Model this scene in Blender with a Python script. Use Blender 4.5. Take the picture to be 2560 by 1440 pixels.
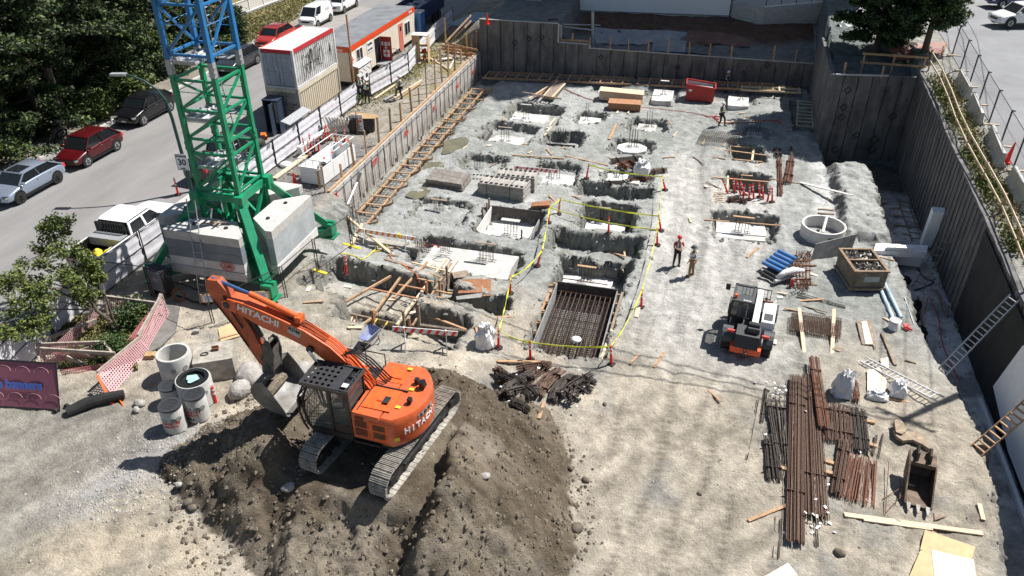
import bpy,math,random
import numpy as np
from mathutils import Vector,Matrix
R=math.radians;rnd=random.Random(7);nr=np.random.RandomState(11)
for o in list(bpy.data.objects):bpy.data.objects.remove(o)
scn=bpy.context.scene;COL=scn.collection
H=22.0;F=1930.0;PT=R(32.56);YW=R(14.7)
cam=bpy.data.cameras.new('camera');cam.lens=36*F/2560;cam.sensor_width=36;cam.clip_start=.1;cam.clip_end=600
co=bpy.data.objects.new('camera',cam);COL.objects.link(co)
co.location=(0,0,H);co.rotation_euler=(R(90)-PT,0,YW);scn.camera=co
SUN_AZ=R(47);SUN_EL=R(56)
w=bpy.data.worlds.new('World');scn.world=w;w.use_nodes=True
nt=w.node_tree;bg=nt.nodes['Background'];sky=nt.nodes.new('ShaderNodeTexSky');sky.sky_type='NISHITA';sky.sun_disc=False
sky.sun_elevation=SUN_EL;sky.sun_rotation=SUN_AZ;sky.altitude=50;sky.air_density=1.2;sky.ozone_density=1.2
nt.links.new(sky.outputs[0],bg.inputs[0]);bg.inputs[1].default_value=.05
sl=bpy.data.lights.new('sun','SUN');sl.energy=5.0;sl.angle=R(.5);sl.color=(1,.965,.92)
so=bpy.data.objects.new('sun',sl);COL.objects.link(so);so.location=(20,20,60)
sd=Vector((math.sin(SUN_AZ)*math.cos(SUN_EL),math.cos(SUN_AZ)*math.cos(SUN_EL),math.sin(SUN_EL)))
so.rotation_euler=sd.to_track_quat('Z','Y').to_euler()
vs=scn.view_settings;vs.view_transform='Standard';vs.look='None';vs.gamma=1;vs.use_curve_mapping=False;vs.exposure=0.62
_f=np.array([-math.sin(YW)*math.cos(PT),math.cos(YW)*math.cos(PT),-math.sin(PT)]);_r=np.array([math.cos(YW),math.sin(YW),0.]);_u=np.cross(_r,_f)
def ray(x,y):return _f+_r*(x-1280)/F+_u*(720-y)/F
def P(x,y,z=0.):
 d=ray(x,y);return Vector(np.array([0,0,H])+d*((z-H)/d[2]))
MATS={}
def lin(c):return tuple(((x/255)/12.92 if x/255<=.04045 else((x/255+.055)/1.055)**2.4)for x in c)
def mat(name,col=(.5,.5,.5),rough=.7,metal=0.,var=.18,scale=6.,bump=.0,bscale=40.,alpha=1.,col2=None,stain=0.,attr=False,trans=0.,coat=0.,stretch=None,emit=None):
 if name in MATS:return MATS[name]
 m=bpy.data.materials.new(name);m.use_nodes=True;t=m.node_tree;n=t.nodes;l=t.links;b=n['Principled BSDF']
 tc=n.new('ShaderNodeTexCoord');mp=n.new('ShaderNodeMapping');l.new(tc.outputs['Object'],mp.inputs[0])
 if stretch:mp.inputs['Scale'].default_value=stretch
 nz=n.new('ShaderNodeTexNoise');nz.inputs['Scale'].default_value=scale;nz.inputs['Detail'].default_value=6;nz.inputs['Roughness'].default_value=.65;l.new(mp.outputs[0],nz.inputs['Vector'])
 mx=n.new('ShaderNodeMix');mx.data_type='RGBA'
 c=(*col[:3],1);c2=(*(col2 if col2 else[x*(1-var*1.6)for x in col[:3]]),1);c1=(*[min(x*(1+var*.7),1)for x in col[:3]],1)if not col2 else c
 cr=n.new('ShaderNodeValToRGB');cr.color_ramp.elements[0].position=.32;cr.color_ramp.elements[1].position=.68;cr.color_ramp.elements[0].color=c2;cr.color_ramp.elements[1].color=c1
 l.new(nz.outputs[0],cr.inputs[0]);out=cr.outputs[0]
 if attr:
  at=n.new('ShaderNodeAttribute');at.attribute_name='Col';mm=n.new('ShaderNodeMix');mm.data_type='RGBA';mm.blend_type='MULTIPLY';mm.inputs[0].default_value=1
  l.new(at.outputs['Color'],mm.inputs[6]);l.new(out,mm.inputs[7]);out=mm.outputs[2]
 if stain>0:
  n2=n.new('ShaderNodeTexNoise');n2.inputs['Scale'].default_value=scale*.35;n2.inputs['Detail'].default_value=8;l.new(mp.outputs[0],n2.inputs['Vector'])
  r2=n.new('ShaderNodeValToRGB');r2.color_ramp.elements[0].position=.45;r2.color_ramp.elements[1].position=.62;l.new(n2.outputs[0],r2.inputs[0])
  ms=n.new('ShaderNodeMath');ms.operation='MULTIPLY';ms.inputs[1].default_value=stain;l.new(r2.outputs[0],ms.inputs[0])
  l.new(ms.outputs[0],mx.inputs[0]);l.new(out,mx.inputs[6]);mx.inputs[7].default_value=(.11,.09,.065,1);out=mx.outputs[2]
 l.new(out,b.inputs['Base Color']);b.inputs['Roughness'].default_value=rough;b.inputs['Metallic'].default_value=metal
 if coat:b.inputs['Coat Weight'].default_value=coat
 if trans:b.inputs['Transmission Weight'].default_value=trans
 if alpha<1:b.inputs['Alpha'].default_value=alpha
 if emit:b.inputs['Emission Color'].default_value=(*emit[:3],1);b.inputs['Emission Strength'].default_value=emit[3]
 if bump:
  nb=n.new('ShaderNodeTexNoise');nb.inputs['Scale'].default_value=bscale;nb.inputs['Detail'].default_value=8;nb.inputs['Roughness'].default_value=.7;l.new(mp.outputs[0],nb.inputs['Vector'])
  bp=n.new('ShaderNodeBump');bp.inputs['Strength'].default_value=1;bp.inputs['Distance'].default_value=bump;l.new(nb.outputs[0],bp.inputs['Height']);l.new(bp.outputs[0],b.inputs['Normal'])
 MATS[name]=m;return m
def mesh_mat(name,col,pitch,duty,alpha_col=None):
 """woven net / wire grid: opaque threads with real gaps, in object UV-free generated space (world metres)"""
 if name in MATS:return MATS[name]
 m=bpy.data.materials.new(name);m.use_nodes=True;t=m.node_tree;n=t.nodes;l=t.links;b=n['Principled BSDF']
 b.inputs['Base Color'].default_value=(*col,1);b.inputs['Roughness'].default_value=.6
 uv=n.new('ShaderNodeUVMap');sp=n.new('ShaderNodeSeparateXYZ');l.new(uv.outputs[0],sp.inputs[0]);res=[]
 for k in(0,1):
  a=n.new('ShaderNodeMath');a.operation='DIVIDE';a.inputs[1].default_value=pitch;l.new(sp.outputs[k],a.inputs[0])
  f=n.new('ShaderNodeMath');f.operation='FRACT';l.new(a.outputs[0],f.inputs[0])
  g=n.new('ShaderNodeMath');g.operation='LESS_THAN';g.inputs[1].default_value=duty;l.new(f.outputs[0],g.inputs[0]);res.append(g)
 x=n.new('ShaderNodeMath');x.operation='MAXIMUM';l.new(res[0].outputs[0],x.inputs[0]);l.new(res[1].outputs[0],x.inputs[1]);l.new(x.outputs[0],b.inputs['Alpha'])
 MATS[name]=m;return m
M={}
def mm(k,*a,**kw):M[k]=mat(k,*a,**kw)
mm('conc',(.50,.49,.46),.85,var=.14,scale=3,bump=.006,bscale=30);mm('concw',(.70,.68,.65),.85,var=.12,scale=2.5,bump=.004,stain=.12);mm('concd',(.30,.30,.29),.9,var=.2,scale=3,bump=.008)
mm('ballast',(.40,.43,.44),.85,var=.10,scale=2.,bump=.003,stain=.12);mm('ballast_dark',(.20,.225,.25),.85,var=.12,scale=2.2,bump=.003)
mm('slab',(.70,.70,.68),.85,var=.2,scale=2.2,bump=.006,stain=.42);mm('block',(.40,.37,.32),.95,var=.25,scale=4,bump=.02,bscale=14,stain=.35)
mm('green',(.008,.255,.115),.42,var=.12,scale=2.5,coat=.15);mm('blue_steel',(.02,.19,.46),.45,var=.3,scale=3,coat=.1,col2=(.03,.15,.32))
mm('galv',(.42,.43,.44),.5,.35,var=.18,scale=8);mm('steel_dark',(.045,.045,.048),.5,.4,var=.3);mm('black',(.012,.012,.013),.45,var=.2);mm('rubber',(.022,.021,.020),.85,var=.4,scale=12,bump=.004)
mm('orange',(.64,.115,.03),.5,var=.16,scale=3,coat=.12,stain=.22);mm('orange_old',(.48,.095,.032),.6,var=.25,scale=4,stain=.30);mm('orange_trim',(.75,.12,.02),.5)
mm('wood',(.46,.29,.165),.8,var=.25,scale=5,stretch=(1,1,1));mm('wood_pale',(.66,.52,.36),.8,var=.15,scale=5);mm('wood_old',(.30,.235,.18),.9,var=.3,scale=6);mm('wood_red',(.42,.21,.11),.85,var=.25,scale=6)
mm('ply',(.60,.42,.23),.8,var=.12,scale=2.5,stain=.12);mm('ply_pale',(.72,.60,.49),.8,var=.08,scale=3);mm('ply_dark',(.085,.075,.068),.7,var=.35,scale=3,stain=.2);mm('ply_rust',(.36,.17,.08),.85,var=.3,scale=3,col2=(.20,.085,.04))
mm('rebar',(.22,.13,.09),.85,.2,var=.45,scale=14,col2=(.07,.05,.04));mm('rebar_dark',(.095,.078,.068),.8,.2,var=.4,scale=12);mm('rebar_rust',(.25,.105,.06),.9,var=.4,scale=10,col2=(.10,.055,.04))
mm('rust',(.20,.085,.045),.9,var=.35,scale=5,bump=.004);mm('white',(.80,.80,.79),.45,var=.05,scale=3,coat=.2);mm('white_dirty',(.66,.65,.61),.7,var=.15,scale=4,stain=.25);mm('foam',(.86,.88,.90),.8,var=.04,scale=3,bump=.004)
mm('bag',(.78,.78,.78),.75,var=.08,scale=5,bump=.05,bscale=4);mm('red',(.44,.02,.018),.5,var=.2,stain=.12);mm('del_red',(.78,.028,.018),.5,var=.06);mm('del_orange',(.80,.16,.015),.5,var=.06);mm('refl',(.75,.74,.72),.5,var=.05)
mm('yellow',(.72,.56,.03),.6,var=.08);mm('tape',(.75,.78,.05),.6,var=.05);mm('tan',(.72,.65,.54),.75,var=.06,scale=2,stain=.05);mm('cream',(.60,.54,.43),.7,var=.10,scale=2.5,stain=.06)
mm('glass_dark',(.015,.018,.020),.08,var=.1,coat=.5);mm('glass_cab',(.10,.12,.12),.08,alpha=.45,var=.05);mm('chrome',(.62,.63,.65),.22,1.,var=.05)
mm('tarblack',(.018,.018,.019),.85,var=.3,scale=3,bump=.01,bscale=6);mm('asphalt_r',(.10,.10,.105),.9,var=.2,scale=2,stain=.0)
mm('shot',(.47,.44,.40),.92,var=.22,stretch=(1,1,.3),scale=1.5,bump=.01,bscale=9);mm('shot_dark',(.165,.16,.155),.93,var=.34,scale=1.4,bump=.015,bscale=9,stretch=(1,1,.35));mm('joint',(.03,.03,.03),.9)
mm('membrane',(.022,.022,.022),.8,var=.35,scale=1.2,bump=.008,bscale=5);mm('skin',(.42,.24,.16),.6,var=.05);mm('navy',(.02,.03,.07),.7,var=.15);mm('blackcloth',(.02,.02,.024),.9,var=.2);mm('khaki',(.26,.16,.085),.9,var=.15);mm('greycloth',(.16,.17,.17),.9,var=.15);mm('shirt_red',(.50,.05,.035),.85);mm('hi_green',(.05,.30,.14),.7);mm('hi_yellow',(.60,.75,.05),.7);mm('helmet_w',(.8,.8,.8),.4,var=.03);mm('helmet_r',(.65,.05,.05),.4,var=.03)
mm('leaf_dark',(.028,.048,.014),.7,var=.35,scale=.9,col2=(.012,.024,.008));mm('leaf_mid',(.11,.15,.03),.7,var=.3,scale=1.1,col2=(.025,.05,.010));mm('leaf_light',(.14,.17,.028),.7,var=.25,scale=1.5,col2=(.06,.09,.018));mm('leaf_cedar',(.045,.10,.018),.7,var=.3,scale=1.2,col2=(.010,.030,.008));mm('bark',(.13,.10,.08),.95,var=.3,bump=.01,bscale=12);mm('drygrass',(.30,.25,.11),.9,var=.3,scale=5,col2=(.12,.14,.05))
mm('rock',(.42,.40,.37),.9,var=.22,scale=5,bump=.10,bscale=4);mm('rock_dark',(.17,.14,.11),.95,var=.3,scale=6,bump=.02,bscale=12);mm('pipeblue',(.06,.20,.48),.4,var=.1,coat=.2);mm('pipe_pale',(.50,.66,.78),.4,var=.05)
mm('shingle',(.13,.13,.14),.9,var=.3,scale=3);mm('water',(.17,.155,.09),.12,var=.2,scale=1.,coat=.3);mm('ink_red',(.62,.06,.05),.6,var=.1);mm('ink_black',(.02,.02,.02),.6,var=.1);mm('ink_blue',(.05,.12,.45),.6,var=.1);mm('card',(.40,.26,.13),.85)
M['net_orange']=mesh_mat('net_orange',(.45,.14,.15),.10,.36);M['net_pale']=mesh_mat('net_pale',(.64,.36,.38),.10,.36);M['wire']=mesh_mat('wire',(.02,.02,.02),.10,.07);M['net_red_dark']=mesh_mat('net_red_dark',(.30,.09,.06),.06,.50)
mm('scrim',(.66,.655,.69),.8,var=.05,scale=2,bump=.004,bscale=10);mm('banner',(.22,.07,.105),.75,var=.1,scale=3)
def tag(o,label=None,cat=None,group=None,kind=None):
 if label:o['label']=label
 if cat:o['category']=cat
 if group:o['group']=group
 if kind:o['kind']=kind
 return o
def empty(name,label,cat,loc=(0,0,0),rz=0.,group=None):
 o=bpy.data.objects.new(name,None);COL.objects.link(o);o.location=Vector(loc);o.rotation_euler=(0,0,rz);o.empty_display_size=.2
 return tag(o,label,cat,group)
class MB:
 def __init__(s):s.v=[];s.f=[];s.uv=None
 def add(s,vs,fs):
  b=len(s.v);s.v+=[Vector(p)for p in vs];s.f+=[tuple(b+i for i in f)for f in fs];return s
 def box(s,c,d,rz=0.,rx=0.,ry=0.,taper=1.):
  m=Matrix.Rotation(rz,3,'Z')@Matrix.Rotation(ry,3,'Y')@Matrix.Rotation(rx,3,'X');c=Vector(c);x,y,z=[q/2 for q in d]
  vs=[c+m@Vector((sx*x*(taper if sz>0 else 1),sy*y*(taper if sz>0 else 1),sz*z))for sx,sy,sz in((-1,-1,-1),(1,-1,-1),(1,1,-1),(-1,1,-1),(-1,-1,1),(1,-1,1),(1,1,1),(-1,1,1))]
  return s.add(vs,[(3,2,1,0),(4,5,6,7),(0,1,5,4),(1,2,6,5),(2,3,7,6),(3,0,4,7)])
 def bb(s,a,b):
  a=Vector(a);b=Vector(b);return s.box((a+b)/2,[abs(q)for q in(b-a)])
 def beam(s,a,b,w,h,up=(0,0,1)):
  a=Vector(a);b=Vector(b);d=(b-a)
  if d.length<1e-6:return s
  d=d.normalized();u=Vector(up)
  if abs(d.dot(u))>.98:u=Vector((1,0,0))
  x=d.cross(u).normalized();z=x.cross(d).normalized();x=x*w/2;z=z*h/2
  vs=[a-x-z,a+x-z,a+x+z,a-x+z,b-x-z,b+x-z,b+x+z,b-x+z]
  return s.add(vs,[(0,1,2,3),(7,6,5,4),(0,4,5,1),(1,5,6,2),(2,6,7,3),(3,7,4,0)])
 def cyl(s,a,b,r,r2=None,n=10,cap=True):
  a=Vector(a);b=Vector(b);r2=r if r2 is None else r2;d=(b-a).normalized();u=Vector((0,0,1))if abs(d.z)<.95 else Vector((1,0,0));x=d.cross(u).normalized();y=d.cross(x)
  vs=[a+(x*math.cos(t)+y*math.sin(t))*r for t in[2*math.pi*i/n for i in range(n)]]+[b+(x*math.cos(t)+y*math.sin(t))*r2 for t in[2*math.pi*i/n for i in range(n)]]
  fs=[(i,n+i,n+(i+1)%n,(i+1)%n)for i in range(n)]
  if cap:fs+=[tuple(range(n)),tuple(reversed(range(n,2*n)))]
  return s.add(vs,fs)
 def tube(s,pts,r,n=6):
  pts=[Vector(p)for p in pts];rings=[];b=len(s.v);x=None
  for i,p in enumerate(pts):
   d=(pts[min(i+1,len(pts)-1)]-pts[max(i-1,0)]).normalized()
   if x is None:u=Vector((0,0,1))if abs(d.z)<.95 else Vector((1,0,0));x=d.cross(u).normalized()
   else:x=(x-d*x.dot(d)).normalized()
   y=d.cross(x);rr=r[i]if isinstance(r,(list,tuple))else r
   s.v+=[p+(x*math.cos(t)+y*math.sin(t))*rr for t in[2*math.pi*k/n for k in range(n)]]
  for i in range(len(pts)-1):
   for k in range(n):s.f.append((b+i*n+k,b+(i+1)*n+k,b+(i+1)*n+(k+1)%n,b+i*n+(k+1)%n))
  s.f.append(tuple(b+k for k in range(n)));s.f.append(tuple(b+(len(pts)-1)*n+k for k in reversed(range(n))));return s
 def prism(s,poly,a,b,axis='z'):
  """extrude 2-D polygon between a and b along axis"""
  n=len(poly);mk={'z':lambda p,t:(p[0],p[1],t),'y':lambda p,t:(p[0],t,p[1]),'x':lambda p,t:(t,p[0],p[1])}[axis]
  return s.add([mk(p,a)for p in poly]+[mk(p,b)for p in poly],[tuple(reversed(range(n))),tuple(range(n,2*n))]+[(i,(i+1)%n,n+(i+1)%n,n+i)for i in range(n)])
 def lathe(s,prof,c=(0,0,0),n=24,close=False):
  c=Vector(c);b=len(s.v);k=len(prof)
  for i in range(n):
   t=2*math.pi*i/n
   for r,z in prof:s.v.append(c+Vector((r*math.cos(t),r*math.sin(t),z)))
  for i in range(n):
   j=(i+1)%n
   for q in range(k-1 if not close else k):
    q2=(q+1)%k;s.f.append((b+i*k+q,b+j*k+q,b+j*k+q2,b+i*k+q2))
  return s
 def quadsheet(s,pts,nu=1,nv=1):
  a,b,c,d=[Vector(p)for p in pts];base=len(s.v);W=(b-a).length;Hh=(d-a).length
  if s.uv is None:s.uv={}
  for j in range(nv+1):
   for i in range(nu+1):
    u=i/nu;v=j/nv;s.v.append(a*(1-u)*(1-v)+b*u*(1-v)+c*u*v+d*(1-u)*v);s.uv[len(s.v)-1]=(u*W,v*Hh)
  for j in range(nv):
   for i in range(nu):
    q=base+j*(nu+1)+i;s.f.append((q,q+1,q+nu+2,q+nu+1))
  return s
 def mesh(s,name,m,off=(0,0,0),smooth=False):
  me=bpy.data.meshes.new(name);o=Vector(off);me.from_pydata([tuple(p-o)for p in s.v],[],s.f);me.materials.append(m)
  if s.uv:
   ul=me.uv_layers.new(name='UVMap')
   for lp in me.loops:ul.data[lp.index].uv=s.uv.get(lp.vertex_index,(0,0))
  me.validate()
  if smooth:me.polygons.foreach_set('use_smooth',[True]*len(me.polygons))
  me.update();return me
def flat(me,ang=35):
 me.polygons.foreach_set('use_smooth',[True]*len(me.polygons))
 try:me.set_sharp_from_angle(angle=R(ang))
 except Exception:pass
def part(name,mb,m,par,world=False,smooth=False,label=None,kind=None,sharp=None):
 """child mesh; mb in parent's local coords, or in world coords if world=True (parent may be rotated about z)"""
 if world:
  p=par;chain=[]
  while p is not None:chain.append(p);p=p.parent
  T=Matrix.Identity(4)
  for q in reversed(chain):T=T@(Matrix.Translation(q.location)@q.rotation_euler.to_matrix().to_4x4())
  Ti=T.inverted();mb.v=[Ti@v for v in mb.v]
 me=mb.mesh(name,m if not isinstance(m,str)else M[m],smooth=smooth)
 if sharp:flat(me,sharp)
 o=bpy.data.objects.new(name,me);COL.objects.link(o);o.parent=par
 if label:o['label']=label
 if kind:o['kind']=kind
 return o
def single(name,mb,m,label,cat,group=None,smooth=False,kind=None,sharp=None):
 xs=[v.x for v in mb.v];ys=[v.y for v in mb.v];zs=[v.z for v in mb.v]
 c=Vector(((min(xs)+max(xs))/2,(min(ys)+max(ys))/2,min(zs)))
 me=mb.mesh(name,m if not isinstance(m,str)else M[m],off=c,smooth=smooth)
 if sharp:flat(me,sharp)
 o=bpy.data.objects.new(name,me);o.location=c;COL.objects.link(o);return tag(o,label,cat,group,kind)
def kids(o):return[c for c in bpy.data.objects if c.parent==o]
def copy_tree(o,parent=None,loc=None,rz=None,label=None):
 c=o.copy();COL.objects.link(c);c.parent=parent
 if loc is not None:c.location=Vector(loc)
 if rz is not None:c.rotation_euler[2]=rz
 if label:c['label']=label
 for ch in o.children:copy_tree(ch,c)
 return c
def text_mb(txt,size,org,right,up,ext=.006,align='CENTER',bold=0.,tw=1.):
 cu=bpy.data.curves.new('t','FONT');cu.body=txt;cu.size=size;cu.extrude=ext;cu.align_x=align;cu.align_y='CENTER';cu.offset=bold;cu.resolution_u=3
 ob=bpy.data.objects.new('t',cu);me=bpy.data.meshes.new_from_object(ob)
 r=Vector(right).normalized();u=Vector(up).normalized();n=r.cross(u);o=Vector(org);mb=MB()
 mb.v=[o+r*v.co.x*tw+u*v.co.y+n*v.co.z for v in me.vertices];mb.f=[tuple(p.vertices)for p in me.polygons]
 bpy.data.objects.remove(ob);bpy.data.curves.remove(cu);bpy.data.meshes.remove(me);return mb
ORD=['first','second','third','fourth','fifth','sixth','seventh','eighth','ninth','tenth','eleventh','twelfth','thirteenth','fourteenth','fifteenth','sixteenth','seventeenth','eighteenth','nineteenth','twentieth','twenty-first','twenty-second','twenty-third','twenty-fourth']
_L={}
def vn(x,y,s,seed):
 if seed not in _L:_L[seed]=np.random.RandomState(seed).rand(256,256)
 A=_L[seed];u=x/s+1000;v=y/s+1000;i=np.floor(u).astype(int);j=np.floor(v).astype(int);a=u-i;b=v-j;a=a*a*(3-2*a);b=b*b*(3-2*b)
 i0=i%256;i1=(i+1)%256;j0=j%256;j1=(j+1)%256
 return(A[i0,j0]*(1-a)*(1-b)+A[i1,j0]*a*(1-b)+A[i0,j1]*(1-a)*b+A[i1,j1]*a*b)*2-1
def fbm(x,y,s,seed,o=4,g=.5):
 r=0;a=1
 for k in range(o):r=r+a*vn(x*(1+.13*k)+.31*k*y,y*(1+.07*k)-.29*k*x,s/(2**k),seed+k);a*=g
 return r
def sst(a,b,x):t=np.clip((x-a)/(b-a),0,1);return t*t*(3-2*t)
PITS=[('F1',-15.0,-11.0,54.7,58.6,.75),('F2',-9.6,-7.6,55.7,58.0,.55),('F3',-5.0,-2.6,62.6,65.0,.35),('F4',-9.6,-7.4,63.1,64.9,.35),('F5',-5.6,-2.8,55.0,57.6,.55),('F6',-15.6,-12.0,50.0,53.8,.6),('F7',-11.1,-8.5,50.6,53.3,.8),('F8',-6.2,-3.4,50.6,53.0,.45),('F9',-15.4,-12.6,44.9,47.2,.45),('F10',-10.6,-7.7,44.2,47.6,.5),('F11',-5.9,-2.9,45.4,47.2,.3),('F12',1.3,3.6,62.9,65.3,.3),('F13',2.8,4.6,55.6,57.7,.3),('F14',2.0,4.1,51.2,53.9,1.1),('F15',1.9,4.3,46.4,49.1,1.2),('F16',1.3,4.6,39.9,43.1,.75),('P1',-7.3,-2.7,43.4,45.2,.9),('P2',-6.4,-3.3,39.2,42.4,1.5),('P3',-7.6,-2.6,36.0,38.4,1.0),('P4',-6.4,-2.9,32.4,35.8,1.45),('MAT',-6.35,-2.95,26.7,32.6,1.15),('F18',-11.9,-8.5,36.7,40.0,.8),('F19',-14.3,-8.6,32.4,35.3,.55),('F20',-16.2,-12.8,37.3,39.9,.35),('TR',-17.2,-12.0,26.9,30.2,1.35),('TRb',-14.8,-9.3,25.2,27.6,1.35),('TR2',-12.5,-8.0,28.6,30.2,1.1),('TR3',-12.0,-10.9,28.5,33.6,1.1),('FL',-19.5,-18.25,36.2,60.8,.55)]
def zr_(y):return 4.2+(np.clip(y,20,64)-25)*.070
def wall_y(x):return 65.2+(x+20)*(3.3/28.4)
def redge(y):return np.interp(y,[10,19,21.5,25,28,31,35,40,46,50.6,51.2],[11.1,11.3,11.6,12.0,11.8,11.3,11.05,11.0,11.0,10.9,8.2])
def ground(x,y,detail=True):
 x=np.asarray(x,float);y=np.asarray(y,float)
 wx=.18*vn(x,y,.9,91)+.08*vn(x,y,.3,92);wy=.18*vn(x,y,.9,93)+.08*vn(x,y,.3,94)
 pit=1.05+.25*sst(-8,-17,x)+.12*fbm(x,y,6,5,3)
 pit=pit-.35*sst(-17.4,-18.3,x)*sst(35,37,y)
 A=3.0+(1.35-3.0)*sst(-18.5,-4.5,x+.25*(24-np.clip(y,10,24))*.0)+.10*fbm(x,y,5,6,3)
 t=sst(28.5,33.5,y+1.2*sst(-12,-6,x))
 z=A*(1-t)+pit*t
 w=np.where(y>36.0,.12,2.6);e=np.where(y>36.0,-20.2,-20.2)
 s=np.clip((x-e)/w,0,1);s=s*s*(3-2*s)
 zl=3.0+.05*fbm(x,y,2.5,8,3)
 z=np.where(y>29,zl*(1-s)+z*s,z)
 z=z+.75*sst(8.0,8.7,x+wx)*sst(11.2,10.3,x+wx)*sst(40.6,41.6,y+wy)*sst(51.6,50.5,y+wy)*(1+.25*fbm(x,y,1.2,15,3))
 z=z+.5*np.exp(-((x-5)**2/5+(y-60.3)**2/4))+.35*np.exp(-((x+12)**2/3+(y-62.5)**2/2))+.5*np.exp(-((x+15.5)**2/2+(y-61.5)**2/1.2))+.35*np.exp(-((x-7.0)**2/1.5+(y-56)**2/4))+.45*np.exp(-((x+5)**2/16+(y-65.2)**2/1.))
 z=z+.28*np.exp(-((x+8.1)**2/.5+(y-39)**2/9))+.25*np.exp(-((x+2.3)**2/.3+(y-38)**2/16))+.3*np.exp(-((y-31.2)**2/.8+(x+7.6)**2/.5))+.25*np.exp(-((x+12.5)**2/9+(y-36)**2/.4))
 for n,x0,x1,y0,y1,d in PITS:
  b=.16 if n[0]!='M' else .05;X=x+wx*(.9 if n!='MAT' else 0);Y=y+wy*(.9 if n!='MAT' else 0)
  k=sst(x0-b,x0+b,X)*sst(x1+b,x1-b,X)*sst(y0-b,y0+b,Y)*sst(y1+b,y1-b,Y);z=z-k*d
 k=sst(2.35,2.15,wall_y(x)-y+wx*.5)*sst(.2,.4,wall_y(x)-y)*sst(-19.4,-19.2,x)*sst(7.6,7.3,x);z=z-.55*k
 z=z-.5*sst(6.3,6.5,x)*sst(8,7.8,x)*sst(57.8,58.2,y)*sst(65.5,65,y)
 re=redge(y)+.12*vn(x,y,1.1,31)
 k=sst(re-.25,re+.25,x);z=z*(1-k)+(.02+.05*fbm(x,y,1.5,33,3))*k
 dx=(x+8.65)/6.75;dy=np.where(y>17,(y-17.2)/5.9,(y-17.2)/6.0);ang=np.arctan2(dy,dx)
 r=np.sqrt(dx*dx+dy*dy)*(1+.07*np.sin(3*ang+1)+.05*np.sin(5*ang))+.05*fbm(x,y,2.2,41,3)
 D=np.clip(1-r,0,1)*6.2;top=3.86+.10*fbm(x,y,2,43,3)
 top=top+.55*np.exp(-((x+13.0)**2/1.1+(y-17.4)**2/2.2))+.5*np.exp(-((x+9.5)**2/2+(y-21.6)**2/.5))-.95*np.exp(-((x+8.95)**2/.8+(y-12.3)**2/4.5))
 foot=sst(2.45,1.85,np.abs(x+8.95))*sst(3.1,2.5,np.abs(y-17.4));gap=np.clip(top-z,.4,9)
 m=1-np.exp(-D*1.05/gap);lump=(.20*fbm(x,y,1.5,51,4,.5)+.07*(.5-np.abs(fbm(x,y,.7,52,4,.6)))+.05*fbm(x,y,.38,57,3,.7))*sst(0,.9,D)
 ag=lambda v,a,b:np.exp(-(v/np.where(v<0,a,b))**2)
 hp=1.45*ag(x+6.25+.3*vn(x,y,1.6,58),.5,2.3)*ag(y-15.6,3.2,3.2)+1.05*ag(x+12.3+.25*vn(x,y,1.2,59),1.5,.5)*ag(y-15.3,1.3,1.7)+.55*ag(x+10.35,.5,.3)*sst(14.9,14.2,y)*sst(11,12,y)+.5*ag(y-21.7,.5,.9)*ag(x+8.5,2,2)
 z=np.where(D>0,z+(top-z)*m+(lump+hp*sst(0,1.2,D))*(1-foot),z);z=z*(1-foot)+foot*3.83
 m=sst(0,.3,D)
 zr=zr_(y)+.12*fbm(x,y,2,61,3)*sst(16.2,15.2,x);z=np.where((x>13.46),zr,z)
 wy_=wall_y(x)
 zc=5.6+sst(57,70,y)*1.2+.15*fbm(x,y,3,63,3)
 z=np.where((x>8.1+(y-55.3)*.024)&(y>55.42+(x-8)*.243)&(x<=13.46),zc,z)
 zb_l=3.0+2.5*sst(-23.5,-19.5,x)
 zb_m=3.15+sst(69.5,75.5,y)*1.2+.12*fbm(x,y,2.5,65,3)
 zb=np.where(x<-13.25,zb_l,zb_m)
 z=np.where((y>wy_+.12)&(x<=8.1+(y-55.3)*.024)&(x>-20.1),zb,z)
 z=np.where((y>66)&(x<=-20.1),3.0+2.4*sst(-23.5,-20.1,x)*sst(64,67,y),z)
 if detail:
  k=.030*fbm(x,y,.55,71,4,.6)+.014*fbm(x,y,.16,75,3,.6);flatm=sst(-25.2,-24.6,x)*sst(15.6,14.8,x)
  mudm=.35+.65*np.clip(sst(34,28,y)+vn(x,y,3,77)*.8,0,1)
  rut=np.sin((x+.9*np.sin(y*.11)+.25*vn(x,y,6,78))*2*math.pi/1.9);z=z-.035*sst(.75,.97,rut)*sst(-3,-2,x)*sst(6,5,x)*sst(14,17,y)*sst(56,50,y)
  z=z+k*flatm*(1+2.2*m*(1-foot))
  st=.045*np.clip(np.sin(y*2*math.pi/.34),-.3,1)*sst(.75,.6,np.abs(x+8.95))*sst(1.5,1.2,np.abs(y-13.2));z=z+st*m
 return z
def gz(x,y):return float(ground(np.array([x]),np.array([y]),True)[0])
PATHS=[([8,20,35,56],[-1.4,.6,1.6,1.0]),([8,16,24,36,48],[1.5,4.2,6.3,6.6,5.8]),([8,14,22,30,44],[6.5,8.0,8.6,8.2,6.4]),([7,12,20,28,40],[-1.0,.5,1.9,2.9,5.2]),([8,14,20,30,42],[3.4,1.0,-.6,-1.1,.2]),([6,11,15,19],[-11,-14.6,-16.2,-19.5])]
def ruts(x,y):
 t=0
 for i,(a,b)in enumerate(PATHS):
  d=x-np.interp(y,a,b)-.25*np.sin(y*.35+i);q=np.exp(-((np.abs(d)-.86)/.17)**2)*sst(a[0],a[0]+1,y)*sst(a[-1],a[-1]-3,y)*np.clip(.55+1.2*vn(x,y,2.2,170+i),0,1);t=np.maximum(t,q)
 return t
XS=np.arange(-26,17.001,.088);YS=np.arange(6,77.001,.088);XS[-1]=17;YS[-1]=77
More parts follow.
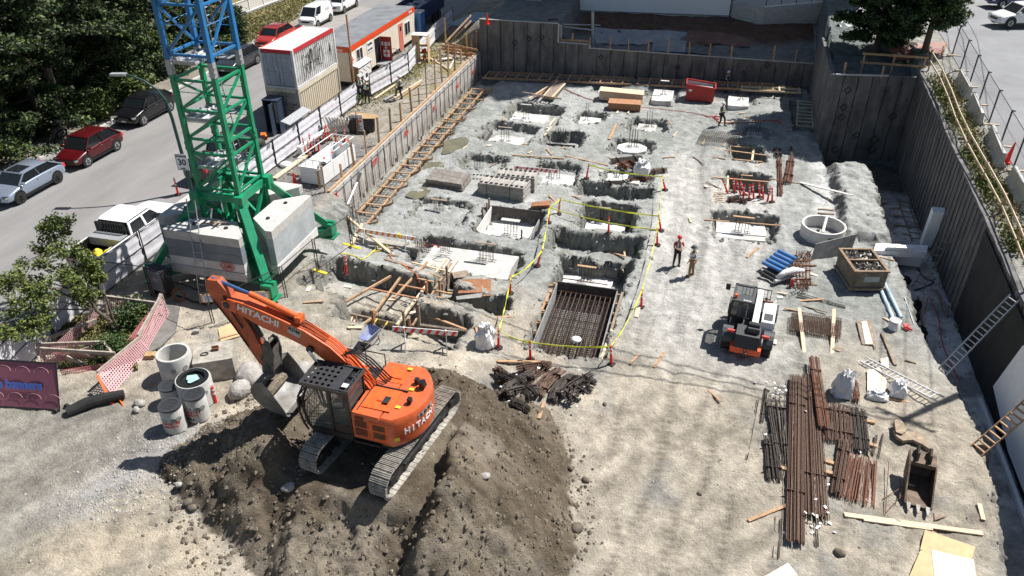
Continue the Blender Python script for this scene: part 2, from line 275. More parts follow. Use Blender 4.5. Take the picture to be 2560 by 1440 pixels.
GX,GY=np.meshgrid(XS,YS);GZ=ground(GX,GY)
_gy,_gx=np.gradient(GZ,.088);_s=np.sqrt(_gx**2+_gy**2);_m=sst(.25,1.0,_s)*(GX<13.2)*(GX>-19.9)*(GY<wall_y(GX)-.3)*(1-((GX<7.9)&(GX>7)&(GY>55)))
_k=sst(.03,.5,np.clip(fbm(GX,GY,4,140,3)+.35,0,1));GZ=GZ-.035*ruts(GX,GY)*(GZ<3.3)+_m*(1-.75*(np.hypot((GX+8.65)/7,(GY-17.2)/6.3)<1))*(.10*fbm(GX,GY,.75,141,4,.65)+.05*fbm(GX,GY,.22,146,3))+(.022*fbm(GX,GY,.32,148,3,.7))*_k*(GX<11)*(GX>-19.9)*(GY<64)
def gq(x,y):
 if x<-39.6:return 3.12+(.10*max(-41-x,0)if y>58 else 0)
 if x<-26:return 3.0
 if x>17:return float(zr_(y))
 if y<6 or y>77:return float(ground(np.array([x]),np.array([y]),False)[0])
 i=min(max((x+26)/.088,0),len(XS)-2.001);j=min(max((y-6)/.088,0),len(YS)-2.001);a=i-int(i);b=j-int(j);i=int(i);j=int(j)
 return float(GZ[j,i]*(1-a)*(1-b)+GZ[j,i+1]*a*(1-b)+GZ[j+1,i]*(1-a)*b+GZ[j+1,i+1]*a*b)
def G(px,py,up=0.):
 """ground point seen at photo pixel (px,py)"""
 d=ray(px,py);d=d/np.linalg.norm(d);t=(8-H)/d[2];o=np.array([0,0,H])
 while True:
  q=o+d*t
  if q[2]<=gq(q[0],q[1])or t>200:break
  t+=.12
 a,b=t-.12,t
 for _ in range(12):
  m_=(a+b)/2;q=o+d*m_
  if q[2]<=gq(q[0],q[1]):b=m_
  else:a=m_
 return Vector((q[0],q[1],q[2]+up))
def sheet_mesh(name,X,Y,Z,m,col=None):
 ny,nx=X.shape;me=bpy.data.meshes.new(name);co=np.stack([X.ravel(),Y.ravel(),Z.ravel()],1)
 idx=np.arange(nx*ny).reshape(ny,nx);q=np.stack([idx[:-1,:-1].ravel(),idx[:-1,1:].ravel(),idx[1:,1:].ravel(),idx[1:,:-1].ravel()],1)
 me.vertices.add(len(co));me.vertices.foreach_set('co',co.ravel());me.loops.add(q.size);me.loops.foreach_set('vertex_index',q.ravel())
 me.polygons.add(len(q));me.polygons.foreach_set('loop_start',np.arange(0,q.size,4));me.polygons.foreach_set('loop_total',np.full(len(q),4));me.polygons.foreach_set('use_smooth',np.ones(len(q),bool));me.update(calc_edges=True)
 me.materials.append(m)
 if col is not None:
  ca=me.color_attributes.new('Col','FLOAT_COLOR','POINT');ca.data.foreach_set('color',np.concatenate([col.reshape(-1,3),np.ones((len(co),1))],1).ravel())
 o=bpy.data.objects.new(name,me);COL.objects.link(o);return o
def gcolor(X,Y,Z):
 def c(*a):return np.array(a)[None,None,:]
 def mix(A,B,k):return A*(1-k[...,None])+B*k[...,None]
 C=np.ones(X.shape+(3,))*c(.315,.325,.305)
 C=mix(C,c(.46,.465,.45)+0*C,np.clip(.5+.8*fbm(X,Y,5,101,4),0,1)*.6)
 k=sst(-2.8,-1.6,X)*sst(5.5,3.5,X+.6*vn(X,Y,3,102))*sst(56,46,Y);C=mix(C,c(.50,.485,.45)+0*C,k*.8);C=C*(1+(.20*fbm(X*1.7,Y*.13,1.,130,4)*sst(-3.5,-1.5,X)*sst(8,5,X)*sst(60,50,Y))[...,None])
 k=sst(33,25,Y+3*vn(X,Y,4,103));C=mix(C,c(.43,.382,.308)+0*C,k)
 C=mix(C,c(.335,.32,.285)+0*C,np.clip(fbm(X,Y,3.2,104,5,.6)*1.5-.1,0,1)*k)
 C=mix(C,c(.44,.375,.28)+0*C,sst(-10,-14,X)*sst(17,12,Y)*.6)
 k=sst(-16.5,-18.5,X+.8*vn(X,Y,2.5,105))*sst(18.5,16.5,Y);C=mix(C,c(.29,.275,.24)+0*C,k*.9)
 k=np.exp(-((X+16.9-(Y-14.5)*.35)**2/.9))*sst(18,16.5,Y)*sst(11.5,13,Y);C=mix(C,c(.36,.355,.35)+0*C,k*np.clip(.7+.6*vn(X,Y,.12,106),0,1))
 k=sst(-19.0,-20.4,X)*sst(31,33,Y);C=mix(C,c(.33,.30,.25)+0*C,k);C=mix(C,c(.22,.21,.20)+0*C,k*sst(44.5,42.5,Y)*sst(-20,-20.5,X))
 C=mix(C,c(.27,.235,.11)+0*C,k*np.clip(fbm(X,Y,1.6,107,4)*1.6+.15,0,1)*sst(50,54,Y))
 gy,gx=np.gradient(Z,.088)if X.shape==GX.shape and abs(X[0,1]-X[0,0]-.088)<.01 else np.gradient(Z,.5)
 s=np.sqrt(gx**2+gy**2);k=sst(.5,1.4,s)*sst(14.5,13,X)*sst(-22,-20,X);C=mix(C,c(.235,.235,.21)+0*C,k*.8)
 re=redge(Y);k=sst(re-.1,re+.4,X)*sst(13.5,13.2,X);C=mix(C,c(.42,.42,.42)+0*C,k);C=mix(C,c(.80,.80,.80)+0*C,k*np.clip(.75+1.6*fbm(X,Y,1.6,110,5,.65),0,1)*sst(21,24,Y)*sst(50.5,48,Y)*.8);C=mix(C,c(.11,.105,.09)+0*C,k*sst(50.2,51.3,Y))
 k=sst(6.9,7.3,X)*sst(8.3,8.0,X)*sst(40,41,Y)*sst(54,52,Y);C=mix(C,c(.58,.58,.56)+0*C,k*np.clip(.7+.7*fbm(X,Y,.8,111,4),0,1))
 dx=(X+8.65)/6.75;dy=np.where(Y>17,(Y-17.2)/5.9,(Y-17.2)/6.0);ang=np.arctan2(dy,dx);r=np.sqrt(dx*dx+dy*dy)*(1+.07*np.sin(3*ang+1)+.05*np.sin(5*ang))+.05*fbm(X,Y,2.2,41,3)+.03*fbm(X,Y,.4,112,4)
 k=sst(1.01,.985,r);mc=mix(c(.20,.165,.12)+0*C,c(.115,.09,.064)+0*C,np.clip(.5+.9*fbm(X,Y,1.2,113,5,.6),0,1));mc=mix(mc,c(.29,.25,.20)+0*C,sst(.0,.6,fbm(X,Y,1.8,114,5,.6))*.6)
 C=mix(C,mc,k);k_m=k;C=C*(1-(.42*ruts(X,Y)*(1-k)*(.6+.4*np.sin(Y*2*math.pi/.3)))[...,None])
 k=((Y>wall_y(X)+.1)&(X<8.2)&(X>-20)).astype(float);C=mix(C,c(.21,.215,.21)+0*C,k);C=mix(C,c(.12,.075,.055)+0*C,k*sst(71.5,73.2,Y+1.2*vn(X,Y,4,115))*sst(-14,-12,X))
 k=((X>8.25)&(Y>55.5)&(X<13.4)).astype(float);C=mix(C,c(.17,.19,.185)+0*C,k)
 k=(X>13.46).astype(float);C=mix(C,c(.36,.35,.32)+0*C,k);C=mix(C,c(.12,.14,.045)+0*C,k*np.clip(fbm(X,Y,1.2,116,4)*1.6,0,1)*sst(15.2,14.6,X)*.8*sst(34,36,Y))
 fg=sst(30,24,Y)*(X<11)*(1-k_m);A_=X*.55+Y*.83;B_=X*.83-Y*.55+.8*vn(X,Y,5,160);C=C*(1+(fg*(.17*fbm(B_*1.5,A_*.16,.9,161,4,.6)+.10*fbm(X*.5,Y*1.6+.1*X*X*.3,1.3,165,3)))[...,None])
 C=C*(1+.09*vn(X,Y,.13,117)[...,None]+.10*vn(X,Y,.45,118)[...,None]+.08*vn(X,Y,1.4,119)[...,None])
 return np.clip(C,0.01,1)
def ground_mat(name,bd=.035):
 m=bpy.data.materials.new(name);m.use_nodes=True;n=m.node_tree.nodes;l=m.node_tree.links;b=n['Principled BSDF'];b.inputs['Roughness'].default_value=.95;b.inputs['Specular IOR Level'].default_value=.15
 at=n.new('ShaderNodeAttribute');at.attribute_name='Col';g=n.new('ShaderNodeNewGeometry')
 def nz(sc,d=8,r=.65):
  q=n.new('ShaderNodeTexNoise');q.inputs['Scale'].default_value=sc;q.inputs['Detail'].default_value=d;q.inputs['Roughness'].default_value=r;l.new(g.outputs['Position'],q.inputs['Vector']);return q
 a=nz(1.7);r=n.new('ShaderNodeMapRange');r.inputs[1].default_value=.3;r.inputs[2].default_value=.7;r.inputs[3].default_value=.70;r.inputs[4].default_value=1.24;l.new(a.outputs[0],r.inputs[0])
 c=nz(16,6,.75);r2=n.new('ShaderNodeMapRange');r2.inputs[1].default_value=.3;r2.inputs[2].default_value=.7;r2.inputs[3].default_value=.78;r2.inputs[4].default_value=1.28;l.new(c.outputs[0],r2.inputs[0])
 v=n.new('ShaderNodeTexVoronoi');v.inputs['Scale'].default_value=7;l.new(g.outputs['Position'],v.inputs['Vector']);r3=n.new('ShaderNodeMapRange');r3.inputs[1].default_value=.0;r3.inputs[2].default_value=.16;r3.inputs[3].default_value=1.25;r3.inputs[4].default_value=1.;l.new(v.outputs[0],r3.inputs[0])
 m1=n.new('ShaderNodeMath');m1.operation='MULTIPLY';l.new(r.outputs[0],m1.inputs[0]);l.new(r2.outputs[0],m1.inputs[1]);m2=n.new('ShaderNodeMath');m2.operation='MULTIPLY';l.new(m1.outputs[0],m2.inputs[0]);l.new(r3.outputs[0],m2.inputs[1])
 vm=n.new('ShaderNodeVectorMath');vm.operation='SCALE';l.new(at.outputs['Color'],vm.inputs[0]);l.new(m2.outputs[0],vm.inputs['Scale']);l.new(vm.outputs[0],b.inputs['Base Color'])
 h=nz(5,12,.72);ad=n.new('ShaderNodeMath');ad.operation='MULTIPLY_ADD';ad.inputs[1].default_value=.5;l.new(c.outputs[0],ad.inputs[0]);l.new(h.outputs[0],ad.inputs[2])
 bp=n.new('ShaderNodeBump');bp.inputs['Distance'].default_value=bd*5;bp.inputs['Strength'].default_value=.9;l.new(ad.outputs[0],bp.inputs['Height']);l.new(bp.outputs[0],b.inputs['Normal']);return m
GM=ground_mat('soil');M['soil']=GM
_w=_m*(GX>-19.6)*sst(.4,1.2,_s)*(1-.6*(np.hypot((GX+8.65)/7,(GY-17.2)/6.3)<1));_dx=_w*.11*fbm(GX+GZ*1.3,GY-GZ*1.7,.42,150,4,.65);_dy=_w*.11*fbm(GX-GZ*1.5,GY+GZ*1.2,.42,155,4,.65)
tag(sheet_mesh('ground',GX+_dx,GY+_dy,GZ,GM,gcolor(GX,GY,GZ)),kind='structure')
def outer(name,x0,x1,y0,y1,st=.5):
 xs=np.linspace(x0,x1,int(round((x1-x0)/st))+1);ys=np.linspace(y0,y1,int(round((y1-y0)/st))+1);X,Y=np.meshgrid(xs,ys);Z=ground(X,Y,False)
 Z=np.where(X<-26,3.0+.02*0,Z);Z=np.where((X<-39.6),3.12+.06*fbm(X,Y,3,120,3)*sst(-40,-41,X)+.10*np.clip(-41-X,0,30)*sst(56,60,Y),Z);Z=np.where(Y>77,np.clip(Z,3,7),Z)
 C=gcolor(X,Y,Z);k=(X<-39.5)
 lawn=np.array([.27,.215,.10]);dirt=np.array([.20,.16,.11]);kk=np.clip(.5+.9*fbm(X,Y,4,121,4),0,1)[...,None]
 L=np.where((Y>58)[...,None],lawn*kk+np.array([.16,.15,.06])*(1-kk),dirt*(.7+.5*kk));L=np.where(((X>-42.0))[...,None],np.array([.30,.27,.22])*(.8+.3*kk),L);C=np.where(k[...,None],L,C);C=np.where(((X>-39.5)&(X<-26))[...,None],.2,C)
 return sheet_mesh(name,X,Y,Z,GM,C)
for nm,a in(('ground_street_side',(-90,-26,-10,130)),('ground_near',(-26,17,-10,6)),('ground_far',(-26,17,77,130)),('ground_lot_side',(17,70,-10,130))):
 tag(outer(nm,*a),kind='structure')
mm('road_asphalt',(.235,.23,.225),.92,stain=.10,var=.14,scale=.35,bump=.004,bscale=60,stretch=(1,.25,1));mm('lot_asphalt',(.25,.255,.265),.92,stain=.10,var=.14,scale=.25,bump=.004,bscale=50);mm('patch',(.15,.15,.155),.9,var=.1,scale=1.5)
rd=MB();rd.bb((-39.4,-8,2.9),(-26.1,128,3.012));o=single('road',rd,'road_asphalt',None,None,kind='structure')
rd=MB().add([(-39.3,60,3.017),(-35.2,59,3.017),(-34.9,78,3.017),(-39.3,79,3.017)],[(0,1,2,3)]).add([(-34.2,42,3.017),(-27,41.6,3.017),(-27,45.6,3.017),(-34.0,46.4,3.017)],[(0,1,2,3)]);mm('patch2',(.27,.255,.24),.92,var=.08,scale=1);single('road_patch',rd,'patch2',None,None,kind='structure')
kb=MB().bb((-39.65,-8,2.9),(-39.4,128,3.14));single('kerb',kb,'conc',None,None,kind='structure')
X,Y=np.meshgrid(np.linspace(16.0,60,89),np.linspace(-5,125,261));X=np.where(X==16.0,16.0+.0*Y,X);Z=np.maximum(ground(X,Y,False),0);Z=np.where(X<=17,zr_(Y),Z)+.03
tag(sheet_mesh('lane',X,Y,Z,M['lot_asphalt']),kind='structure')
_M3=np.array([_r,_u,_f])
def px(p):
 q=_M3@(np.array(p,float)-np.array([0,0,H]));return 1280+F*q[0]/q[2],720-F*q[1]/q[2]
def ztop(p,y):
 lo,hi=-5,40
 for _ in range(40):
  m_=(lo+hi)/2
  if px((p[0],p[1],m_))[1]>y:lo=m_
  else:hi=m_
 return lo
def onplane(x,y,p0,n):
 d=ray(x,y);o=np.array([0,0,H]);t=((np.array(p0,float)-o)@np.array(n,float))/(d@np.array(n,float));return Vector(o+d*t)
mm('joint_soft',(.085,.08,.078),.9)
def wall(name,segs,th,bot,label,m,jm='joint',pitch=1.15,side=1,marks=(),cap=None):
 """segs: (x0,y0,x1,y1,top0,top1) ; face towards the pit on the 'side' of the direction"""
 s0=segs[0];root=empty(name,label,'retaining wall',(s0[0],s0[1],bot));f=MB();j=MB();c=MB()
 for(x0,y0,x1,y1,t0,t1)in segs:
  a=Vector((x0,y0,0));b=Vector((x1,y1,0));u=(b-a).normalized();n=Vector((u.y,-u.x,0))*side;L=(b-a).length
  N=max(2,int(L/.6));prev=None;base=len(f.v)
  for i in range(N+1):
   t=i/N;p=a+u*L*t;top=t0*(1-t)+t1*t
   off=n*(.02*math.sin(i*2.1)+.015*rnd.random())
   for q,z in((p+off,bot),(p+off,top),(p-n*th,top),(p-n*th,bot)):f.v.append(Vector((q.x,q.y,z)))
  for i in range(N):
   q=base+i*4
   for k in range(4):f.f.append((q+k,q+4+k,q+4+(k+1)%4,q+(k+1)%4))
  f.f.append((base,base+1,base+2,base+3));e=base+N*4;f.f.append((e+3,e+2,e+1,e))
  d=pitch*.6
  while d<L:
   t=d/L;top=t0*(1-t)+t1*t;z=bot+.25;p=a+u*d+n*.05
   while z<top-.05:
    z2=min(z+.25+.25*rnd.random(),top-.05);w=.02+.035*rnd.random();o=u*(.02*rnd.uniform(-1,1));j.beam(Vector((p.x,p.y,z))+o,Vector((p.x,p.y,z2))+o,w,.03,up=n);z=z2
   d+=pitch
  if cap:c.beam(Vector((x0,y0,t0+.03))-n*.05,Vector((x1,y1,t1+.03))-n*.05,.16,.05)
 for(x,y,z,r,u)in marks:
  for k in range(4):
   a1=2*math.pi*k/4;a2=2*math.pi*(k+1)/4;j.beam(Vector((x,y,z))+Vector(u)*r*math.cos(a1)+Vector((0,0,r*math.sin(a1))),Vector((x,y,z))+Vector(u)*r*math.cos(a2)+Vector((0,0,r*math.sin(a2))),.05,.04)
 part('wall_face',f,m,root,world=True);part('drain_strips',j,jm,root,world=True)
 if cap:part('top_flashing',c,cap,root,world=True)
 return root
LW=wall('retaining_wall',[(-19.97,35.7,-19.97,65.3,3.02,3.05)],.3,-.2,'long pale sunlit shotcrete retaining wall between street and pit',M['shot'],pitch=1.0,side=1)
tm=MB()
for(x,y,s)in((938,405,'059'),(1016,333,'054'),(1087,270,'051'),(1145,215,'047'),(1184,180,'041'),(838,492,'TEL')):
 p=onplane(x,y,(-19.90,0,0),(1,0,0));b=text_mb(s,.55,p,(0,1,0),(0,0,1),bold=.006);n0=len(tm.v);tm.v+=b.v;tm.f+=[tuple(i+n0 for i in f)for f in b.f]
part('painted_number',tm,'ink_red',LW,world=True)
rb=MB();y=36.2
while y<64.8:
 rb.cyl((-19.72+rnd.uniform(-.03,.03),y,.45),(-19.78,y+rnd.uniform(-.04,.04),2.05+rnd.uniform(-.12,.12)+.25*math.sin(y*.5)),.009,n=4);y+=.30
for z in(.9,1.3,1.7):rb.cyl((-19.75,36.2,z),(-19.75,64.6,z),.008,n=4)
y=37.5
while y<64:rb.box((-19.76,y,1.25+.2*math.sin(y)),(.04,.22,.26));y+=2.4
single('rebar_curtain',rb,'rebar_dark','row of vertical rebar tied along the foot of the sunlit wall','rebar')
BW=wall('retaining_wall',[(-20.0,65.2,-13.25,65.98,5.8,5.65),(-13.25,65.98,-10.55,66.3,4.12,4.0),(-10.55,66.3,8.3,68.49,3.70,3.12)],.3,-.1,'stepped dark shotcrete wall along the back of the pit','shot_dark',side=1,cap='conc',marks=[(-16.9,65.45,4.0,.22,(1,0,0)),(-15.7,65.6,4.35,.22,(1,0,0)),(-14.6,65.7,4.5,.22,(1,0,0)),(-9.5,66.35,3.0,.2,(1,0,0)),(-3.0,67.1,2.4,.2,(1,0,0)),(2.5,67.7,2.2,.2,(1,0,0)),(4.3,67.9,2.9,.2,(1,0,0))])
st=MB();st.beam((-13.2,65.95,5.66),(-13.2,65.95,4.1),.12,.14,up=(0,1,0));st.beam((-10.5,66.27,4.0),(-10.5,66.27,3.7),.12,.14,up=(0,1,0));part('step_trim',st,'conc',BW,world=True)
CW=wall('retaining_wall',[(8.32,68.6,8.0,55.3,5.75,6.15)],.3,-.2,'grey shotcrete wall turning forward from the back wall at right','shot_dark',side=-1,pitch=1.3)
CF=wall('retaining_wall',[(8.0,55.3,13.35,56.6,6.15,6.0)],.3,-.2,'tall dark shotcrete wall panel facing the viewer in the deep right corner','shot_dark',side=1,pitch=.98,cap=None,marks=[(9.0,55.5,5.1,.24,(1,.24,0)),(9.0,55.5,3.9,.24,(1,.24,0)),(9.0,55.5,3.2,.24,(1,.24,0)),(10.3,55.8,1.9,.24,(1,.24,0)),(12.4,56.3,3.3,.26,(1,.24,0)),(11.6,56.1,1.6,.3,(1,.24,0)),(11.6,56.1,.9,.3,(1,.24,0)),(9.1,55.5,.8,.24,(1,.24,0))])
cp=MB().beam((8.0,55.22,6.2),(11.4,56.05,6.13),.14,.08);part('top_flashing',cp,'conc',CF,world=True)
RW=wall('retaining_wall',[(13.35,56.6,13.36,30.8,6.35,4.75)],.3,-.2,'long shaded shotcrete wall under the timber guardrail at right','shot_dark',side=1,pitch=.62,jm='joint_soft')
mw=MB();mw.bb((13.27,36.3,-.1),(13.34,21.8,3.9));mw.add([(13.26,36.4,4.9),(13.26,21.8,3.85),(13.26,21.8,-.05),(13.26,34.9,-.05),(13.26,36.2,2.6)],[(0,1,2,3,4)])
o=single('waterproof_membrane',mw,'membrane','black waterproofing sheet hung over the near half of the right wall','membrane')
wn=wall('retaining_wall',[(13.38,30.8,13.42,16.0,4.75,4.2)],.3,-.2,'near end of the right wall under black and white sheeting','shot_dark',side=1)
fp=MB().prism([(29.3,1.15),(28.4,3.95),(16,3.95),(16,.45),(26.1,.45)],13.12,13.24,'x');single('foam_board',fp,'foam','large white insulation boards fixed over black sheeting at right edge','insulation board')
fs=MB();fs.bb((12.9,29.6,.02),(13.05,16.5,.24));single('foam_board',fs,'foam','narrow white foam strip along the foot of the right wall','insulation board')
def windows_grid(root,face,x0,x1,z0,z1,nx,nz,y):
 g=MB()
 for i in range(nx):
  for k in range(nz):
   cx=x0+(x1-x0)*(i+.5)/nx;cz=z0+(z1-z0)*(k+.5)/nz;g.bb((cx-.9,y-.05,cz-.7),(cx+.9,y+.02,cz+.7))
 return g
B=empty('apartment_building','long white block standing behind the back wall of the pit','building',(-8,90,3))
b=MB();b.add([(-16.6,76.2,2.5),(0.7,77.6,2.5),(.7,97,2.5),(-16.6,97,2.5),(-16.6,76.2,23),(.7,77.6,23),(.7,97,23),(-16.6,97,23)],[(3,2,1,0),(4,5,6,7),(0,1,5,4),(1,2,6,5),(2,3,7,6),(3,0,4,7)]);part('wall',b,mat('facade',(.88,.89,.9),.6,var=.03,scale=.5),B,world=True)
b=MB();b.beam((-16.6,76.15,4.42),(.7,77.55,4.5),.08,.12);part('base_trim',b,'concd',B,world=True);
B3=empty('apartment_building','grey blue corner block with a window beside the white building','building',(-18,84,4))
b=MB();b.bb((-21.0,76.0,3),(-16.65,92,25));b.bb((-18.2,74.6,3),(-16.7,75.98,9));part('wall',b,'conc',B3,world=True);b=MB();b.bb((-20.6,75.85,4.6),(-18.7,75.97,6.0));part('window',b,'glass_dark',B3,world=True);b=MB();b.bb((-20.65,75.7,4.46),(-18.6,75.98,4.58));part('sill',b,'white',B3,world=True)
B2=empty('concrete_building','long grey concrete building out of view behind the slope, sized to shade the bank','building',(14,92,3))
b=MB();b.bb((1.4,83.5,2.5),(23.5,99,43));part('wall',b,'conc',B2,world=True)  # out of view; height and width set so its shadow covers the bank
T=empty('tower_building','tall tower outside the frame that shades the back corner','building',(14,100,3));b=MB();c0=Vector((18.9,90.8,0));u=Vector((-.61,.79,0))*34;v=Vector((.72,.69,0))*20
b.add([c0+Vector((0,0,3)),c0+u+Vector((0,0,3)),c0+u+v+Vector((0,0,3)),c0+v+Vector((0,0,3)),c0+Vector((0,0,73)),c0+u+Vector((0,0,73)),c0+u+v+Vector((0,0,73)),c0+v+Vector((0,0,73))],[(3,2,1,0),(4,5,6,7),(0,1,5,4),(1,2,6,5),(2,3,7,6),(3,0,4,7)]);part('wall',b,'conc',T,world=True)
W=empty('concrete_wall','pale grey concrete retaining wall with railing above the dark bank','wall',(3,74,3));b=MB()
pl=[(0.9,79.6),(3.7,75.9),(11.9,79.1)]
for a,c in zip(pl[1:],pl[2:]):b.add([(a[0],a[1],3.2),(c[0],c[1],4.2),(c[0],c[1],6.3),(a[0],a[1],5.8),(a[0]-.2,a[1]+.35,3.2),(c[0]-.2,c[1]+.35,4.2),(c[0]-.2,c[1]+.35,6.3),(a[0]-.2,a[1]+.35,5.8)],[(0,1,2,3),(7,6,5,4),(3,2,6,7),(0,3,7,4),(1,5,6,2),(0,4,5,1)])
b.add([(.9,77.8,3.5),(3.7,75.95,3.2),(3.7,75.95,5.8),(.9,77.8,5.8),(.75,78.1,3.5),(3.4,76.3,3.2),(3.4,76.3,5.8),(.75,78.1,5.8)],[(0,1,2,3),(7,6,5,4),(3,2,6,7),(0,3,7,4),(1,5,6,2),(0,4,5,1)])
part('wall_face',b,'conc',W,world=True)
b=MB();b.add([(.9,77.9,5.76),(3.7,76.0,5.76),(11.8,79.2,6.25),(14,83.4,6.3),(1.4,83.4,5.9)],[(0,1,2,3,4)]);part('terrace_slab',b,'conc',W,world=True)
tk=MB();tk.beam((3.7,76.05,5.86),(11.8,79.2,6.36),.14,.10);part('kerb_rail',tk,'white',W,world=True)
tk=MB()
for i in range(7):
 x=3.8+i*1.32;y=76.15+i*.51;tk.beam((x,y,5.8+.08*i),(x,y,7.1+.08*i),.07,.07)
tk.beam((3.8,76.15,7.1),(11.8,79.25,7.6),.06,.06);part('railing',tk,'black',W,world=True)
def stakes(lst,z0fun,label,group,h=.9,m='wood',name='timber_post',w=.1,cat='post'):
 first=None
 for i,(bx,by,ty)in enumerate(lst):
  g=z0fun(bx,by);z1=ztop(g,ty);mb=MB().beam((0,0,-.15),(0,0,max(z1-g.z,.3)),w,w*.6,up=(1,0,0));
  o=bpy.data.objects.new(name,mb.mesh(name,M[m]));COL.objects.link(o);o.location=g;o.rotation_euler=(R(rnd.uniform(-2,2)),R(rnd.uniform(-2,2)),rnd.uniform(0,3));tag(o,label.replace('#',ORD[i]),cat,group)
bwp=lambda x,y:onplane(x,y,(-6.3,67.0,0),(-.115,.993,0))
stakes([(1431,98,82),(1475,108,93),(1525,121,92),(1571,126,95),(1620,130,97),(1670,132,96),(1722,135,106),(1774,138,108),(1828,140,113),(1933,147,114),(1988,151,122)],lambda x,y:onplane(x,y,(-6.3,66.85,0),(-.115,.993,0)),'# timber post from the left standing on top of the dark back wall','timber posts on top of the back wall',w=.13)
q=MB();q.beam((-13.1,66.3,4.25),(-10.6,66.6,4.2),.08,.16);single('rail_timber',q,'wood','short timber rail beside the high step of the back wall','rail')
q=MB();q.cyl((-12.9,66.4,5.55),(-10.2,69.5,4.9),.05,n=6);q.cyl(onplane(1402,62,(0,66.5,0),(0,1,0)),onplane(1402,100,(0,66.5,0),(0,1,0)),.12,n=8);pp=onplane(1482,122,(0,68,0),(0,1,0));pt=onplane(1482,28,(0,68.3,0),(0,1,0));q.cyl(pp,pt,.13,n=8);q.cyl(onplane(1410,67,(0,67.5,0),(0,1,0)),onplane(1480,75,(0,68,0),(0,1,0)),.07,n=6);single('steel_pipe_frame',q,'galv','galvanised pipe frame standing behind the stepped back wall','pipe')
q=MB();pts=[]
for i in range(24):
 t=i/23;x=1410+(1760-1410)*t;y=62+(128-62)*t-14*math.sin(t*3.1);pts.append(onplane(x,y,(0,70.5,0),(0,1,.0)))
pts=[Vector((-14.5+i*.75,67.6+.9*math.sin(i*.5)+i*.03,0))for i in range(22)];pts=[Vector((p.x,p.y,gq(p.x,p.y)+.06))for p in pts];q.tube(pts,.06,5);single('hose',q,'black','black hose lying across the shaded bank behind the back wall','hose')
def drape(name,poly,m,label,cat,th=.02,lump=.10,n=22,seed=1,group=None):
 a,b_,c,d=[Vector(p)for p in poly];mb=MB();r_=np.random.RandomState(seed)
 for j in range(n+1):
  for i in range(n+1):
   u=i/n;v=j/n;p=a*(1-u)*(1-v)+b_*u*(1-v)+c*u*v+d*(1-u)*v;k=float(fbm(np.array([p.x*1.0]),np.array([p.y]),.8,200+seed,3)[0]);ex=.12*float(vn(np.array([p.x]),np.array([p.y]),.5,210+seed)[0]);mb.v.append(Vector((p.x+ex,p.y+ex,gq(p.x,p.y)+.06+lump*max(k,-.3)+(p.z if len(poly[0])>2 else 0))))
 for j in range(n):
  for i in range(n):
   q=j*(n+1)+i;mb.f.append((q,q+1,q+n+2,q+n+1))
 return single(name,mb,m,label,cat,group,smooth=True)
mm('tarp_grey',(.30,.315,.33),.7,var=.15,scale=1.2,bump=.02,bscale=3);mm('tarp_brown',(.17,.095,.07),.8,var=.25,scale=1.,bump=.02,bscale=3);mm('tarp_white',(.74,.74,.76),.6,var=.06,scale=3,bump=.03,bscale=5)
drape('tarpaulin',[(-10.5,70.0,0),(-3.6,70.6,0),(-2.8,73.0,0),(-11.5,72.8,0)],'tarp_grey','grey tarpaulin spread over the bank in front of the white building','tarpaulin',seed=3)
drape('tarpaulin',[(-2.9,70.9,0),(2.8,71.2,0),(2.6,72.8,0),(-2.6,73.4,0)],'tarp_brown','brown tarpaulin at the foot of the concrete wall','tarpaulin',seed=4)
ps=MB();ps.add([(-5.4,68.3,3.3),(-2.6,68.6,3.3),(-2.6,69.4,4.1),(-5.4,69.1,4.1),(-5.4,68.4,3.25),(-2.6,68.7,3.25),(-2.6,69.5,4.05),(-5.4,69.2,4.05)],[(0,1,2,3),(7,6,5,4),(0,4,5,1),(2,6,7,3),(1,5,6,2),(3,7,4,0)]);single('leaning_sheet',ps,'tarp_grey','pale grey sheet leaning on the bank behind the back wall','panel')
drape('tarpaulin',[(9.0,67.2,0),(9.9,66.9,0),(12.4,71.6,0),(11.2,72.2,0)],'tarp_white','white crumpled tarpaulin running down the slope beside the evergreen','tarpaulin',lump=.35,seed=6)
stakes([(813,480,415),(800,470,425),(855,447,410),(885,413,355),(917,387,327),(948,360,293),(977,325,270),(1003,302,257),(1029,278,218),(1048,263,218),(1067,247,147),(1089,228,140),(1105,203,118),(1121,190,112),(1137,175,110),(1153,157,127),(1167,143,85),(1180,133,100),(1192,123,78),(1115,122,45)],lambda x,y:P(x,y,3.05),'# guard post from the near end of the sunlit wall','timber guard posts on the street side wall',m='wood',w=.13)
def boards(name,lst,m,label,cat,group=None,w=.14,t=.04,z=3.05):
 out=[]
 for i,(a,b)in enumerate(lst):
  A=P(*a,z)if len(a)==2 else Vector(a);B_=P(*b,z)if len(b)==2 else Vector(b);mb=MB().beam(A,B_,w,t);out.append(single(name,mb,m,label.replace('#',ORD[i]),cat,group))
 return out
q=MB();q.beam((-20.12,35.8,3.10),(-20.12,65.0,3.14),.14,.09);single('timber_plate',q,'wood','long timber plate laid along the top of the sunlit wall','timber')
q=MB();q.beam((-20.0,35.9,2.62),(-19.93,50,2.7),.03,.03);q.beam((-19.92,36,2.86),(-19.92,64.8,2.8),.035,.05);single('drain_pipe',q,'galv','thin galvanised edge strip running along the top of the sunlit wall','trim')
q=MB();q.tube([P(902,430,3.0),onplane(893,455,(-19.8,0,0),(1,0,0)),onplane(868,512,(-19.75,0,0),(1,0,0))],.09,8);single('downpipe',q,'galv','bent galvanised pipe hanging over the near end of the sunlit wall','pipe')
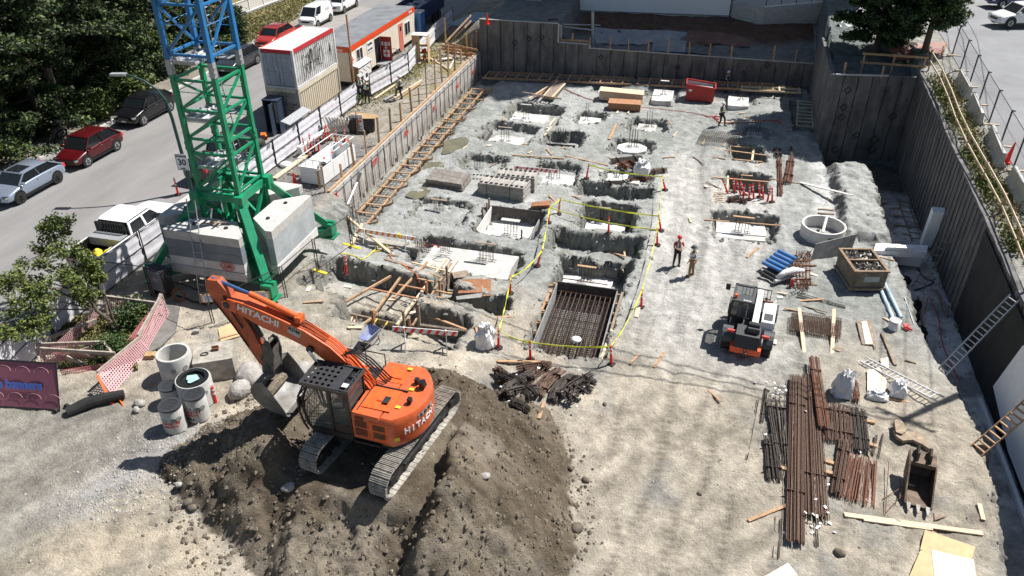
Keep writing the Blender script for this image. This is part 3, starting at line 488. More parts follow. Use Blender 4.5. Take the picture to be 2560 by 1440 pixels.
for i,(a,b,zz)in enumerate([((1115,108),(1193,125),3.9),((1112,118),(1190,136),3.4),((1114,106),(1178,38),4.6),((1112,122),(1178,52),3.9)]):
 mb=MB().beam(P(*a,zz),P(*b,zz+(1.2 if i>1 else 0)),.05,.15);single('guard_plank',mb,'wood',['upper','lower','upper sloping','lower sloping'][i]+' guard board at the far end of the sunlit wall','rail')
def formwork(label,a,b,n,z=None,wid=.85,m='wood',brace=0,name='footing_formwork',h=.14,tie=1.2,mesh=True):
 """two parallel boards on edge with cross ties, braces and stakes: a,b ends of outer line"""
 a=Vector(a);b=Vector(b);u=(b-a).normalized();nn=Vector(n);L=(b-a).length;root=empty(name,label,'formwork',a)
 za=lambda p:gq(p.x,p.y)
 N=max(1,int(round(L/3.6)))
 for side in(0,1):
  for i in range(N):
   p=a+u*L*i/N+nn*wid*side;q=a+u*L*(i+1)/N+nn*wid*side;jit=nn*rnd.uniform(-.03,.03);part('side_board',MB().beam(p+jit,q-u*.01+jit,.09,h),m,root,world=True)
 k=int(L/tie)
 for i in range(k+1):
  p=a+u*min(L-.05,(i*tie+.1+rnd.uniform(-.1,.1)));zz=Vector((0,0,h/2+.025));part('cross_tie',MB().beam(p-nn*.12+zz,p+nn*(wid+.1)+zz,.12,.05),m,root,world=True)
  if brace and i%2==0:
   e=p+nn*(wid+.75);e.z=za(e)+.06;t_=p+nn*(wid+.03)+Vector((0,0,.05))
   part('brace',MB().beam(t_,e,.08,.09).beam(e+Vector((0,0,-.1)),e+Vector((0,0,.25)),.05,.05,up=(1,0,0)).beam(p+nn*wid+Vector((0,0,-.1)),e,.04,.07),m,root,world=True)
 if mesh:
  g=MB()
  for k2 in range(4):g.cyl(a+nn*(wid*(k2+.5)/4)+Vector((0,0,-.28)),b+nn*(wid*(k2+.5)/4)+Vector((0,0,-.28)),.016,n=4)
  for i in range(int(L/.3)):p=a+u*(i*.3+.1)+Vector((0,0,-.26));g.cyl(p,p+nn*wid,.014,n=4)
  part('rebar_mesh',g,'rebar_dark',root,world=True)
 return root
formwork('near run of timber footing forms along the foot of the sunlit wall',(-19.35,36.2,.95),(-19.35,45.5,1.0),(1,0,0),brace=1,wid=1.05)
formwork('middle run of timber footing forms along the foot of the sunlit wall',(-19.35,45.7,.98),(-19.35,53.2,1.05),(1,0,0),brace=1,wid=1.0)
formwork('far run of timber footing forms along the foot of the sunlit wall',(-19.35,53.4,1.05),(-19.35,60.8,1.15),(1,0,0),brace=1,wid=.95)
for i,(x0,x1,w_)in enumerate(((-19.2,-13.4,.0),(-13.0,-6.5,.1),(-6.2,-.3,.0),(.2,5.2,.1))):
 formwork(['leftmost','second','third','rightmost'][i]+' section of old timber forms along the back wall',(x0,wall_y(x0)-2.25,1.45),(x1,wall_y(x1)-2.25,1.45),(0.0,1.0,0),m='wood',wid=1.75,tie=.95,brace=0,mesh=False)
for i in range(3):single('plank',MB().beam((-18.8+8.6*i,wall_y(-18.8+8.6*i)-1.35,1.5),(-10.6+8.6*i,wall_y(-10.6+8.6*i)-1.35,1.5),.09,.14),'wood_old',['left','middle','right'][i]+' long middle board of the back wall forms','plank')
formwork('timber forms in the sun between red bin and far right corner',(2.4,65.4,1.45),(7.2,65.7,1.5),(0,1,0),m='wood_pale',wid=.9,tie=1.5,mesh=False)
formwork('ladder like timber forms against the grey wall at far right',(6.6,58.6,1.15),(6.9,64.2,1.3),(1,0,0),m='wood_pale',wid=1.1,tie=.75,mesh=False)
for i in range(9):
 y=57.6+i*.75;mb=MB().beam((6.5,y,1.25),(5.7,y-.35,1.12),.05,.07);single('timber_stake',mb,'wood_old',ORD[i]+' short brace from the near end of the ladder like forms','timber','braces at the ladder like forms')
pu=MB()
for(x,y,rx_,ry_,s)in((-17.1,48.2,.8,1.5,1),(-17.2,44.0,.7,1.3,2),(-16.9,41.5,.6,.9,3)):
 pass
for i,(x,y,a_,b_)in enumerate(((-16.9,48.3,.75,1.6),(-17.1,44.2,.65,1.2),(-16.6,40.6,.6,1.4))):
 mb=MB();z=min(gq(x+dx*a_*.5,y+dy*b_*.5)for dx in(-1,0,1)for dy in(-1,0,1))+.07;pts=[(x+a_*math.cos(t)*(1+.25*math.sin(3*t+i)),y+b_*math.sin(t)*(1+.2*math.sin(2*t+i)),z)for t in[2*math.pi*k/28 for k in range(28)]];mb.add(pts,[tuple(range(28))]);single('puddle',mb,'water',None,None,kind='structure')
tops=[(2345,168),(2397,240),(2440,318),(2475,400),(2512,485),(2545,560)]
gp=[(13.7,y)for y in(57.2,54.2,51.0,47.8,44.5,41.0,37.8,34.6,31.4,28.2)]
root=empty('guard_rail','long timber guardrail with two boards along top of the right wall','guardrail',(13.8,57,6))
prev=None
for i,(x,y)in enumerate(gp):
 x+=.3+.12*math.sin(i*1.3);z=zr_(y)+.0;part('rail_post',MB().beam((x,y,z-.3),(x,y,z+1.12),.09,.09),'wood',root,world=True);part('post_brace',MB().beam((x+.9,y+.1,z+.05),(x+.05,y,z+.9),.04,.08),'wood',root,world=True)
 if prev:
  for h in(.55,1.08):part('rail_board',MB().beam((prev[0]-.06,prev[1],prev[2]+h),(x-.06,y,z+h+rnd.uniform(-.03,.03)),.04,.11),'wood_pale',root,world=True)
 prev=(x,y,z)
root=empty('guard_rail','short timber guardrail across the top of the corner wall below the evergreen','guardrail',(11,57,6))
for i,x in enumerate((9.9,11.8,13.75)):part('rail_post',MB().beam((x,57.6,5.6),(x,57.6,7.15),.11,.11),'wood',root,world=True)
for h in(6.5,7.1):part('rail_board',MB().beam((9.7,57.5,h),(13.9,57.55,h-.02),.04,.14),'wood',root,world=True)
stakes([(2109,185,157),(2205,190,165)],lambda x,y:P(x,y,6.1),'# stake from the left on top of the corner wall','stakes on the corner wall',w=.13)
for i in range(7):
 y=58.5+i*1.25;z=gq(8.7,y);mb=MB().cyl((8.4,y,5.8),(9.9,y+.6,z+.15),.025,n=5);single('soil_nail_bar',mb,'wood_old',ORD[i]+' thin bar from the near end sticking back from the grey wall top','bar','bars along the top of the grey turning wall')
CX,CY=-20.5,27.85;S=.98;Z0=3.25
T=empty('tower_crane','green and blue lattice tower crane mast on a cross base with concrete ballast','tower crane',(CX,CY,Z0))
def L(x,y,z):return(x-CX,y-CY,z-Z0)
cor=[(CX+sx*S,CY+sy*S)for sx,sy in((1,-1),(1,1),(-1,1),(-1,-1))]
def mast_section(z0,z1,panels,m,label):
 root=part('mast_section',MB().beam((cor[0][0],cor[0][1],z0+.02),(cor[0][0],cor[0][1],z1),.195,.195,up=(1,0,0)),m,T,world=True,label=label)
 for c in cor[1:]:part('leg',MB().beam((c[0],c[1],z0+.02),(c[0],c[1],z1),.195,.195,up=(1,0,0)),m,root,world=True)
 h=(z1-z0)/panels
 for k in range(4):
  a=cor[k];b=cor[(k+1)%4];br=MB()
  for p in range(panels+1):
   z=z0+.22+(h-(.44/panels))*p;br.beam((a[0],a[1],z),(b[0],b[1],z),.095,.10)
  for p in range(panels):
   za=z0+.22+(h-(.44/panels))*p;zb=za+h-(.44/panels)
   if k in(0,):A=(a[0],a[1],za);B_=(b[0],b[1],zb)
   elif k==3:A=(a[0],a[1],za);B_=(b[0],b[1],zb)
   elif k==1:A=(a[0],a[1],zb);B_=(b[0],b[1],za)
   else:A=(a[0],a[1],za);B_=(b[0],b[1],zb)
   br.beam(A,B_,.09,.09);br.cyl((A[0],A[1],(A[2]*.4+B_[2]*.6)),(B_[0],B_[1],(A[2]*.4+B_[2]*.6)),.018,n=4)
  part('lattice_brace',br,m,root,world=True)
 return root
for z0,z1,n,m,lb in((7.05,9.15,1,'green','lowest green mast section'),(9.35,12.35,2,'green','tall green mast section'),(12.95,19.3,3,'blue_steel','blue mast section at the top')):mast_section(z0,z1,n,m,lb)
for zj,m,hh in((9.25,'green',.42),(12.65,'galv',.62)):
 for c in cor:part('joint_fitting',MB().box((c[0],c[1],zj),(.23,.23,hh)).cyl((c[0]-.16,c[1]-.06,zj+.1),(c[0]+.16,c[1]-.06,zj+.1),.035,n=6).cyl((c[0]-.16,c[1]-.06,zj-.12),(c[0]+.16,c[1]-.06,zj-.12),.035,n=6),m,T,world=True)
for zp in(8.15,10.35,12.75):
 pf=part('platform',MB().bb((CX-.9,CY-.9,zp),(CX+.15,CY+.9,zp+.05)).bb((CX+.15,CY+.25,zp),(CX+.95,CY+.9,zp+.05)).bb((CX-.95,CY-.93,zp),(CX+.2,CY-.9,zp+.16)).bb((CX-.95,CY-.9,zp),(CX-.9,CY+.9,zp+.16)).bb((CX-.9,CY+.9,zp),(CX+.95,CY+.93,zp+.16)).bb((CX+.15,CY-.3,zp+.0),(CX+.18,CY+.25,zp+.16)),'galv',T,world=True)
 part('stiffener',MB().bb((CX-.6,CY-.85,zp+.05),(CX-.55,CY+.85,zp+.12)).bb((CX-.2,CY-.85,zp+.05),(CX-.15,CY+.85,zp+.12)),'white',pf,world=True)
for za,zb,xx in((3.9,8.4,.35),(8.2,10.6,.55),(10.4,13.0,.3),(12.8,19,.5)):
 l=MB()
 for s in(-.2,.2):l.cyl((CX+xx,CY+.3+s,za),(CX+xx-.25,CY+.3+s,zb),.024,n=5)
 n=int((zb-za)/.3)
 for i in range(n):t=(i+.5)/n;l.cyl((CX+xx-.25*t,CY+.1,za+(zb-za)*t),(CX+xx-.25*t,CY+.5,za+(zb-za)*t),.017,n=4)
 part('ladder',l,'galv',T,world=True)
bf=MB()
for k in range(4):
 a=cor[k];b=cor[(k+1)%4];bf.beam((a[0],a[1],6.9),(b[0],b[1],6.9),.22,.34);bf.beam((a[0],a[1],4.35),(b[0],b[1],4.35),.16,.18)
 bf.beam((a[0],a[1],4.4),(b[0],b[1],6.75),.13,.15)
for c in cor:bf.beam((c[0],c[1],3.7),(c[0],c[1],7.05),.24,.24,up=(1,0,0))
part('base_frame',bf,'green',T,world=True)
ft=[(CX+2.95,CY-2.95),(CX+2.95,CY+2.95),(CX-2.95,CY+2.95),(CX-2.95,CY-2.95)]
cb=MB();cb.beam((ft[0][0],ft[0][1],3.62),(ft[2][0],ft[2][1],3.62),.42,.44);cb.beam((ft[1][0],ft[1][1],3.60),(ft[3][0],ft[3][1],3.60),.42,.40)
for k in range(4):a=ft[k];b=ft[(k+1)%4];cb.beam((a[0]*.8+CX*.2,a[1]*.8+CY*.2,3.6),(b[0]*.8+CX*.2,b[1]*.8+CY*.2,3.6),.14,.16)
part('cross_beam',cb,'green',T,world=True)
for k,c in enumerate(cor):
 f_=ft[k];o=part('strut',MB().beam((c[0]*1.0+(f_[0]-c[0])*.03,c[1]+(f_[1]-c[1])*.03,6.9),(f_[0]*.96+CX*.04,f_[1]*.96+CY*.04,4.0),.36,.30),'green',T,world=True)
 part('gusset',MB().box((c[0]+(f_[0]-c[0])*.07,c[1]+(f_[1]-c[1])*.07,6.85),(.42,.42,.6)),'green',o,world=True)
 part('foot',MB().box((f_[0],f_[1],3.72),(.52,.52,.62)).cyl((f_[0],f_[1],3.25),(f_[0],f_[1],3.5),.16,n=10).box((f_[0],f_[1],3.27),(.7,.7,.06)).cyl((f_[0]-.3,f_[1],4.05),(f_[0]+.3,f_[1],4.05),.07,n=8),'green',T,world=True)
cols=[['concw','conc','ballast_dark','ballast_dark','conc'],['concw','ballast','ballast','ballast'],['conc','ballast_dark','ballast_dark','ballast'],['conc','ballast_dark','ballast_dark','conc']]
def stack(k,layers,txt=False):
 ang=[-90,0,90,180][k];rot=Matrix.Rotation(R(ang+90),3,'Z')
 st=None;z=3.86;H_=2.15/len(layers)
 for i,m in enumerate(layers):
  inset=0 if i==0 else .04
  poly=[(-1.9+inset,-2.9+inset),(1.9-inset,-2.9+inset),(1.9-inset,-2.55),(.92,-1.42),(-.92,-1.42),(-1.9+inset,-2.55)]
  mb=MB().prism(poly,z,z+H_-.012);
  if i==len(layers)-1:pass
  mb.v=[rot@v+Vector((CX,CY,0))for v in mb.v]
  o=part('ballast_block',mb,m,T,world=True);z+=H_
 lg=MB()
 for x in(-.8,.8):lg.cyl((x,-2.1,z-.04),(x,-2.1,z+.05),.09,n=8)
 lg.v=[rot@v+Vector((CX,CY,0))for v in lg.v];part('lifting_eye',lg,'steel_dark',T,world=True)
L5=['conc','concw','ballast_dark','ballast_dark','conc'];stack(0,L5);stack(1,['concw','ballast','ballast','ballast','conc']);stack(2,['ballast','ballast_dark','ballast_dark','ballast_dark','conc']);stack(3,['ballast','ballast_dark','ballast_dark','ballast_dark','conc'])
ov=MB();c=Vector((CX+1.05,CY-2.91,4.55))
for(rx,rz,w_)in((.30,.17,.02),(.36,.22,.02)):
 for i in range(20):
  a=2*math.pi*i/20;b=2*math.pi*(i+1)/20;ov.beam(c+Vector((rx*math.cos(a),0,rz*math.sin(a))),c+Vector((rx*math.cos(b),0,rz*math.sin(b))),.01,w_)
b=text_mb('GM',.26,c,(1,0,0),(0,0,1),ext=.004,bold=.006);n0=len(ov.v);ov.v+=b.v;ov.f+=[tuple(i+n0 for i in f)for f in b.f];part('painted_mark',ov,'ink_red',T,world=True)
lad=MB();a0=Vector((-20.35,24.0,3.0));a1=Vector((-21.0,25.55,7.35))
for s in(-.21,.21):lad.beam(a0+Vector((s,0,0)),a1+Vector((s,0,0)),.03,.07)
for i in range(12):t=(i+.5)/13;p=a0*(1-t)+a1*t;lad.cyl(p+Vector((-.21,0,0)),p+Vector((.21,0,0)),.018,n=5)
single('ladder',lad,'galv','aluminium ladder leaning against the near ballast stack of the crane','ladder')
for i in range(3):
 mb=MB().beam((-20.9+i*.35,25.7+.2*i,6.10+.05*(i>0)),(-19.8-.2*i,26.1-.25*i,6.12+.05*(i>0)),.08,.035);single('timber_offcut',mb,'wood_old',['left','middle','right'][i]+' loose timber piece on top of the near ballast stack','timber')
E_=empty('electrical_cabinet','dark grey electrical cabinet with reels under the near ballast stack','cabinet',(-22.6,24.3,3.0),R(-12))
part('housing',MB().box((0,0,.85),(.95,.5,1.1)),'steel_dark',E_);part('door',MB().box((0,-.27,.85),(.85,.04,1.0)),'ballast_dark',E_);part('label_plate',MB().box((.05,-.295,.95),(.3,.01,.16)),'galv',E_)
for s in(-.35,.35):part('leg',MB().box((s,0,.15),(.08,.4,.3)),'steel_dark',E_)
rl=MB()
for k in range(3):rl.lathe([(.28+.02*k,-.05),(.34,0),(.28+.02*k,.05),(.22,0)],(0,0,0),18,close=True)
rl.v=[Matrix.Rotation(R(80),3,'X')@v+Vector((-21.6,24.0,3.32))for v in rl.v];single('cable_reel',rl,'rust','rusty cable coil standing beside the grey electrical cabinet','cable reel')
def cable(name,pts,r,m,label,cat='cable',z=.05,n=5,dens=6):
 q=[]
 P_=[G(*p)if len(p)==2 else Vector(p)for p in pts]
 for i in range(len(P_)-1):
  for k in range(dens):q.append(P_[i].lerp(P_[i+1],k/dens))
 q.append(P_[-1]);q2=[]
 for i,p in enumerate(q):
  a=q[max(i-1,0)];b=q[min(i+1,len(q)-1)];p=(a+p*2+b)/4;p=Vector((p.x,p.y,max(gq(p.x,p.y),-5)+z));q2.append(p)
 return single(name,MB().tube(q2,r,n),m,label,cat)
cable('power_cable',[(430,705),(470,715),(500,730),(535,755),(520,765),(480,755),(440,740)],.045,'black','black power cable looping on the ground in front of the crane base')
cable('air_hose',[(850,635),(880,640),(905,655),(930,633),(945,618),(970,612),(960,625),(930,632)],.03,'yellow','yellow hose looping over the soil right of the red delineator','hose')
def corrug(mb,a,b,z0,z1,n,pitch=.28,dep=.045):
 """corrugated sheet between a and b, n outward normal"""
 a=Vector((a[0],a[1],0));b=Vector((b[0],b[1],0));u=(b-a).normalized();L_=(b-a).length;n=Vector(n);k=int(L_/pitch);p_=[];base=len(mb.v)
 xs=[]
 for i in range(k):
  s=L_*i/k;w_=L_/k
  xs+=[(s,0),(s+w_*.30,0),(s+w_*.5,-dep),(s+w_*.8,-dep)]
 xs.append((L_,0))
 for s,d in xs:
  p=a+u*s+n*d;mb.v+=[Vector((p.x,p.y,z0)),Vector((p.x,p.y,z1))]
 for i in range(len(xs)-1):q=base+2*i;mb.f.append((q,q+2,q+3,q+1))
mm('box_white',(.66,.655,.64),.6,var=.10,scale=1.5,stain=.25,stretch=(1,1,3));mm('box_blue',(.36,.42,.50),.6,var=.15,scale=3,stain=.15);mm('box_roof',(.74,.66,.60),.7,var=.10,scale=2.5,stain=.12);mm('box_red',(.48,.03,.04),.6,var=.15);mm('box_beige',(.66,.575,.44),.6,var=.06,scale=2,stain=.06);mm('box_grey',(.42,.40,.35),.7,var=.15,scale=2,stain=.2)
def container(z,label,side_m,door_m,roof_m,rail_m,frame_m):
 x0,x1,y0,y1=-28.75,-26.35,44.75,50.8;h=2.59
 C_=empty('shipping_container',label,'shipping container',((x0+x1)/2,(y0+y1)/2,z))
 s=MB();corrug(s,(x1-.03,y0+.08),(x1-.03,y1-.08),z+.16,z+h-.14,(1,0,0));corrug(s,(x0+.03,y1-.08),(x0+.03,y0+.08),z+.16,z+h-.14,(-1,0,0));corrug(s,(x1-.08,y1-.03),(x0+.08,y1-.03),z+.16,z+h-.14,(0,1,0));part('side_wall',s,side_m,C_,world=True)
 r=MB();b=len(r.v);k=24
 for i in range(k*2+1):
  y=y0+(y1-y0)*i/(k*2);zz=z+h-.02-(.03 if(i//1)%2 else 0);r.v+=[Vector((x0+.05,y,zz)),Vector((x1-.05,y,zz))]
 for i in range(k*2):q=b+2*i;r.f.append((q,q+1,q+3,q+2))
 part('roof',r,roof_m,C_,world=True)
 f=MB()
 for x in(x0,x1):
  for y in(y0,y1):f.box((x+(.07 if x==x0 else-.07),y+(.07 if y==y0 else-.07),z+h/2),(.15,.15,h))
 for y in(y0,y1):f.box(((x0+x1)/2,y+(.05 if y==y0 else-.05),z+.08),(x1-x0-.31,.1,.15));f.box(((x0+x1)/2,y+(.05 if y==y0 else-.05),z+h-.08),(x1-x0-.31,.1,.13))
 part('corner_frame',f,frame_m,C_,world=True)
 f=MB()
 for x in(x0+.04,x1-.04):f.box((x,(y0+y1)/2,z+h-.12),(.09,y1-y0-.31,.26));
 f.box(((x0+x1)/2,y0+.0,z+h-.12),(x1-x0-.31,.09,.22));part('top_rail',f,rail_m,C_,world=True)
 f=MB()
 for x in(x0+.04,x1-.04):f.box((x,(y0+y1)/2,z+.08),(.08,y1-y0-.31,.16))
 part('bottom_rail',f,frame_m,C_,world=True)
 for sgn in(-1,1):
  xc=(x0+x1)/2+sgn*.53;d=part('door',MB().box((xc,y0+.06,z+1.25),(1.03,.05,2.12)).box((xc,y0+.03,z+1.75),(.85,.02,.6)).box((xc,y0+.03,z+.85),(.85,.02,.6)),door_m,C_,world=True)
  lk=MB()
  for dx in(-.25,.2):lk.cyl((xc+dx,y0+.005,z+.18),(xc+dx,y0+.005,z+2.4),.018,n=5);lk.box((xc+dx,y0+.0,z+1.05),(.1,.05,.07));lk.box((xc+dx+.12,y0+.0,z+1.1),(.25,.03,.03))
  part('locking_bar',lk,'galv',d,world=True)
 return C_
C2=container(2.96+2.62,'upper white shipping container with red top rail and black graffiti','box_white','box_blue','box_roof','box_red','box_white')
C1=container(3.0,'lower beige shipping container carrying the white graffiti one','box_beige','box_grey','box_beige','box_beige','box_grey')
g=MB();xx=-26.315
def stroke(mb,pts,r=.022):
 mb.tube([Vector(p)for p in pts],r,5)
y0=46.0
for i,(oy,top,bot,kind)in enumerate([(0.0,7.55,6.1,'C'),(.55,7.5,6.2,'O'),(1.05,7.6,6.2,'m'),(1.6,7.6,6.4,'I'),(2.0,7.75,6.5,'T'),(2.45,7.5,6.3,'d')]):
 cy=y0+oy;cz=(top+bot)/2;rz=(top-bot)/2
 if kind in 'COd':stroke(g,[(xx,cy+.24*math.cos(t),cz+rz*math.sin(t))for t in[R(50+(300 if kind=='C' else 360)*k/16)for k in range(17)]])
 elif kind=='m':stroke(g,[(xx,cy-.2,bot),(xx,cy-.2,top),(xx,cy-.05,top+.1),(xx,cy+.0,cz),(xx,cy+.05,top+.1),(xx,cy+.2,top),(xx,cy+.2,bot)])
 elif kind=='I':stroke(g,[(xx,cy,bot),(xx,cy,top),(xx,cy+.12,top+.1)])
 else:stroke(g,[(xx,cy-.2,top),(xx,cy+.2,top),(xx,cy,top),(xx,cy,bot),(xx,cy+.2,bot-.15)])
for i in range(5):cy=46.1+i*.5;stroke(g,[(xx,cy+.18*math.cos(t),6.75+.14*math.sin(t))for t in[R(180*k/8)for k in range(9)]])
for i in range(3):cy=49.8;stroke(g,[(xx,cy-.15+.08*i,6.8),(xx,cy,7.4-.1*i),(xx,cy+.15-.08*i,6.8),(xx,cy,6.5),(xx,cy-.15+.08*i,6.8)],.016)
part('graffiti',g,'ink_black',C2,world=True)
g=MB()
for i,(z,t)in enumerate(((4.55,'GLDU 312605'),(4.35,'22G1'),(4.1,'MAX GR'),(3.9,'TARE'),(3.7,'NET'))):
 b=text_mb(t,.15,(-27.0,44.74,z),(1,0,0),(0,0,1),ext=.003);n0=len(g.v);g.v+=b.v;g.f+=[tuple(i+n0 for i in f)for f in b.f]
part('stencilled_codes',g,'ink_black',C1,world=True)
K=empty('tool_cabinet','tall dark blue steel cabinet with open door before the containers','cabinet',(-27.75,43.7,3.0))
mm('cab_blue',(.03,.045,.075),.5,var=.15);x0,x1,y0,y1=-28.25,-27.2,43.3,44.3
part('housing',MB().bb((x0,y0,3.02),(x0+.05,y1,5.2)).bb((x1-.05,y0,3.02),(x1,y1,5.2)).bb((x0+.05,y1-.05,3.02),(x1-.05,y1,5.2)).bb((x0-.03,y0-.03,5.2),(x1+.03,y1+.03,5.27)).bb((x0+.05,y0,3.02),(x1-.05,y1-.05,3.08)),'cab_blue',K,world=True)
part('door',MB().bb((x1-.28,y0-.62,3.08),(x1-.22,y0-.01,5.15)),'cab_blue',K,world=True);part('inner_box',MB().bb((x0+.3,y1-.4,3.5),(x1-.2,y1-.1,4.9)),'box_grey',K,world=True)
TR=empty('office_trailer','cream site office trailer with orange red stripe and red doors','site office',(-27.7,59.5,3.0))
x0,x1,y0,y1,z0,z1=-29.85,-26.6,53.2,66.9,3.5,6.1
mm('stripe',(.72,.07,.012),.45,var=.06,stain=.03);mm('roof_grey',(.125,.13,.14),.75,var=.25,scale=.9,col2=(.21,.22,.23));mm('door_pink',(.58,.17,.13),.6,var=.1);mm('door_red',(.33,.018,.015),.55,var=.1)
w_=MB().bb((x0,y0,z0),(x1,y1,z1-.38));part('wall',w_,'tan',TR,world=True)
gr=MB()
for i in range(34):y=y0+.4+i*.4;gr.bb((x1,y,z0+.02),(x1+.006,y+.012,z1-.5))
part('panel_seams',gr,'cream',TR,world=True)
part('fascia_stripe',MB().bb((x0-.04,y0-.04,z1-.38),(x1+.04,y1+.04,z1)),'stripe',TR,world=True);part('roof',MB().bb((x0,y0,z1+.002),(x1,y1,z1+.05)),'roof_grey',TR,world=True)
part('chassis',MB().bb((x0+.4,y0+.2,3.25),(x1-.15,y1-.2,3.48)).bb((x0+.6,57.6,3.02),(x1-.4,58.3,3.4)).bb((x0+.6,60.2,3.02),(x1-.4,60.9,3.4)),'black',TR,world=True)
def trl(name,ya,yb,za,zb,m,d=.03,par=None):return part(name,MB().bb((x1,ya,za),(x1+d,yb,zb)),m,par or TR,world=True)
def tx(zpx):return zpx
yA=lambda x,y:onplane(x,y,(x1,0,0),(1,0,0))
for(a,b_)in(((889,122),(908,145)),((1010,55),(1025,73))):
 A=yA(a[0],a[1]+3);B_=yA(b_[0],b_[1]+4);f=trl('window',A.y,B_.y,min(A.z,B_.z)-.15,max(A.z,B_.z)-.0,'white',.035);trl('pane',A.y+.06,B_.y-.06,min(A.z,B_.z)-.09,max(A.z,B_.z)-.06,'glass_dark',.045,f);trl('mullion',(A.y+B_.y)/2-.03,(A.y+B_.y)/2+.03,min(A.z,B_.z)-.09,max(A.z,B_.z)-.06,'white',.055,f)
A=yA(995,62);B_=yA(1006,124);d=trl('door',A.y,B_.y+.35,B_.z+.02,A.z,'door_pink',.03,None);trl('window',A.y+.25,A.y+.55,A.z-.6,A.z-.25,'glass_dark',.045,d)
yd=yA(936,105).y;part('door_opening',MB().bb((x1,yd-.05,3.6),(x1+.012,yd+1.05,5.5)),'black',TR,world=True)
D=part('door',MB().bb((x1+.02,yd+1.05,3.6),(x1+.98,yd+1.10,5.5)),'door_red',TR,world=True,label='open dark red door with first aid cross')
part('cross_panel',MB().bb((x1+.25,yd+1.035,3.9),(x1+.78,yd+1.05,4.45)),'white',D,world=True);part('red_cross',MB().bb((x1+.47,yd+1.02,3.96),(x1+.57,yd+1.034,4.39)).bb((x1+.31,yd+1.022,4.13),(x1+.468,yd+1.034,4.23)).bb((x1+.572,yd+1.022,4.13),(x1+.73,yd+1.034,4.23)),'ink_red',D,world=True)
part('notice',MB().bb((x1+.12,yd+1.035,4.8),(x1+.3,yd+1.05,5.1)).bb((x1+.38,yd+1.035,4.75),(x1+.62,yd+1.05,5.08)).bb((x1+.7,yd+1.035,4.82),(x1+.88,yd+1.05,5.1)).bb((x1+.4,yd+1.035,4.55),(x1+.6,yd+1.05,4.68)),'white_dirty',D,world=True)
st=MB().bb((x1+.05,yd-.15,3.5),(x1+1.35,yd+1.25,3.6));
for i in range(2):st.bb((x1+1.36,yd+.0,3.3-.17*i),(x1+1.6+.2*i,yd+1.1,3.36-.17*i))
part('step',st,'galv',TR,world=True)
hr=MB()
for yy in(yd+1.3,):hr.tube([(x1+.1,yy,4.5),(x1+1.3,yy,4.5),(x1+1.9,yy,3.9)],.025,5);hr.tube([(x1+1.3,yy,3.5),(x1+1.3,yy,4.5)],.025,5);hr.tube([(x1+.1,yy,4.05),(x1+1.3,yy,4.05)],.02,5)
part('handrail',hr,'galv',TR,world=True)
A=yA(915,102);B_=yA(930,128);sg=trl('sign_panel',A.y,B_.y+.2,4.8,5.62,'white',.03)
cy=(A.y+B_.y+.2)/2
g=MB()
for t,s,z in(('VanMar',.32,5.42),('SITE OFFICE',.20,5.0)):
 b=text_mb(t,s,(x1+.035,cy,z),(0,1,0),(0,0,1),bold=.005,tw=.95 if s>.25 else .85);n0=len(g.v);g.v+=b.v;g.f+=[tuple(i+n0 for i in f)for f in b.f]
part('sign_text',g,'ink_black',sg,world=True)
b=text_mb('Britco',.30,(x1+.05,y1-1.0,z1-.20),(0,1,0),(0,0,1),bold=.008);part('logo_text',b,'white',TR,world=True)
b=text_mb('Britco',.34,((x0+x1)/2+.75,y0-.05,z1-.20),(1,0,0),(0,0,1),bold=.008);part('logo_text',b,'white',TR,world=True)
sg=trl('sign_panel',53.4,53.95,4.7,5.4,'white',.03);part('red_cross',MB().bb((x1+.03,53.63,4.8),(x1+.04,53.73,5.3)).bb((x1+.031,53.48,5.0),(x1+.041,53.629,5.1)).bb((x1+.031,53.731,5.0),(x1+.041,53.88,5.1)),'ink_red',sg,world=True)
part('corner_trim',MB().bb((x1-.01,y0-.05,z0-.6),(x1+.06,y0+.02,z1+.0)),'rust',TR,world=True)
N_=empty('notice_board','white notice board under a small lean-to roof beside the trailer','notice board',(-26.2,54.2,3.0))
part('board',MB().bb((-26.1,53.4,3.2),(-26.03,55.6,4.45)),'white',N_,world=True);part('roof',MB().add([(-26.5,53.3,4.75),(-25.95,53.3,4.6),(-25.95,55.8,4.6),(-26.5,55.8,4.75),(-26.5,53.3,4.71),(-25.95,53.3,4.56),(-25.95,55.8,4.56),(-26.5,55.8,4.71)],[(3,2,1,0)[::-1],(7,6,5,4),(0,4,5,1),(1,5,6,2),(2,6,7,3),(3,7,4,0)]),'white_dirty',N_,world=True)
for y in(53.35,55.65):part('post',MB().beam((-26.06,y,3.0),(-26.06,y,4.65),.07,.07,up=(1,0,0)),'wood_red',N_,world=True)
g=MB()
for i in range(9):g.bb((-26.028,53.5+.22*i,4.22-.12*(i%3)),(-26.02,53.64+.22*i,4.3-.12*(i%3)))
g.bb((-26.028,53.6,3.5),(-26.02,54.1,3.8));g.bb((-26.028,54.5,3.5),(-26.02,54.9,3.8));part('notices',g,'ink_black',N_,world=True)
q=MB().beam((-26.3,52.9,3),(-26.3,52.9,8.6),.10,.10,up=(1,0,0));single('timber_post',q,'wood_red','tall brown post standing at the near corner of the office trailer','post')
V=empty('dump_truck','dark blue open tipper truck loaded with rubble parked behind the trailer','truck',(-28.5,73,3));mm('truck_blue',(.015,.03,.11),.5,var=.2)
part('cab',MB().box((-29.2,68.2,4.3),(2.3,1.5,2.2)),'white',V,world=True);part('cab_visor',MB().box((-29.2,67.42,4.8),(2.0,.05,.8)),'glass_dark',V,world=True)
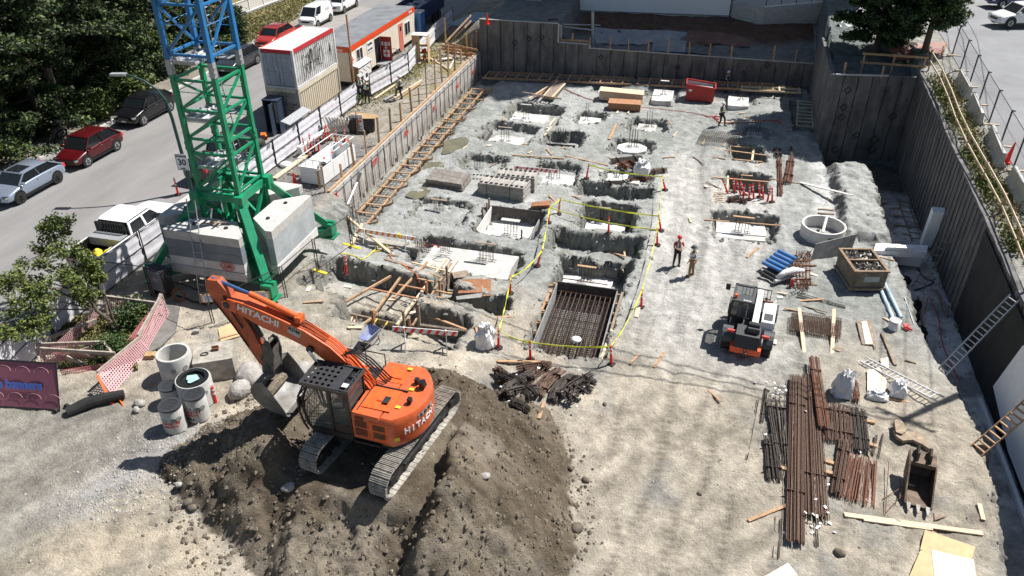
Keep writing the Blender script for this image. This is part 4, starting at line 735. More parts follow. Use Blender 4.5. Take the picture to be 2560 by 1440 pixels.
part('box_side',MB().bb((-29.9,69.6,3.9),(-29.8,77,5.3)).bb((-27.4,69.6,3.9),(-27.3,77,5.3)).bb((-29.8,69.6,3.9),(-27.4,69.7,5.4)).bb((-29.8,69.7,3.9),(-27.4,77,4.0)),'truck_blue',V,world=True)
rb=MB()
for i in range(60):rb.box((-28.6+rnd.uniform(-1,1),rnd.uniform(70,76.6),4.75+rnd.uniform(-.15,.25)),(.3+.3*rnd.random(),.3+.3*rnd.random(),.15),rnd.uniform(0,3),rnd.uniform(-.5,.5))
part('load',rb,'galv',V,world=True)
for y in(68.3,74.0,75.2):
 for x in(-30.0,-27.35):part('wheel',MB().cyl((x-.14,y,3.52),(x+.14,y,3.52),.5,n=16),'rubber',V,world=True)
q=MB();q.bb((-27.0,67.2,3.02),(-26.2,68.3,5.6));q.box((-26.6,67.75,5.66),(.9,1.2,.1));Q=empty('portable_toilet','blue portable toilet cabin behind the far end of the office trailer','portable toilet',(-26.6,67.7,3));part('cabin',MB().bb((-27.0,67.2,3.02),(-26.15,68.3,5.5)),'pipeblue',Q,world=True);part('roof',MB().box((-26.58,67.75,5.56),(.95,1.2,.1),taper=.8),'white_dirty',Q,world=True)
K=empty('shelf_unit','open plywood shelf cabinet standing at the fence behind the guards','shelf',(-24.6,63.2,3.05),R(8));
p0=P(1055,152,3.05);K.location=p0
part('side_panel',MB().bb((-.65,-.45,0),(-.61,.45,2.2)),'ply',K);part('side_panel',MB().bb((.61,-.45,0),(.65,.45,2.2)),'ply',K);part('back_panel',MB().bb((-.61,-.45,0),(-.0,-.41,2.2)),'ply',K);part('top',MB().bb((-.7,-.5,2.2),(.7,.5,2.24)),'ply_pale',K)
for z in(.1,.7,1.3):part('shelf',MB().bb((-.61,-.41,z),(.61,.44,z+.03)),'ply',K)
part('contents',MB().box((.25,-.0,.3),(.25,.3,.3)).box((.3,0,.9),(.2,.3,.25)).box((.1,.1,.85),(.15,.2,.2)),'ink_red',K)
fl=[(-22.6,14.2),(-24.1,18.6),(-25.3,22.6),(-26.0,25.5),(-26.15,28.5)]
foot_px=[(-10,985),(120,900),(285,768),(355,700),(425,640)]
pan=[]
ys=[31.5,34.7,37.9,41.1,44.2,47.3,50.3,53.4]
line=[(-22.5,11.3),(-23.5,14.2),(-24.3,17.2),(-24.9,20.2),(-25.15,23.3),(-25.15,26.5),(-25.1,29.7),(-25.0,32.6),(-24.9,35.5),(-24.85,38.4),(-24.8,41.4),(-24.8,44.4),(-24.75,47.3),(-24.7,50.1),(-24.55,51.9),(-24.1,54.9),(-23.8,57.9),(-24.2,61.0),(-24.5,64.2),(-24.9,67.4),(-25.1,70.6),(-25.3,73.8)]
for i in range(len(line)-1):
 a=Vector((*line[i],3.05));b=Vector((*line[i+1],3.05));u=(b-a).normalized();n=Vector((u.y,-u.x,0));far=i>=13
 if i==13:continue
 lab='white scrim fence panel, %s from the near end along the street'%ORD[i]
 o=empty('scrim_fence',lab,'fence panel',a,group='white scrim fence panels along the street')
 a2=a+u*.06;b2=b-u*.06;sc=MB();nu=16;nv=10;base=0
 for j in range(nv+1):
  for k in range(nu+1):
   p=a2.lerp(b2,k/nu)+Vector((0,0,.08+1.52*j/nv));w=.025*math.sin(j*2.1+.35*math.sin(k*.7+i)+i)+.012*math.sin(k*1.7+j*.3);sc.v.append(p+n*w)
 for j in range(nv):
  for k in range(nu):q=j*(nu+1)+k;sc.f.append((q,q+1,q+nu+2,q+nu+1))
 part('scrim',sc,'scrim',o,world=True,smooth=True)
 fr=MB();
 for p in(a2,b2):fr.cyl(p,p+Vector((0,0,1.68)),.032,n=6)
 for z in(.05,.85,1.66):fr.cyl(a2+Vector((0,0,z))+n*.035,b2+Vector((0,0,z))+n*.035,.018 if z==.85 else .024,n=5)
 part('frame',fr,'black',o,world=True)
 if i%3!=1:part('tag_plate',MB().beam(b2-u*.55+Vector((0,0,1.52))+n*.06,b2-u*.25+Vector((0,0,1.52))+n*.06,.02,.12),'ballast_dark',o,world=True)
 part('foot',MB().box(a+Vector((0,0,.03)),(.5,.12,.07)),'black',o,world=True)
q=MB().add([(-25.5,40.7,4.98),(-24.9,40.7,4.8),(-24.85,43.5,4.8),(-25.45,43.5,4.98),(-25.5,40.7,4.92),(-24.9,40.7,4.74),(-24.85,43.5,4.74),(-25.45,43.5,4.92)],[(0,1,2,3),(7,6,5,4),(0,4,5,1),(1,5,6,2),(2,6,7,3),(3,7,4,0)]);q.cyl((-25.1,40.8,3.0),(-25.1,40.8,4.8),.05,n=6);q.cyl((-25.05,43.4,3.0),(-25.05,43.4,4.8),.05,n=6);single('canopy',q,'galv','narrow sheet metal roof above the fence in front of the containers','roof')
b0=Vector((-27.75,34.0,3.0));LP=empty('street_lamp','dark green curved street lamp with a speed sign on its pole','street lamp',b0)
pole=[onplane(x,y,b0,(math.sin(YW)*-1,math.cos(YW),0))for x,y in((478,470),(462,410),(448,360),(430,295),(413,250),(390,222),(362,203),(335,192),(313,186))]
pole=[b0]+pole;part('pole',MB().tube(pole,[.11]*3+[.085]*3+[.06]*4,8),'green' if False else mat('lamp_green',(.012,.055,.045),.45),LP,world=True)
hd=pole[-1];dr=(pole[-1]-pole[-2]).normalized();dr.z=.0;dr.normalize();part('lamp_head',MB().beam(hd-dr*.05,hd+dr*.75,.30,.12),'galv',LP,world=True);
sp=onplane(458,403,b0,(-math.sin(YW),math.cos(YW),0));rr=Vector((math.cos(R(8)),math.sin(R(8)),0));nn=Vector((math.sin(R(8)),-math.cos(R(8)),0));spc=sp+nn*.14
s1=part('sign_panel',MB().beam(spc-rr*.34,spc+rr*.34,.02,.95),'white',LP,world=True)
g=MB()
for t,s,dz in(('MAXIMUM',.13,.34),('30',.50,-.02),('km/h',.13,-.36)):
 b=text_mb(t,s,spc+nn*.018+Vector((0,0,dz)),rr,(0,0,1),bold=.012 if s>.2 else .004,ext=.003,tw=.95);n0=len(g.v);g.v+=b.v;g.f+=[tuple(i+n0 for i in f)for f in b.f]
fr=spc+nn*.014
for sx in(-1,1):g.beam(fr+rr*.31*sx+Vector((0,0,-.44)),fr+rr*.31*sx+Vector((0,0,.44)),.008,.02,up=nn)
for sz in(-1,1):g.beam(fr-rr*.31+Vector((0,0,.44*sz)),fr+rr*.31+Vector((0,0,.44*sz)),.008,.02)
part('sign_text',g,'ink_black',s1,world=True)
def car(label,loc,heading,style='hatch',paint='white',L=4.4,W=1.8,Hh=1.5,cat='car',group=None,roofrack=False,name='parked_car'):
 """heading: world angle of the nose. local x forward"""
 root=empty(name,label,cat,loc,heading,group)
 hl=L/2;hw=W/2;gc=.22
 st={'hatch':dict(hood=.93,belt=.98,nose=.72,cowl=.52,ws=.26,rt=-.55,rb=-.92,tail=.98),'suv':dict(hood=1.02,belt=1.08,nose=.82,cowl=.50,ws=.26,rt=-.62,rb=-.93,tail=1.05),'van':dict(hood=1.12,belt=1.15,nose=.9,cowl=.74,ws=.44,rt=-.93,rb=-.985,tail=1.15),'pickup':dict(hood=1.15,belt=1.22,nose=1.0,cowl=.42,ws=.26,rt=-.12,rb=-.20,tail=1.22)}[style]
 ring=lambda x,w,zb,zs,zt,wt:[(x,-w*.92,zb),(x,-w,zb+.18),(x,-w,zs-.12),(x,-w*.965,zs),(x,-wt*w,zt),(x,wt*w,zt),(x,w*.965,zs),(x,w,zs-.12),(x,w,zb+.18),(x,w*.92,zb)]
 S_=[(hl,.80,gc+.12,.52,.56,.6),(hl-.10,.92,gc+.03,st['nose']-.08,st['nose'],.7),(hl-.45,.99,gc,st['nose']+.02,st['nose']+.10,.72),(hl*st['cowl']+.02,1.,gc,st['belt']-.04,st['hood']+.02,.84),(0,1.,gc,st['belt'],st['belt']+.02,.85),(-hl*.55,1.,gc,st['belt'],st['belt']+.02,.85),(-hl+.40,.99,gc,st['tail']-.02,st['tail'],.80),(-hl+.10,.95,gc+.05,st['tail']-.10,st['tail']-.06,.75),(-hl,.86,gc+.15,st['tail']-.35,st['tail']-.3,.7)]
 mb=MB()
 for x,w,zb,zs,zt,wt in S_:mb.v+=[Vector(p)for p in ring(x,w*hw,zb,zs,zt,wt)]
 n=10
 for i in range(len(S_)-1):
  for k in range(n):mb.f.append((i*n+k,i*n+(k+1)%n,(i+1)*n+(k+1)%n,(i+1)*n+k))
 mb.f.append(tuple(range(n))[::-1]);mb.f.append(tuple((len(S_)-1)*n+k for k in range(n)))
 body=part('body',mb,paint,root,smooth=True);mo=body.modifiers.new('s','SUBSURF');mo.levels=2;mo.render_levels=2
 zb=st['belt']-.03;zt=Hh;x1=hl*st['cowl'];x2=hl*st['ws'];x3=hl*st['rt'];x4=hl*st['rb']
 gl=MB();wt=hw*.80;wb=hw*.93
 gl.add([(x1,-wb*.93,zb),(x1,wb*.93,zb),(x2,wt*.95,zt-.06),(x2,-wt*.95,zt-.06)],[(0,1,2,3)])
 gl.add([(x4,-wb*.9,zb),(x4,wb*.9,zb),(x3,wt*.93,zt-.06),(x3,-wt*.93,zt-.06)],[(3,2,1,0)])
 for s in(-1,1):
  q=[(x1-.05,s*wb*.955,zb),(x4+.05,s*wb*.955,zb),(x3+.02,s*wt*.99,zt-.08),(x2-.02,s*wt*.99,zt-.08)];gl.add(q,[(0,1,2,3)if s<0 else(3,2,1,0)])
 part('windows',gl,'glass_dark',root)
 rf=MB();xs=[x2+.05,x2-.15,(x2+x3)/2,x3+.15,x3-.04]
 for i,x in enumerate(xs):
  zz=zt-.085 if i in(0,4)else zt-.02 if i!=2 else zt;ww=wt*(.97 if i in(0,4)else 1.0);rf.v+=[Vector(p)for p in((x,-ww,zz-.045),(x,-ww*.86,zz),(x,ww*.86,zz),(x,ww,zz-.045))]
 for i in range(4):
  for k in range(3):rf.f.append((i*4+k,i*4+k+1,(i+1)*4+k+1,(i+1)*4+k))
 roof=part('roof',rf,paint,root,smooth=True)
 t=.42 if style!='van' else .28
 for s in(-1,1):
  for q in(((x1,s*wb*.955,zb),(x2,s*wt*.985,zt-.06),.06,.05),((x4,s*wb*.945,zb),(x3,s*wt*.985,zt-.06),.12 if style!='van' else .2,.07),((x1+(x4-x1)*t*1.15,s*wb*.965,zb),(x2+(x3-x2)*t*1.05,s*wt,zt-.07),.08,.03)):part('pillar',MB().beam(*q),paint,root)
 if style=='van':
  sp_=MB()
  for s in(-1,1):a=.30;xa=x1+(x4-x1)*a;xb=x2+(x3-x2)*a;sp_.add([(xa,s*(wb*.965+.012),zb-.03),(x4+.02,s*(wb*.965+.012),zb-.03),(x3,s*(wt+.012),zt-.07),(xb,s*(wt+.012),zt-.07)],[(0,1,2,3)if s<0 else(3,2,1,0)])
  part('side_panel',sp_,paint,root)
 wr=.33 if style in('hatch','van')else .37
 for fx in(hl-.85,-hl+.85):
  for s in(-1,1):
   part('wheel_arch',MB().cyl((fx,s*(hw-.08),wr+.04),(fx,s*(hw+.004),wr+.04),wr+.07,n=20),'black',root)
   wh=part('wheel',MB().cyl((fx,s*(hw-.2),wr),(fx,s*(hw+.02),wr),wr,n=20),'rubber',root)
   rm=MB().cyl((fx,s*(hw+.0),wr),(fx,s*(hw+.028),wr),wr*.62,n=16)
   part('rim',rm,'galv' if paint!='paint_silver' else 'steel_dark',wh)
   sk=MB()
   for k in range(5):a=2*math.pi*k/5;sk.beam((fx+.04*math.cos(a),s*(hw+.035),wr+.04*math.sin(a)),(fx+wr*.55*math.cos(a),s*(hw+.035),wr+wr*.55*math.sin(a)),.03,.05,up=(0,1,0))
   part('spokes',sk,'steel_dark' if paint!='paint_silver' else 'black',wh)
 for s in(-1,1):
  part('headlight',MB().box((hl-.16,s*(hw*.72),st['nose']-.10),(.22,.34,.13),rz=s*-.35),'chrome',root);part('taillight',MB().box((-hl+.08,s*hw*.80,st['tail']-.18),(.16,.22,.22)),'ink_red',root)
  part('mirror',MB().box((x1-.12,s*(hw+.10),zb+.08),(.12,.2,.13)),paint,root)
  part('door_handle',MB().box((-.1,s*(hw+.008),st['belt']-.13),(.14,.02,.03)).box((-1.0,s*(hw+.008),st['belt']-.13),(.14,.02,.03)),'chrome',root)
  part('sill',MB().box((0,s*(hw-.02),gc+.06),(L*.46,.06,.10)),'black',root)
 part('number_plate',MB().box((hl+.0,0,.48),(.02,.32,.12)),'white',root);part('grille',MB().box((hl-.04,0,st['nose']-.22),(.1,.8,.16)),'black',root);part('number_plate',MB().box((-hl,0,.7),(.02,.32,.12)),'white',root)
 if roofrack:
  rr_=MB()
  for s in(-1,1):rr_.tube([(x2-.1,s*wt*.85,zt-.01),(x2-.25,s*wt*.85,zt+.06),(x3+.25,s*wt*.85,zt+.06),(x3+.1,s*wt*.85,zt-.01)],.02,5)
  for x in(x2-.4,x3+.5):rr_.beam((x,-wt*.85,zt+.08),(x,wt*.85,zt+.08),.07,.03)
  part('roof_rack',rr_,'black',root)
 return root
mat('paint_silver',(.34,.40,.50),.25,.5,var=.04,coat=.7);mat('paint_red',(.075,.004,.006),.3,.1,var=.05,coat=.35);mat('paint_orange',(.42,.035,.02),.25,.2,var=.05,coat=.8);mat('paint_black',(.007,.007,.009),.28,.0,var=.05,coat=.35);mat('paint_grey',(.035,.038,.045),.2,.3,var=.05,coat=.8);mat('paint_olive',(.075,.085,.065),.35,.2,var=.08,coat=.4);mat('paint_white',(.80,.80,.80),.3,var=.03,coat=.6);mat('paint_blue',(.015,.03,.13),.2,.2,var=.05,coat=.8)
for k in('paint_silver','paint_red','paint_orange','paint_black','paint_grey','paint_olive','paint_white','paint_blue'):M[k]=MATS[k]
N=-math.pi/2
c=car('silver blue hatchback with sunroof parked at the left edge',P(72,478,3.02),N,'hatch','paint_silver',4.45,1.78,1.47)
part('sunroof',MB().box((.12,0,1.475),(.75,.9,.02)),'glass_dark',c)
car('dark red compact car parked between the silver and black cars',P(230,392,3.02),N,'hatch','paint_red',4.3,1.8,1.62)
car('black crossover parked behind the dark red car under the trees',P(368,292,3.02),N,'suv','paint_black',4.6,1.88,1.62)
car('dark grey crossover parked across the road from the containers',P(598,170,3.02),N,'suv','paint_grey',4.6,1.85,1.68,roofrack=True)
car('orange red crossover parked behind the containers by the dry lawn',P(690,110,3.02),N,'suv','paint_orange',4.5,1.8,1.62,roofrack=True)
c=car('white delivery van with small grey lettering parked on the street',P(792,60,3.02),N,'van','paint_white',4.4,1.75,1.88,cat='van',name='parked_van')
g=MB()
for i in range(5):
 b=MB().beam((-1.5,.80-.045*i*0,1.55-.09*i),(-.5-.15*(i%2),.80,1.55-.09*i),.01,.03);b.v=[Vector((v.x,(.815-(v.z-1.15)*.20),v.z))for v in b.v];n0=len(g.v);g.v+=b.v;g.f+=[tuple(k+n0 for k in f)for f in b.f]
part('side_lettering',g,'galv',c)
car('older white minivan parked behind the delivery van',P(858,24,3.02),N,'van','paint_white',4.7,1.8,1.85,cat='van',name='parked_van')
c=car('olive green pickup parked behind the crane mast with red cloth on its nose',Vector((-27.55,37.5,3.02)),R(84),'pickup','paint_olive',5.6,1.95,1.85,cat='pickup truck',name='pickup_truck')
part('truck_bed',MB().bb((-2.7,-.85,1.2),(-.75,-.8,1.30)).bb((-2.7,.8,1.2),(-.75,.85,1.30)).bb((-2.7,-.8,1.225),(-.75,.8,1.25)),'black',c)
q=MB().box((-26.6,40.3,4.15),(.32,.22,.18),.4,.5).box((-26.4,40.2,4.05),(.1,.25,.3),.9,.3);single('red_cloth',q,'del_orange','red orange flag cloth hanging at the nose of the olive pickup','flag')
hd=math.atan2(7.0,-.6)
c=empty('pickup_truck','white crew cab pickup with toolbox and yellow bags in its bed','pickup truck',(-26.75,27.55,3.02),R(90.5))
L_=6.0;hw=1.0
b=MB();
S_=[(3.0,.80,.5,.95),(2.9,.93,.35,1.12),(2.4,.99,.35,1.20),(1.45,1.,.35,1.28),(1.3,1.,.35,1.28)]
ring=lambda x,w,z0,z1:[(x,-w,z0),(x,-w,z1-.15),(x,-w*.9,z1),(x,w*.9,z1),(x,w,z1-.15),(x,w,z0)]
for s_ in S_+[(-.75,1.,.35,1.28),(-.8,1.,.35,1.28)]:b.v+=[Vector(p)for p in ring(*s_)]
for i in range(6):
 for k in range(6):b.f.append((i*6+k,i*6+(k+1)%6,(i+1)*6+(k+1)%6,(i+1)*6+k))
b.f.append((5,4,3,2,1,0));b.f.append(tuple(36+k for k in range(6)));part('body',b,'paint_white',c,sharp=40)
cabm=MB();zt=1.93
part('roof',MB().add([(.95,-.78,zt-.06),(.95,.78,zt-.06),(.7,.82,zt),(.7,-.82,zt),(-.5,.82,zt),(-.5,-.82,zt),(-.72,.78,zt-.05),(-.72,-.78,zt-.05)],[(0,1,2,3),(3,2,4,5),(5,4,6,7)]).add([(.95,-.80,zt-.07),(-.72,-.80,zt-.07),(-.72,-.84,zt-.14),(.95,-.84,zt-.14)],[(3,2,1,0)]).add([(.95,.80,zt-.07),(-.72,.80,zt-.07),(-.72,.84,zt-.14),(.95,.84,zt-.14)],[(0,1,2,3)]),'paint_white',c)
gl=MB().add([(1.5,-.86,1.27),(1.5,.86,1.27),(.95,.78,zt-.08),(.95,-.78,zt-.08)],[(0,1,2,3)]).add([(-.8,-.86,1.27),(-.8,.86,1.27),(-.72,.78,zt-.08),(-.72,-.78,zt-.08)],[(3,2,1,0)])
for s in(-1,1):gl.add([(1.45,s*.93,1.27),(-.78,s*.93,1.27),(-.70,s*.83,zt-.13),(.93,s*.83,zt-.13)],[(0,1,2,3)if s<0 else(3,2,1,0)])
part('windows',gl,'glass_dark',c)
pl=MB()
for s in(-1,1):
 for xa,xb,w_ in((1.5,.95,.08),(.30,.22,.14),(-.78,-.70,.14)):pl.beam((xa,s*.945,1.26),(xb,s*.845,zt-.12),w_,.05,up=(0,1,0))
part('pillars',pl,'paint_white',c)
bed=MB().bb((-2.95,-.99,.45),(-.82,-.88,1.28)).bb((-2.95,.88,.45),(-.82,.99,1.28)).bb((-3.0,-.99,.45),(-2.93,.99,1.28));part('bed_side',bed,'paint_white',c);part('bed_liner',MB().bb((-2.93,-.88,.62),(-.82,.88,.68)).bb((-2.93,-.875,.68),(-.82,-.85,1.30)).bb((-2.93,.85,.68),(-.82,.875,1.30)),'black',c)
for s in(-1,1):
 part('taillight',MB().box((-2.99,s*.92,1.0),(.06,.16,.42)),'ink_red',c);part('headlight',MB().box((2.93,s*.75,.9),(.12,.3,.2)),'chrome',c)
 for fx in(2.0,-1.9):
  part('wheel_arch',MB().cyl((fx,s*.93,.45),(fx,s*1.003,.45),.46,n=20),'black',c);wh=part('wheel',MB().cyl((fx,s*.80,.38),(fx,s*1.02,.38),.38,n=20),'rubber',c);part('rim',MB().cyl((fx,s*1.0,.38),(fx,s*1.03,.38),.24,n=14),'galv',wh)
 part('mirror',MB().box((1.2,s*1.12,1.35),(.14,.24,.2)),'black',c)
part('bumper',MB().box((-3.1,0,.55),(.15,1.8,.2)),'chrome',c);b=text_mb('RAM',.16,(-3.008,.0,1.12),(0,-1,0),(0,0,1))if False else MB().box((-3.01,-.3,1.08),(.01,.28,.05));part('tailgate_badge',b,'steel_dark',c)
hr=MB()
for y in(-.8,.8):hr.beam((-.95,y,1.28),(-.95,y,1.85),.05,.05,up=(1,0,0))
hr.beam((-.95,-.8,1.85),(-.95,.8,1.85),.06,.06)
for k in range(11):hr.beam((-.95,-.72+k*.144,1.3),(-.95,-.72+k*.144,1.83),.03,.05,up=(0,1,0))
part('headache_rack',hr,'black',c)
tbx=empty('toolbox','silver crossbed toolbox in the bed of the white pickup','toolbox',c.location,c.rotation_euler[2]);part('box',MB().bb((-1.55,-.85,.95),(-1.0,.85,1.33)),'galv',tbx);part('lid',MB().bb((-1.58,-.87,1.335),(-.98,.87,1.37)),'galv',tbx)
mw_=c.matrix_basis
def inbed(x,y,z):return Matrix.Translation(c.location)@Matrix.Rotation(c.rotation_euler[2],4,'Z')@Vector((x,y,z))
for i,(x,y,r)in enumerate(((-2.45,-.35,.26),(-2.1,-.55,.24),(-2.55,.25,.28),(-2.15,.0,.22))):
 mb=MB();mb.lathe([(0,0),(r,.04),(r*1.05,.18),(r*.5,.30),(0,.33)],inbed(x,y,.80),10);single('yellow_bag',mb,'yellow',['near right','middle','near left','rear'][i]+' yellow bag in the bed of the white pickup','bag',smooth=True)
mb=MB();mb.lathe([(0,0),(.15,0),(.18,.36),(.165,.36),(.14,.03),(0,.03)],inbed(-1.85,-.62,.72),14);single('bucket',mb,'white','white bucket standing in the bed of the white pickup','bucket')
car('silver SUV parked at the top right edge of the lane',P(2548,62,7.05),R(200),'suv','paint_white',4.6,1.85,1.65)
car('dark blue car parked behind the silver one at top right',P(2530,14,7.1),R(195),'hatch','paint_blue',4.5,1.8,1.5)
Mb=empty('motorcycle','dark covered motorcycle standing in shade beside the red car','motorcycle',P(150,352,3.1),R(100))
for x in(-.62,.62):
 w_=MB();w_.lathe([(.22,-.05),(.30,-.05),(.30,.05),(.22,.05)],(0,0,0),18,close=True);w_.v=[Matrix.Rotation(R(90),3,'X')@v+Vector((x,0,.3))for v in w_.v];part('wheel',w_,'rubber',Mb)
part('frame_body',MB().tube([(-.55,0,.5),(-.2,0,.78),(.3,0,.8),(.55,0,.35)],[.08,.16,.14,.06],8).box((.05,0,.42),(.45,.28,.35)),'steel_dark',Mb);part('seat',MB().tube([(-.6,0,.82),(-.2,0,.86),(.05,0,.84)],[.08,.13,.10],8),'black',Mb);part('handlebar',MB().tube([(.42,-.38,1.02),(.45,0,.95),(.42,.38,1.02)],.025,6),'chrome',Mb);part('windscreen',MB().box((.5,0,1.1),(.03,.4,.35),ry=-.4),'galv',Mb)
EX=empty('excavator','orange tracked excavator on the dirt mound with raised boom and wide bucket','excavator',(-8.95,17.4,3.85),R(178))
ua=R(81-178)
Rt=Matrix.Rotation(ua,3,'Z')
def tr(mb,m=Rt):mb.v=[m@v for v in mb.v];return mb
def trackpath(L_=4.85,h=.92,n=10):
 r=h/2;pts=[]
 for i in range(n+1):a=-math.pi/2+math.pi*i/n;pts.append((L_/2-r+r*math.cos(a),r+r*math.sin(a)))
 for i in range(n+1):a=math.pi/2+math.pi*i/n;pts.append((-L_/2+r+r*math.cos(a),r+r*math.sin(a)))
 return pts
for s in(-1,1):
 tp=trackpath();
 loop=tp+[tp[0]];seg=[math.dist(loop[i],loop[i+1])for i in range(len(loop)-1)];tot=sum(seg);nsh=52;sh=MB();d=0;i=0
 for k in range(nsh):
  t=tot*k/nsh;a=0;acc=0
  while acc+seg[a]<t:acc+=seg[a];a+=1
  f=(t-acc)/seg[a];x=loop[a][0]+(loop[a+1][0]-loop[a][0])*f;z=loop[a][1]+(loop[a+1][1]-loop[a][1])*f;dx=loop[a+1][0]-loop[a][0];dz=loop[a+1][1]-loop[a][1];ang=math.atan2(dz,dx)
  w_=tot/nsh;sh.box((x,s*1.28,z),(w_*.90,.62,.035),ry=-ang);nx,nz=math.sin(ang),-math.cos(ang)
  for q in(-.3,.0,.3):sh.box((x+nx*.035+q*w_*math.cos(ang),s*1.28,z+nz*.035+q*w_*math.sin(ang)),(.018,.62,.05),ry=-ang)
 tk=part('track',tr(sh),mat('track_steel',(.46,.43,.38),.7,.25,var=.3,scale=5,stain=.25),EX)
 fr=MB();fr.bb((-1.9,s*1.28-.16,.22),(1.9,s*1.28+.16,.66));fr.bb((-1.2,s*1.28-.24,.40),(1.2,s*1.28+.24,.5));part('track_frame',tr(fr),'steel_dark',tk)
 for xx in(-1.96,1.96):part('sprocket',tr(MB().cyl((xx,s*1.28-.12,.46),(xx,s*1.28+.12,.46),.36,n=16).cyl((xx,s*1.28-.26,.46),(xx,s*1.28+.26,.46),.16,n=12)),'steel_dark',tk)
 rl=MB()
 for k in range(7):rl.cyl((-1.5+k*.5,s*1.28-.14,.16),(-1.5+k*.5,s*1.28+.14,.16),.10,n=8)
 part('rollers',tr(rl),'steel_dark',tk)
cf=MB();cf.bb((-.75,-.75,.42),(.75,.75,.85))
for a in(-1,1):
 for b_ in(-1,1):cf.beam((.5*a,.5*b_,.68),(1.05*a,1.2*b_,.52),.34,.26)
part('undercarriage',tr(cf),'steel_dark',EX);part('slew_ring',MB().cyl((0,0,.85),(0,0,1.02),.62,n=24),'steel_dark',EX)
def arc(cx,cy,r,a0,a1,n):return[(cx+r*math.cos(R(a0+(a1-a0)*i/n)),cy+r*math.sin(R(a0+(a1-a0)*i/n)))for i in range(n+1)]
out=[(1.05,-1.36),(1.05,.20),(.35,.30),(.35,1.38)]+[(-.55,1.40)]+arc(.02,0,1.74,128,232,14)+[(-.55,-1.40)]
part('deck_frame',MB().prism([(1.75,-1.36),(1.75,1.34),(-.5,1.36)]+arc(.02,0,1.66,126,234,12)+[(-.5,-1.36)],1.02,1.22),'steel_dark',EX)
hs=MB();
def loftprism(mb,poly,levels):
 n=len(poly);b=len(mb.v);cx=sum(p[0]for p in poly)/n;cy=sum(p[1]for p in poly)/n
 for z,sc in levels:mb.v+=[Vector((cx+(p[0]-cx)*sc,cy+(p[1]-cy)*sc,z))for p in poly]
 for l in range(len(levels)-1):
  for i in range(n):mb.f.append((b+l*n+i,b+l*n+(i+1)%n,b+(l+1)*n+(i+1)%n,b+(l+1)*n+i))
 mb.f.append(tuple(b+(len(levels)-1)*n+i for i in range(n)));return mb
eng=[(.30,.30),(.30,1.36),(-.60,1.40),(-.75,1.35),(-.75,.30)]
eh=part('body_cover',loftprism(MB(),[(.32,-.32),(.32,1.37),(-.62,1.41),(-.62,-.32)],[(1.22,1.0),(2.12,1.0),(2.22,.97)]),'orange',EX,sharp=35)
cwp=[(-.60,1.42)]+arc(.02,0,1.74,125,235,16)+[(-.60,-1.42)]
cw=part('counterweight',loftprism(MB(),cwp,[(1.12,.96),(1.30,1.0),(1.95,1.0),(2.12,.985),(2.20,.93)]),'orange',EX,sharp=40)
part('side_deck',loftprism(MB(),[(.32,-1.40),(.32,-.34),(-.62,-.34),(-.62,-1.41)],[(1.22,1.0),(2.06,1.0),(2.12,.97)]),'orange',EX,sharp=35)
fd=part('front_deck',loftprism(MB(),[(1.72,-1.38),(1.72,-.48),(.34,-.48),(.34,-1.38)],[(1.22,1.0),(1.72,1.0),(1.78,.97)]),'orange',EX,sharp=35)
hp=MB();hp.box((-.35,.55,2.235),(.95,1.0,.03));hp.box((-.35,.55,2.27),(.28,.34,.05),taper=.75);part('engine_hood',hp,'orange_trim',EX);part('engine_hood',MB().box((-.30,-.80,2.145),(.7,.85,.05)).box((-.30,-.80,2.185),(.42,.45,.035)),'orange_trim',EX)
part('hood_gap',MB().box((-.35,-.02,2.235),(1.3,.05,.02)).box((.18,.62,2.235),(.03,1.2,.015)),'black',EX)
part('exhaust_vent',MB().box((-.55,.62,2.31),(.20,.30,.02)),'steel_dark',EX)
for(x,y)in((-1.25,.45),(-1.1,-.5)):part('work_light',MB().box((x,y,2.33),(.14,.14,.16)).cyl((x,y,2.2),(x,y,2.3),.03,n=6),'black',EX)
part('camera_housing',MB().box((-1.35,-.35,2.36),(.16,.22,.22),ry=.3),'black',EX)
wl=MB()
for(x,y)in((-.98,.75),(-1.05,-.15),(-.6,-1.1)):wl.box((x,y,2.232),(.16,.11,.012))
part('warning_label',wl,'yellow',EX)
g1=part('side_door',MB().bb((-.88,1.40,1.30),(-.28,1.425,2.02)),'orange_trim',EX)
lv=MB()
for(xa,xb,za,zb)in((-.80,-.40,1.72,1.94),(-.80,-.40,1.40,1.64)):
 for k in range(6):z=za+(zb-za)*k/6;lv.bb((xa,1.427,z),(xb,1.437,z+.02))
 lv.bb((xa,1.424,za),(xb,1.431,zb))
part('grille',lv,'rust',g1)
lv=MB()
for(xa,xb,za,zb)in((-.18,.22,1.70,1.95),(-.18,.22,1.36,1.62),(-.1,.2,2.0,2.12)):lv.bb((xa,1.395,za),(xb,1.402,zb))
part('grille',lv,mat('grille_dark',(.16,.035,.015),.7),EX)
part('sill_step',MB().bb((.3,1.30,1.06),(-.62,1.46,1.14)),'black',EX)
def arctext(s,r,ang0,z,size,m,step,name='lettering',tilt=0,zs=0):
 g=MB()
 for i,chh in enumerate(s):
  a=R(ang0)+i*step;p=Vector((.02+r*math.cos(a),r*math.sin(a),z+zs*i));rt=Vector((-math.sin(a),math.cos(a),tilt));b=text_mb(chh,size,p,rt,(0,0,1),bold=size*.03);n0=len(g.v);g.v+=b.v;g.f+=[tuple(k+n0 for k in f)for f in b.f]
 return part(name,g,m,EX)
a0=147
arctext('HITACHI',1.752,143,1.62,.30,'white',.125)
q=MB();
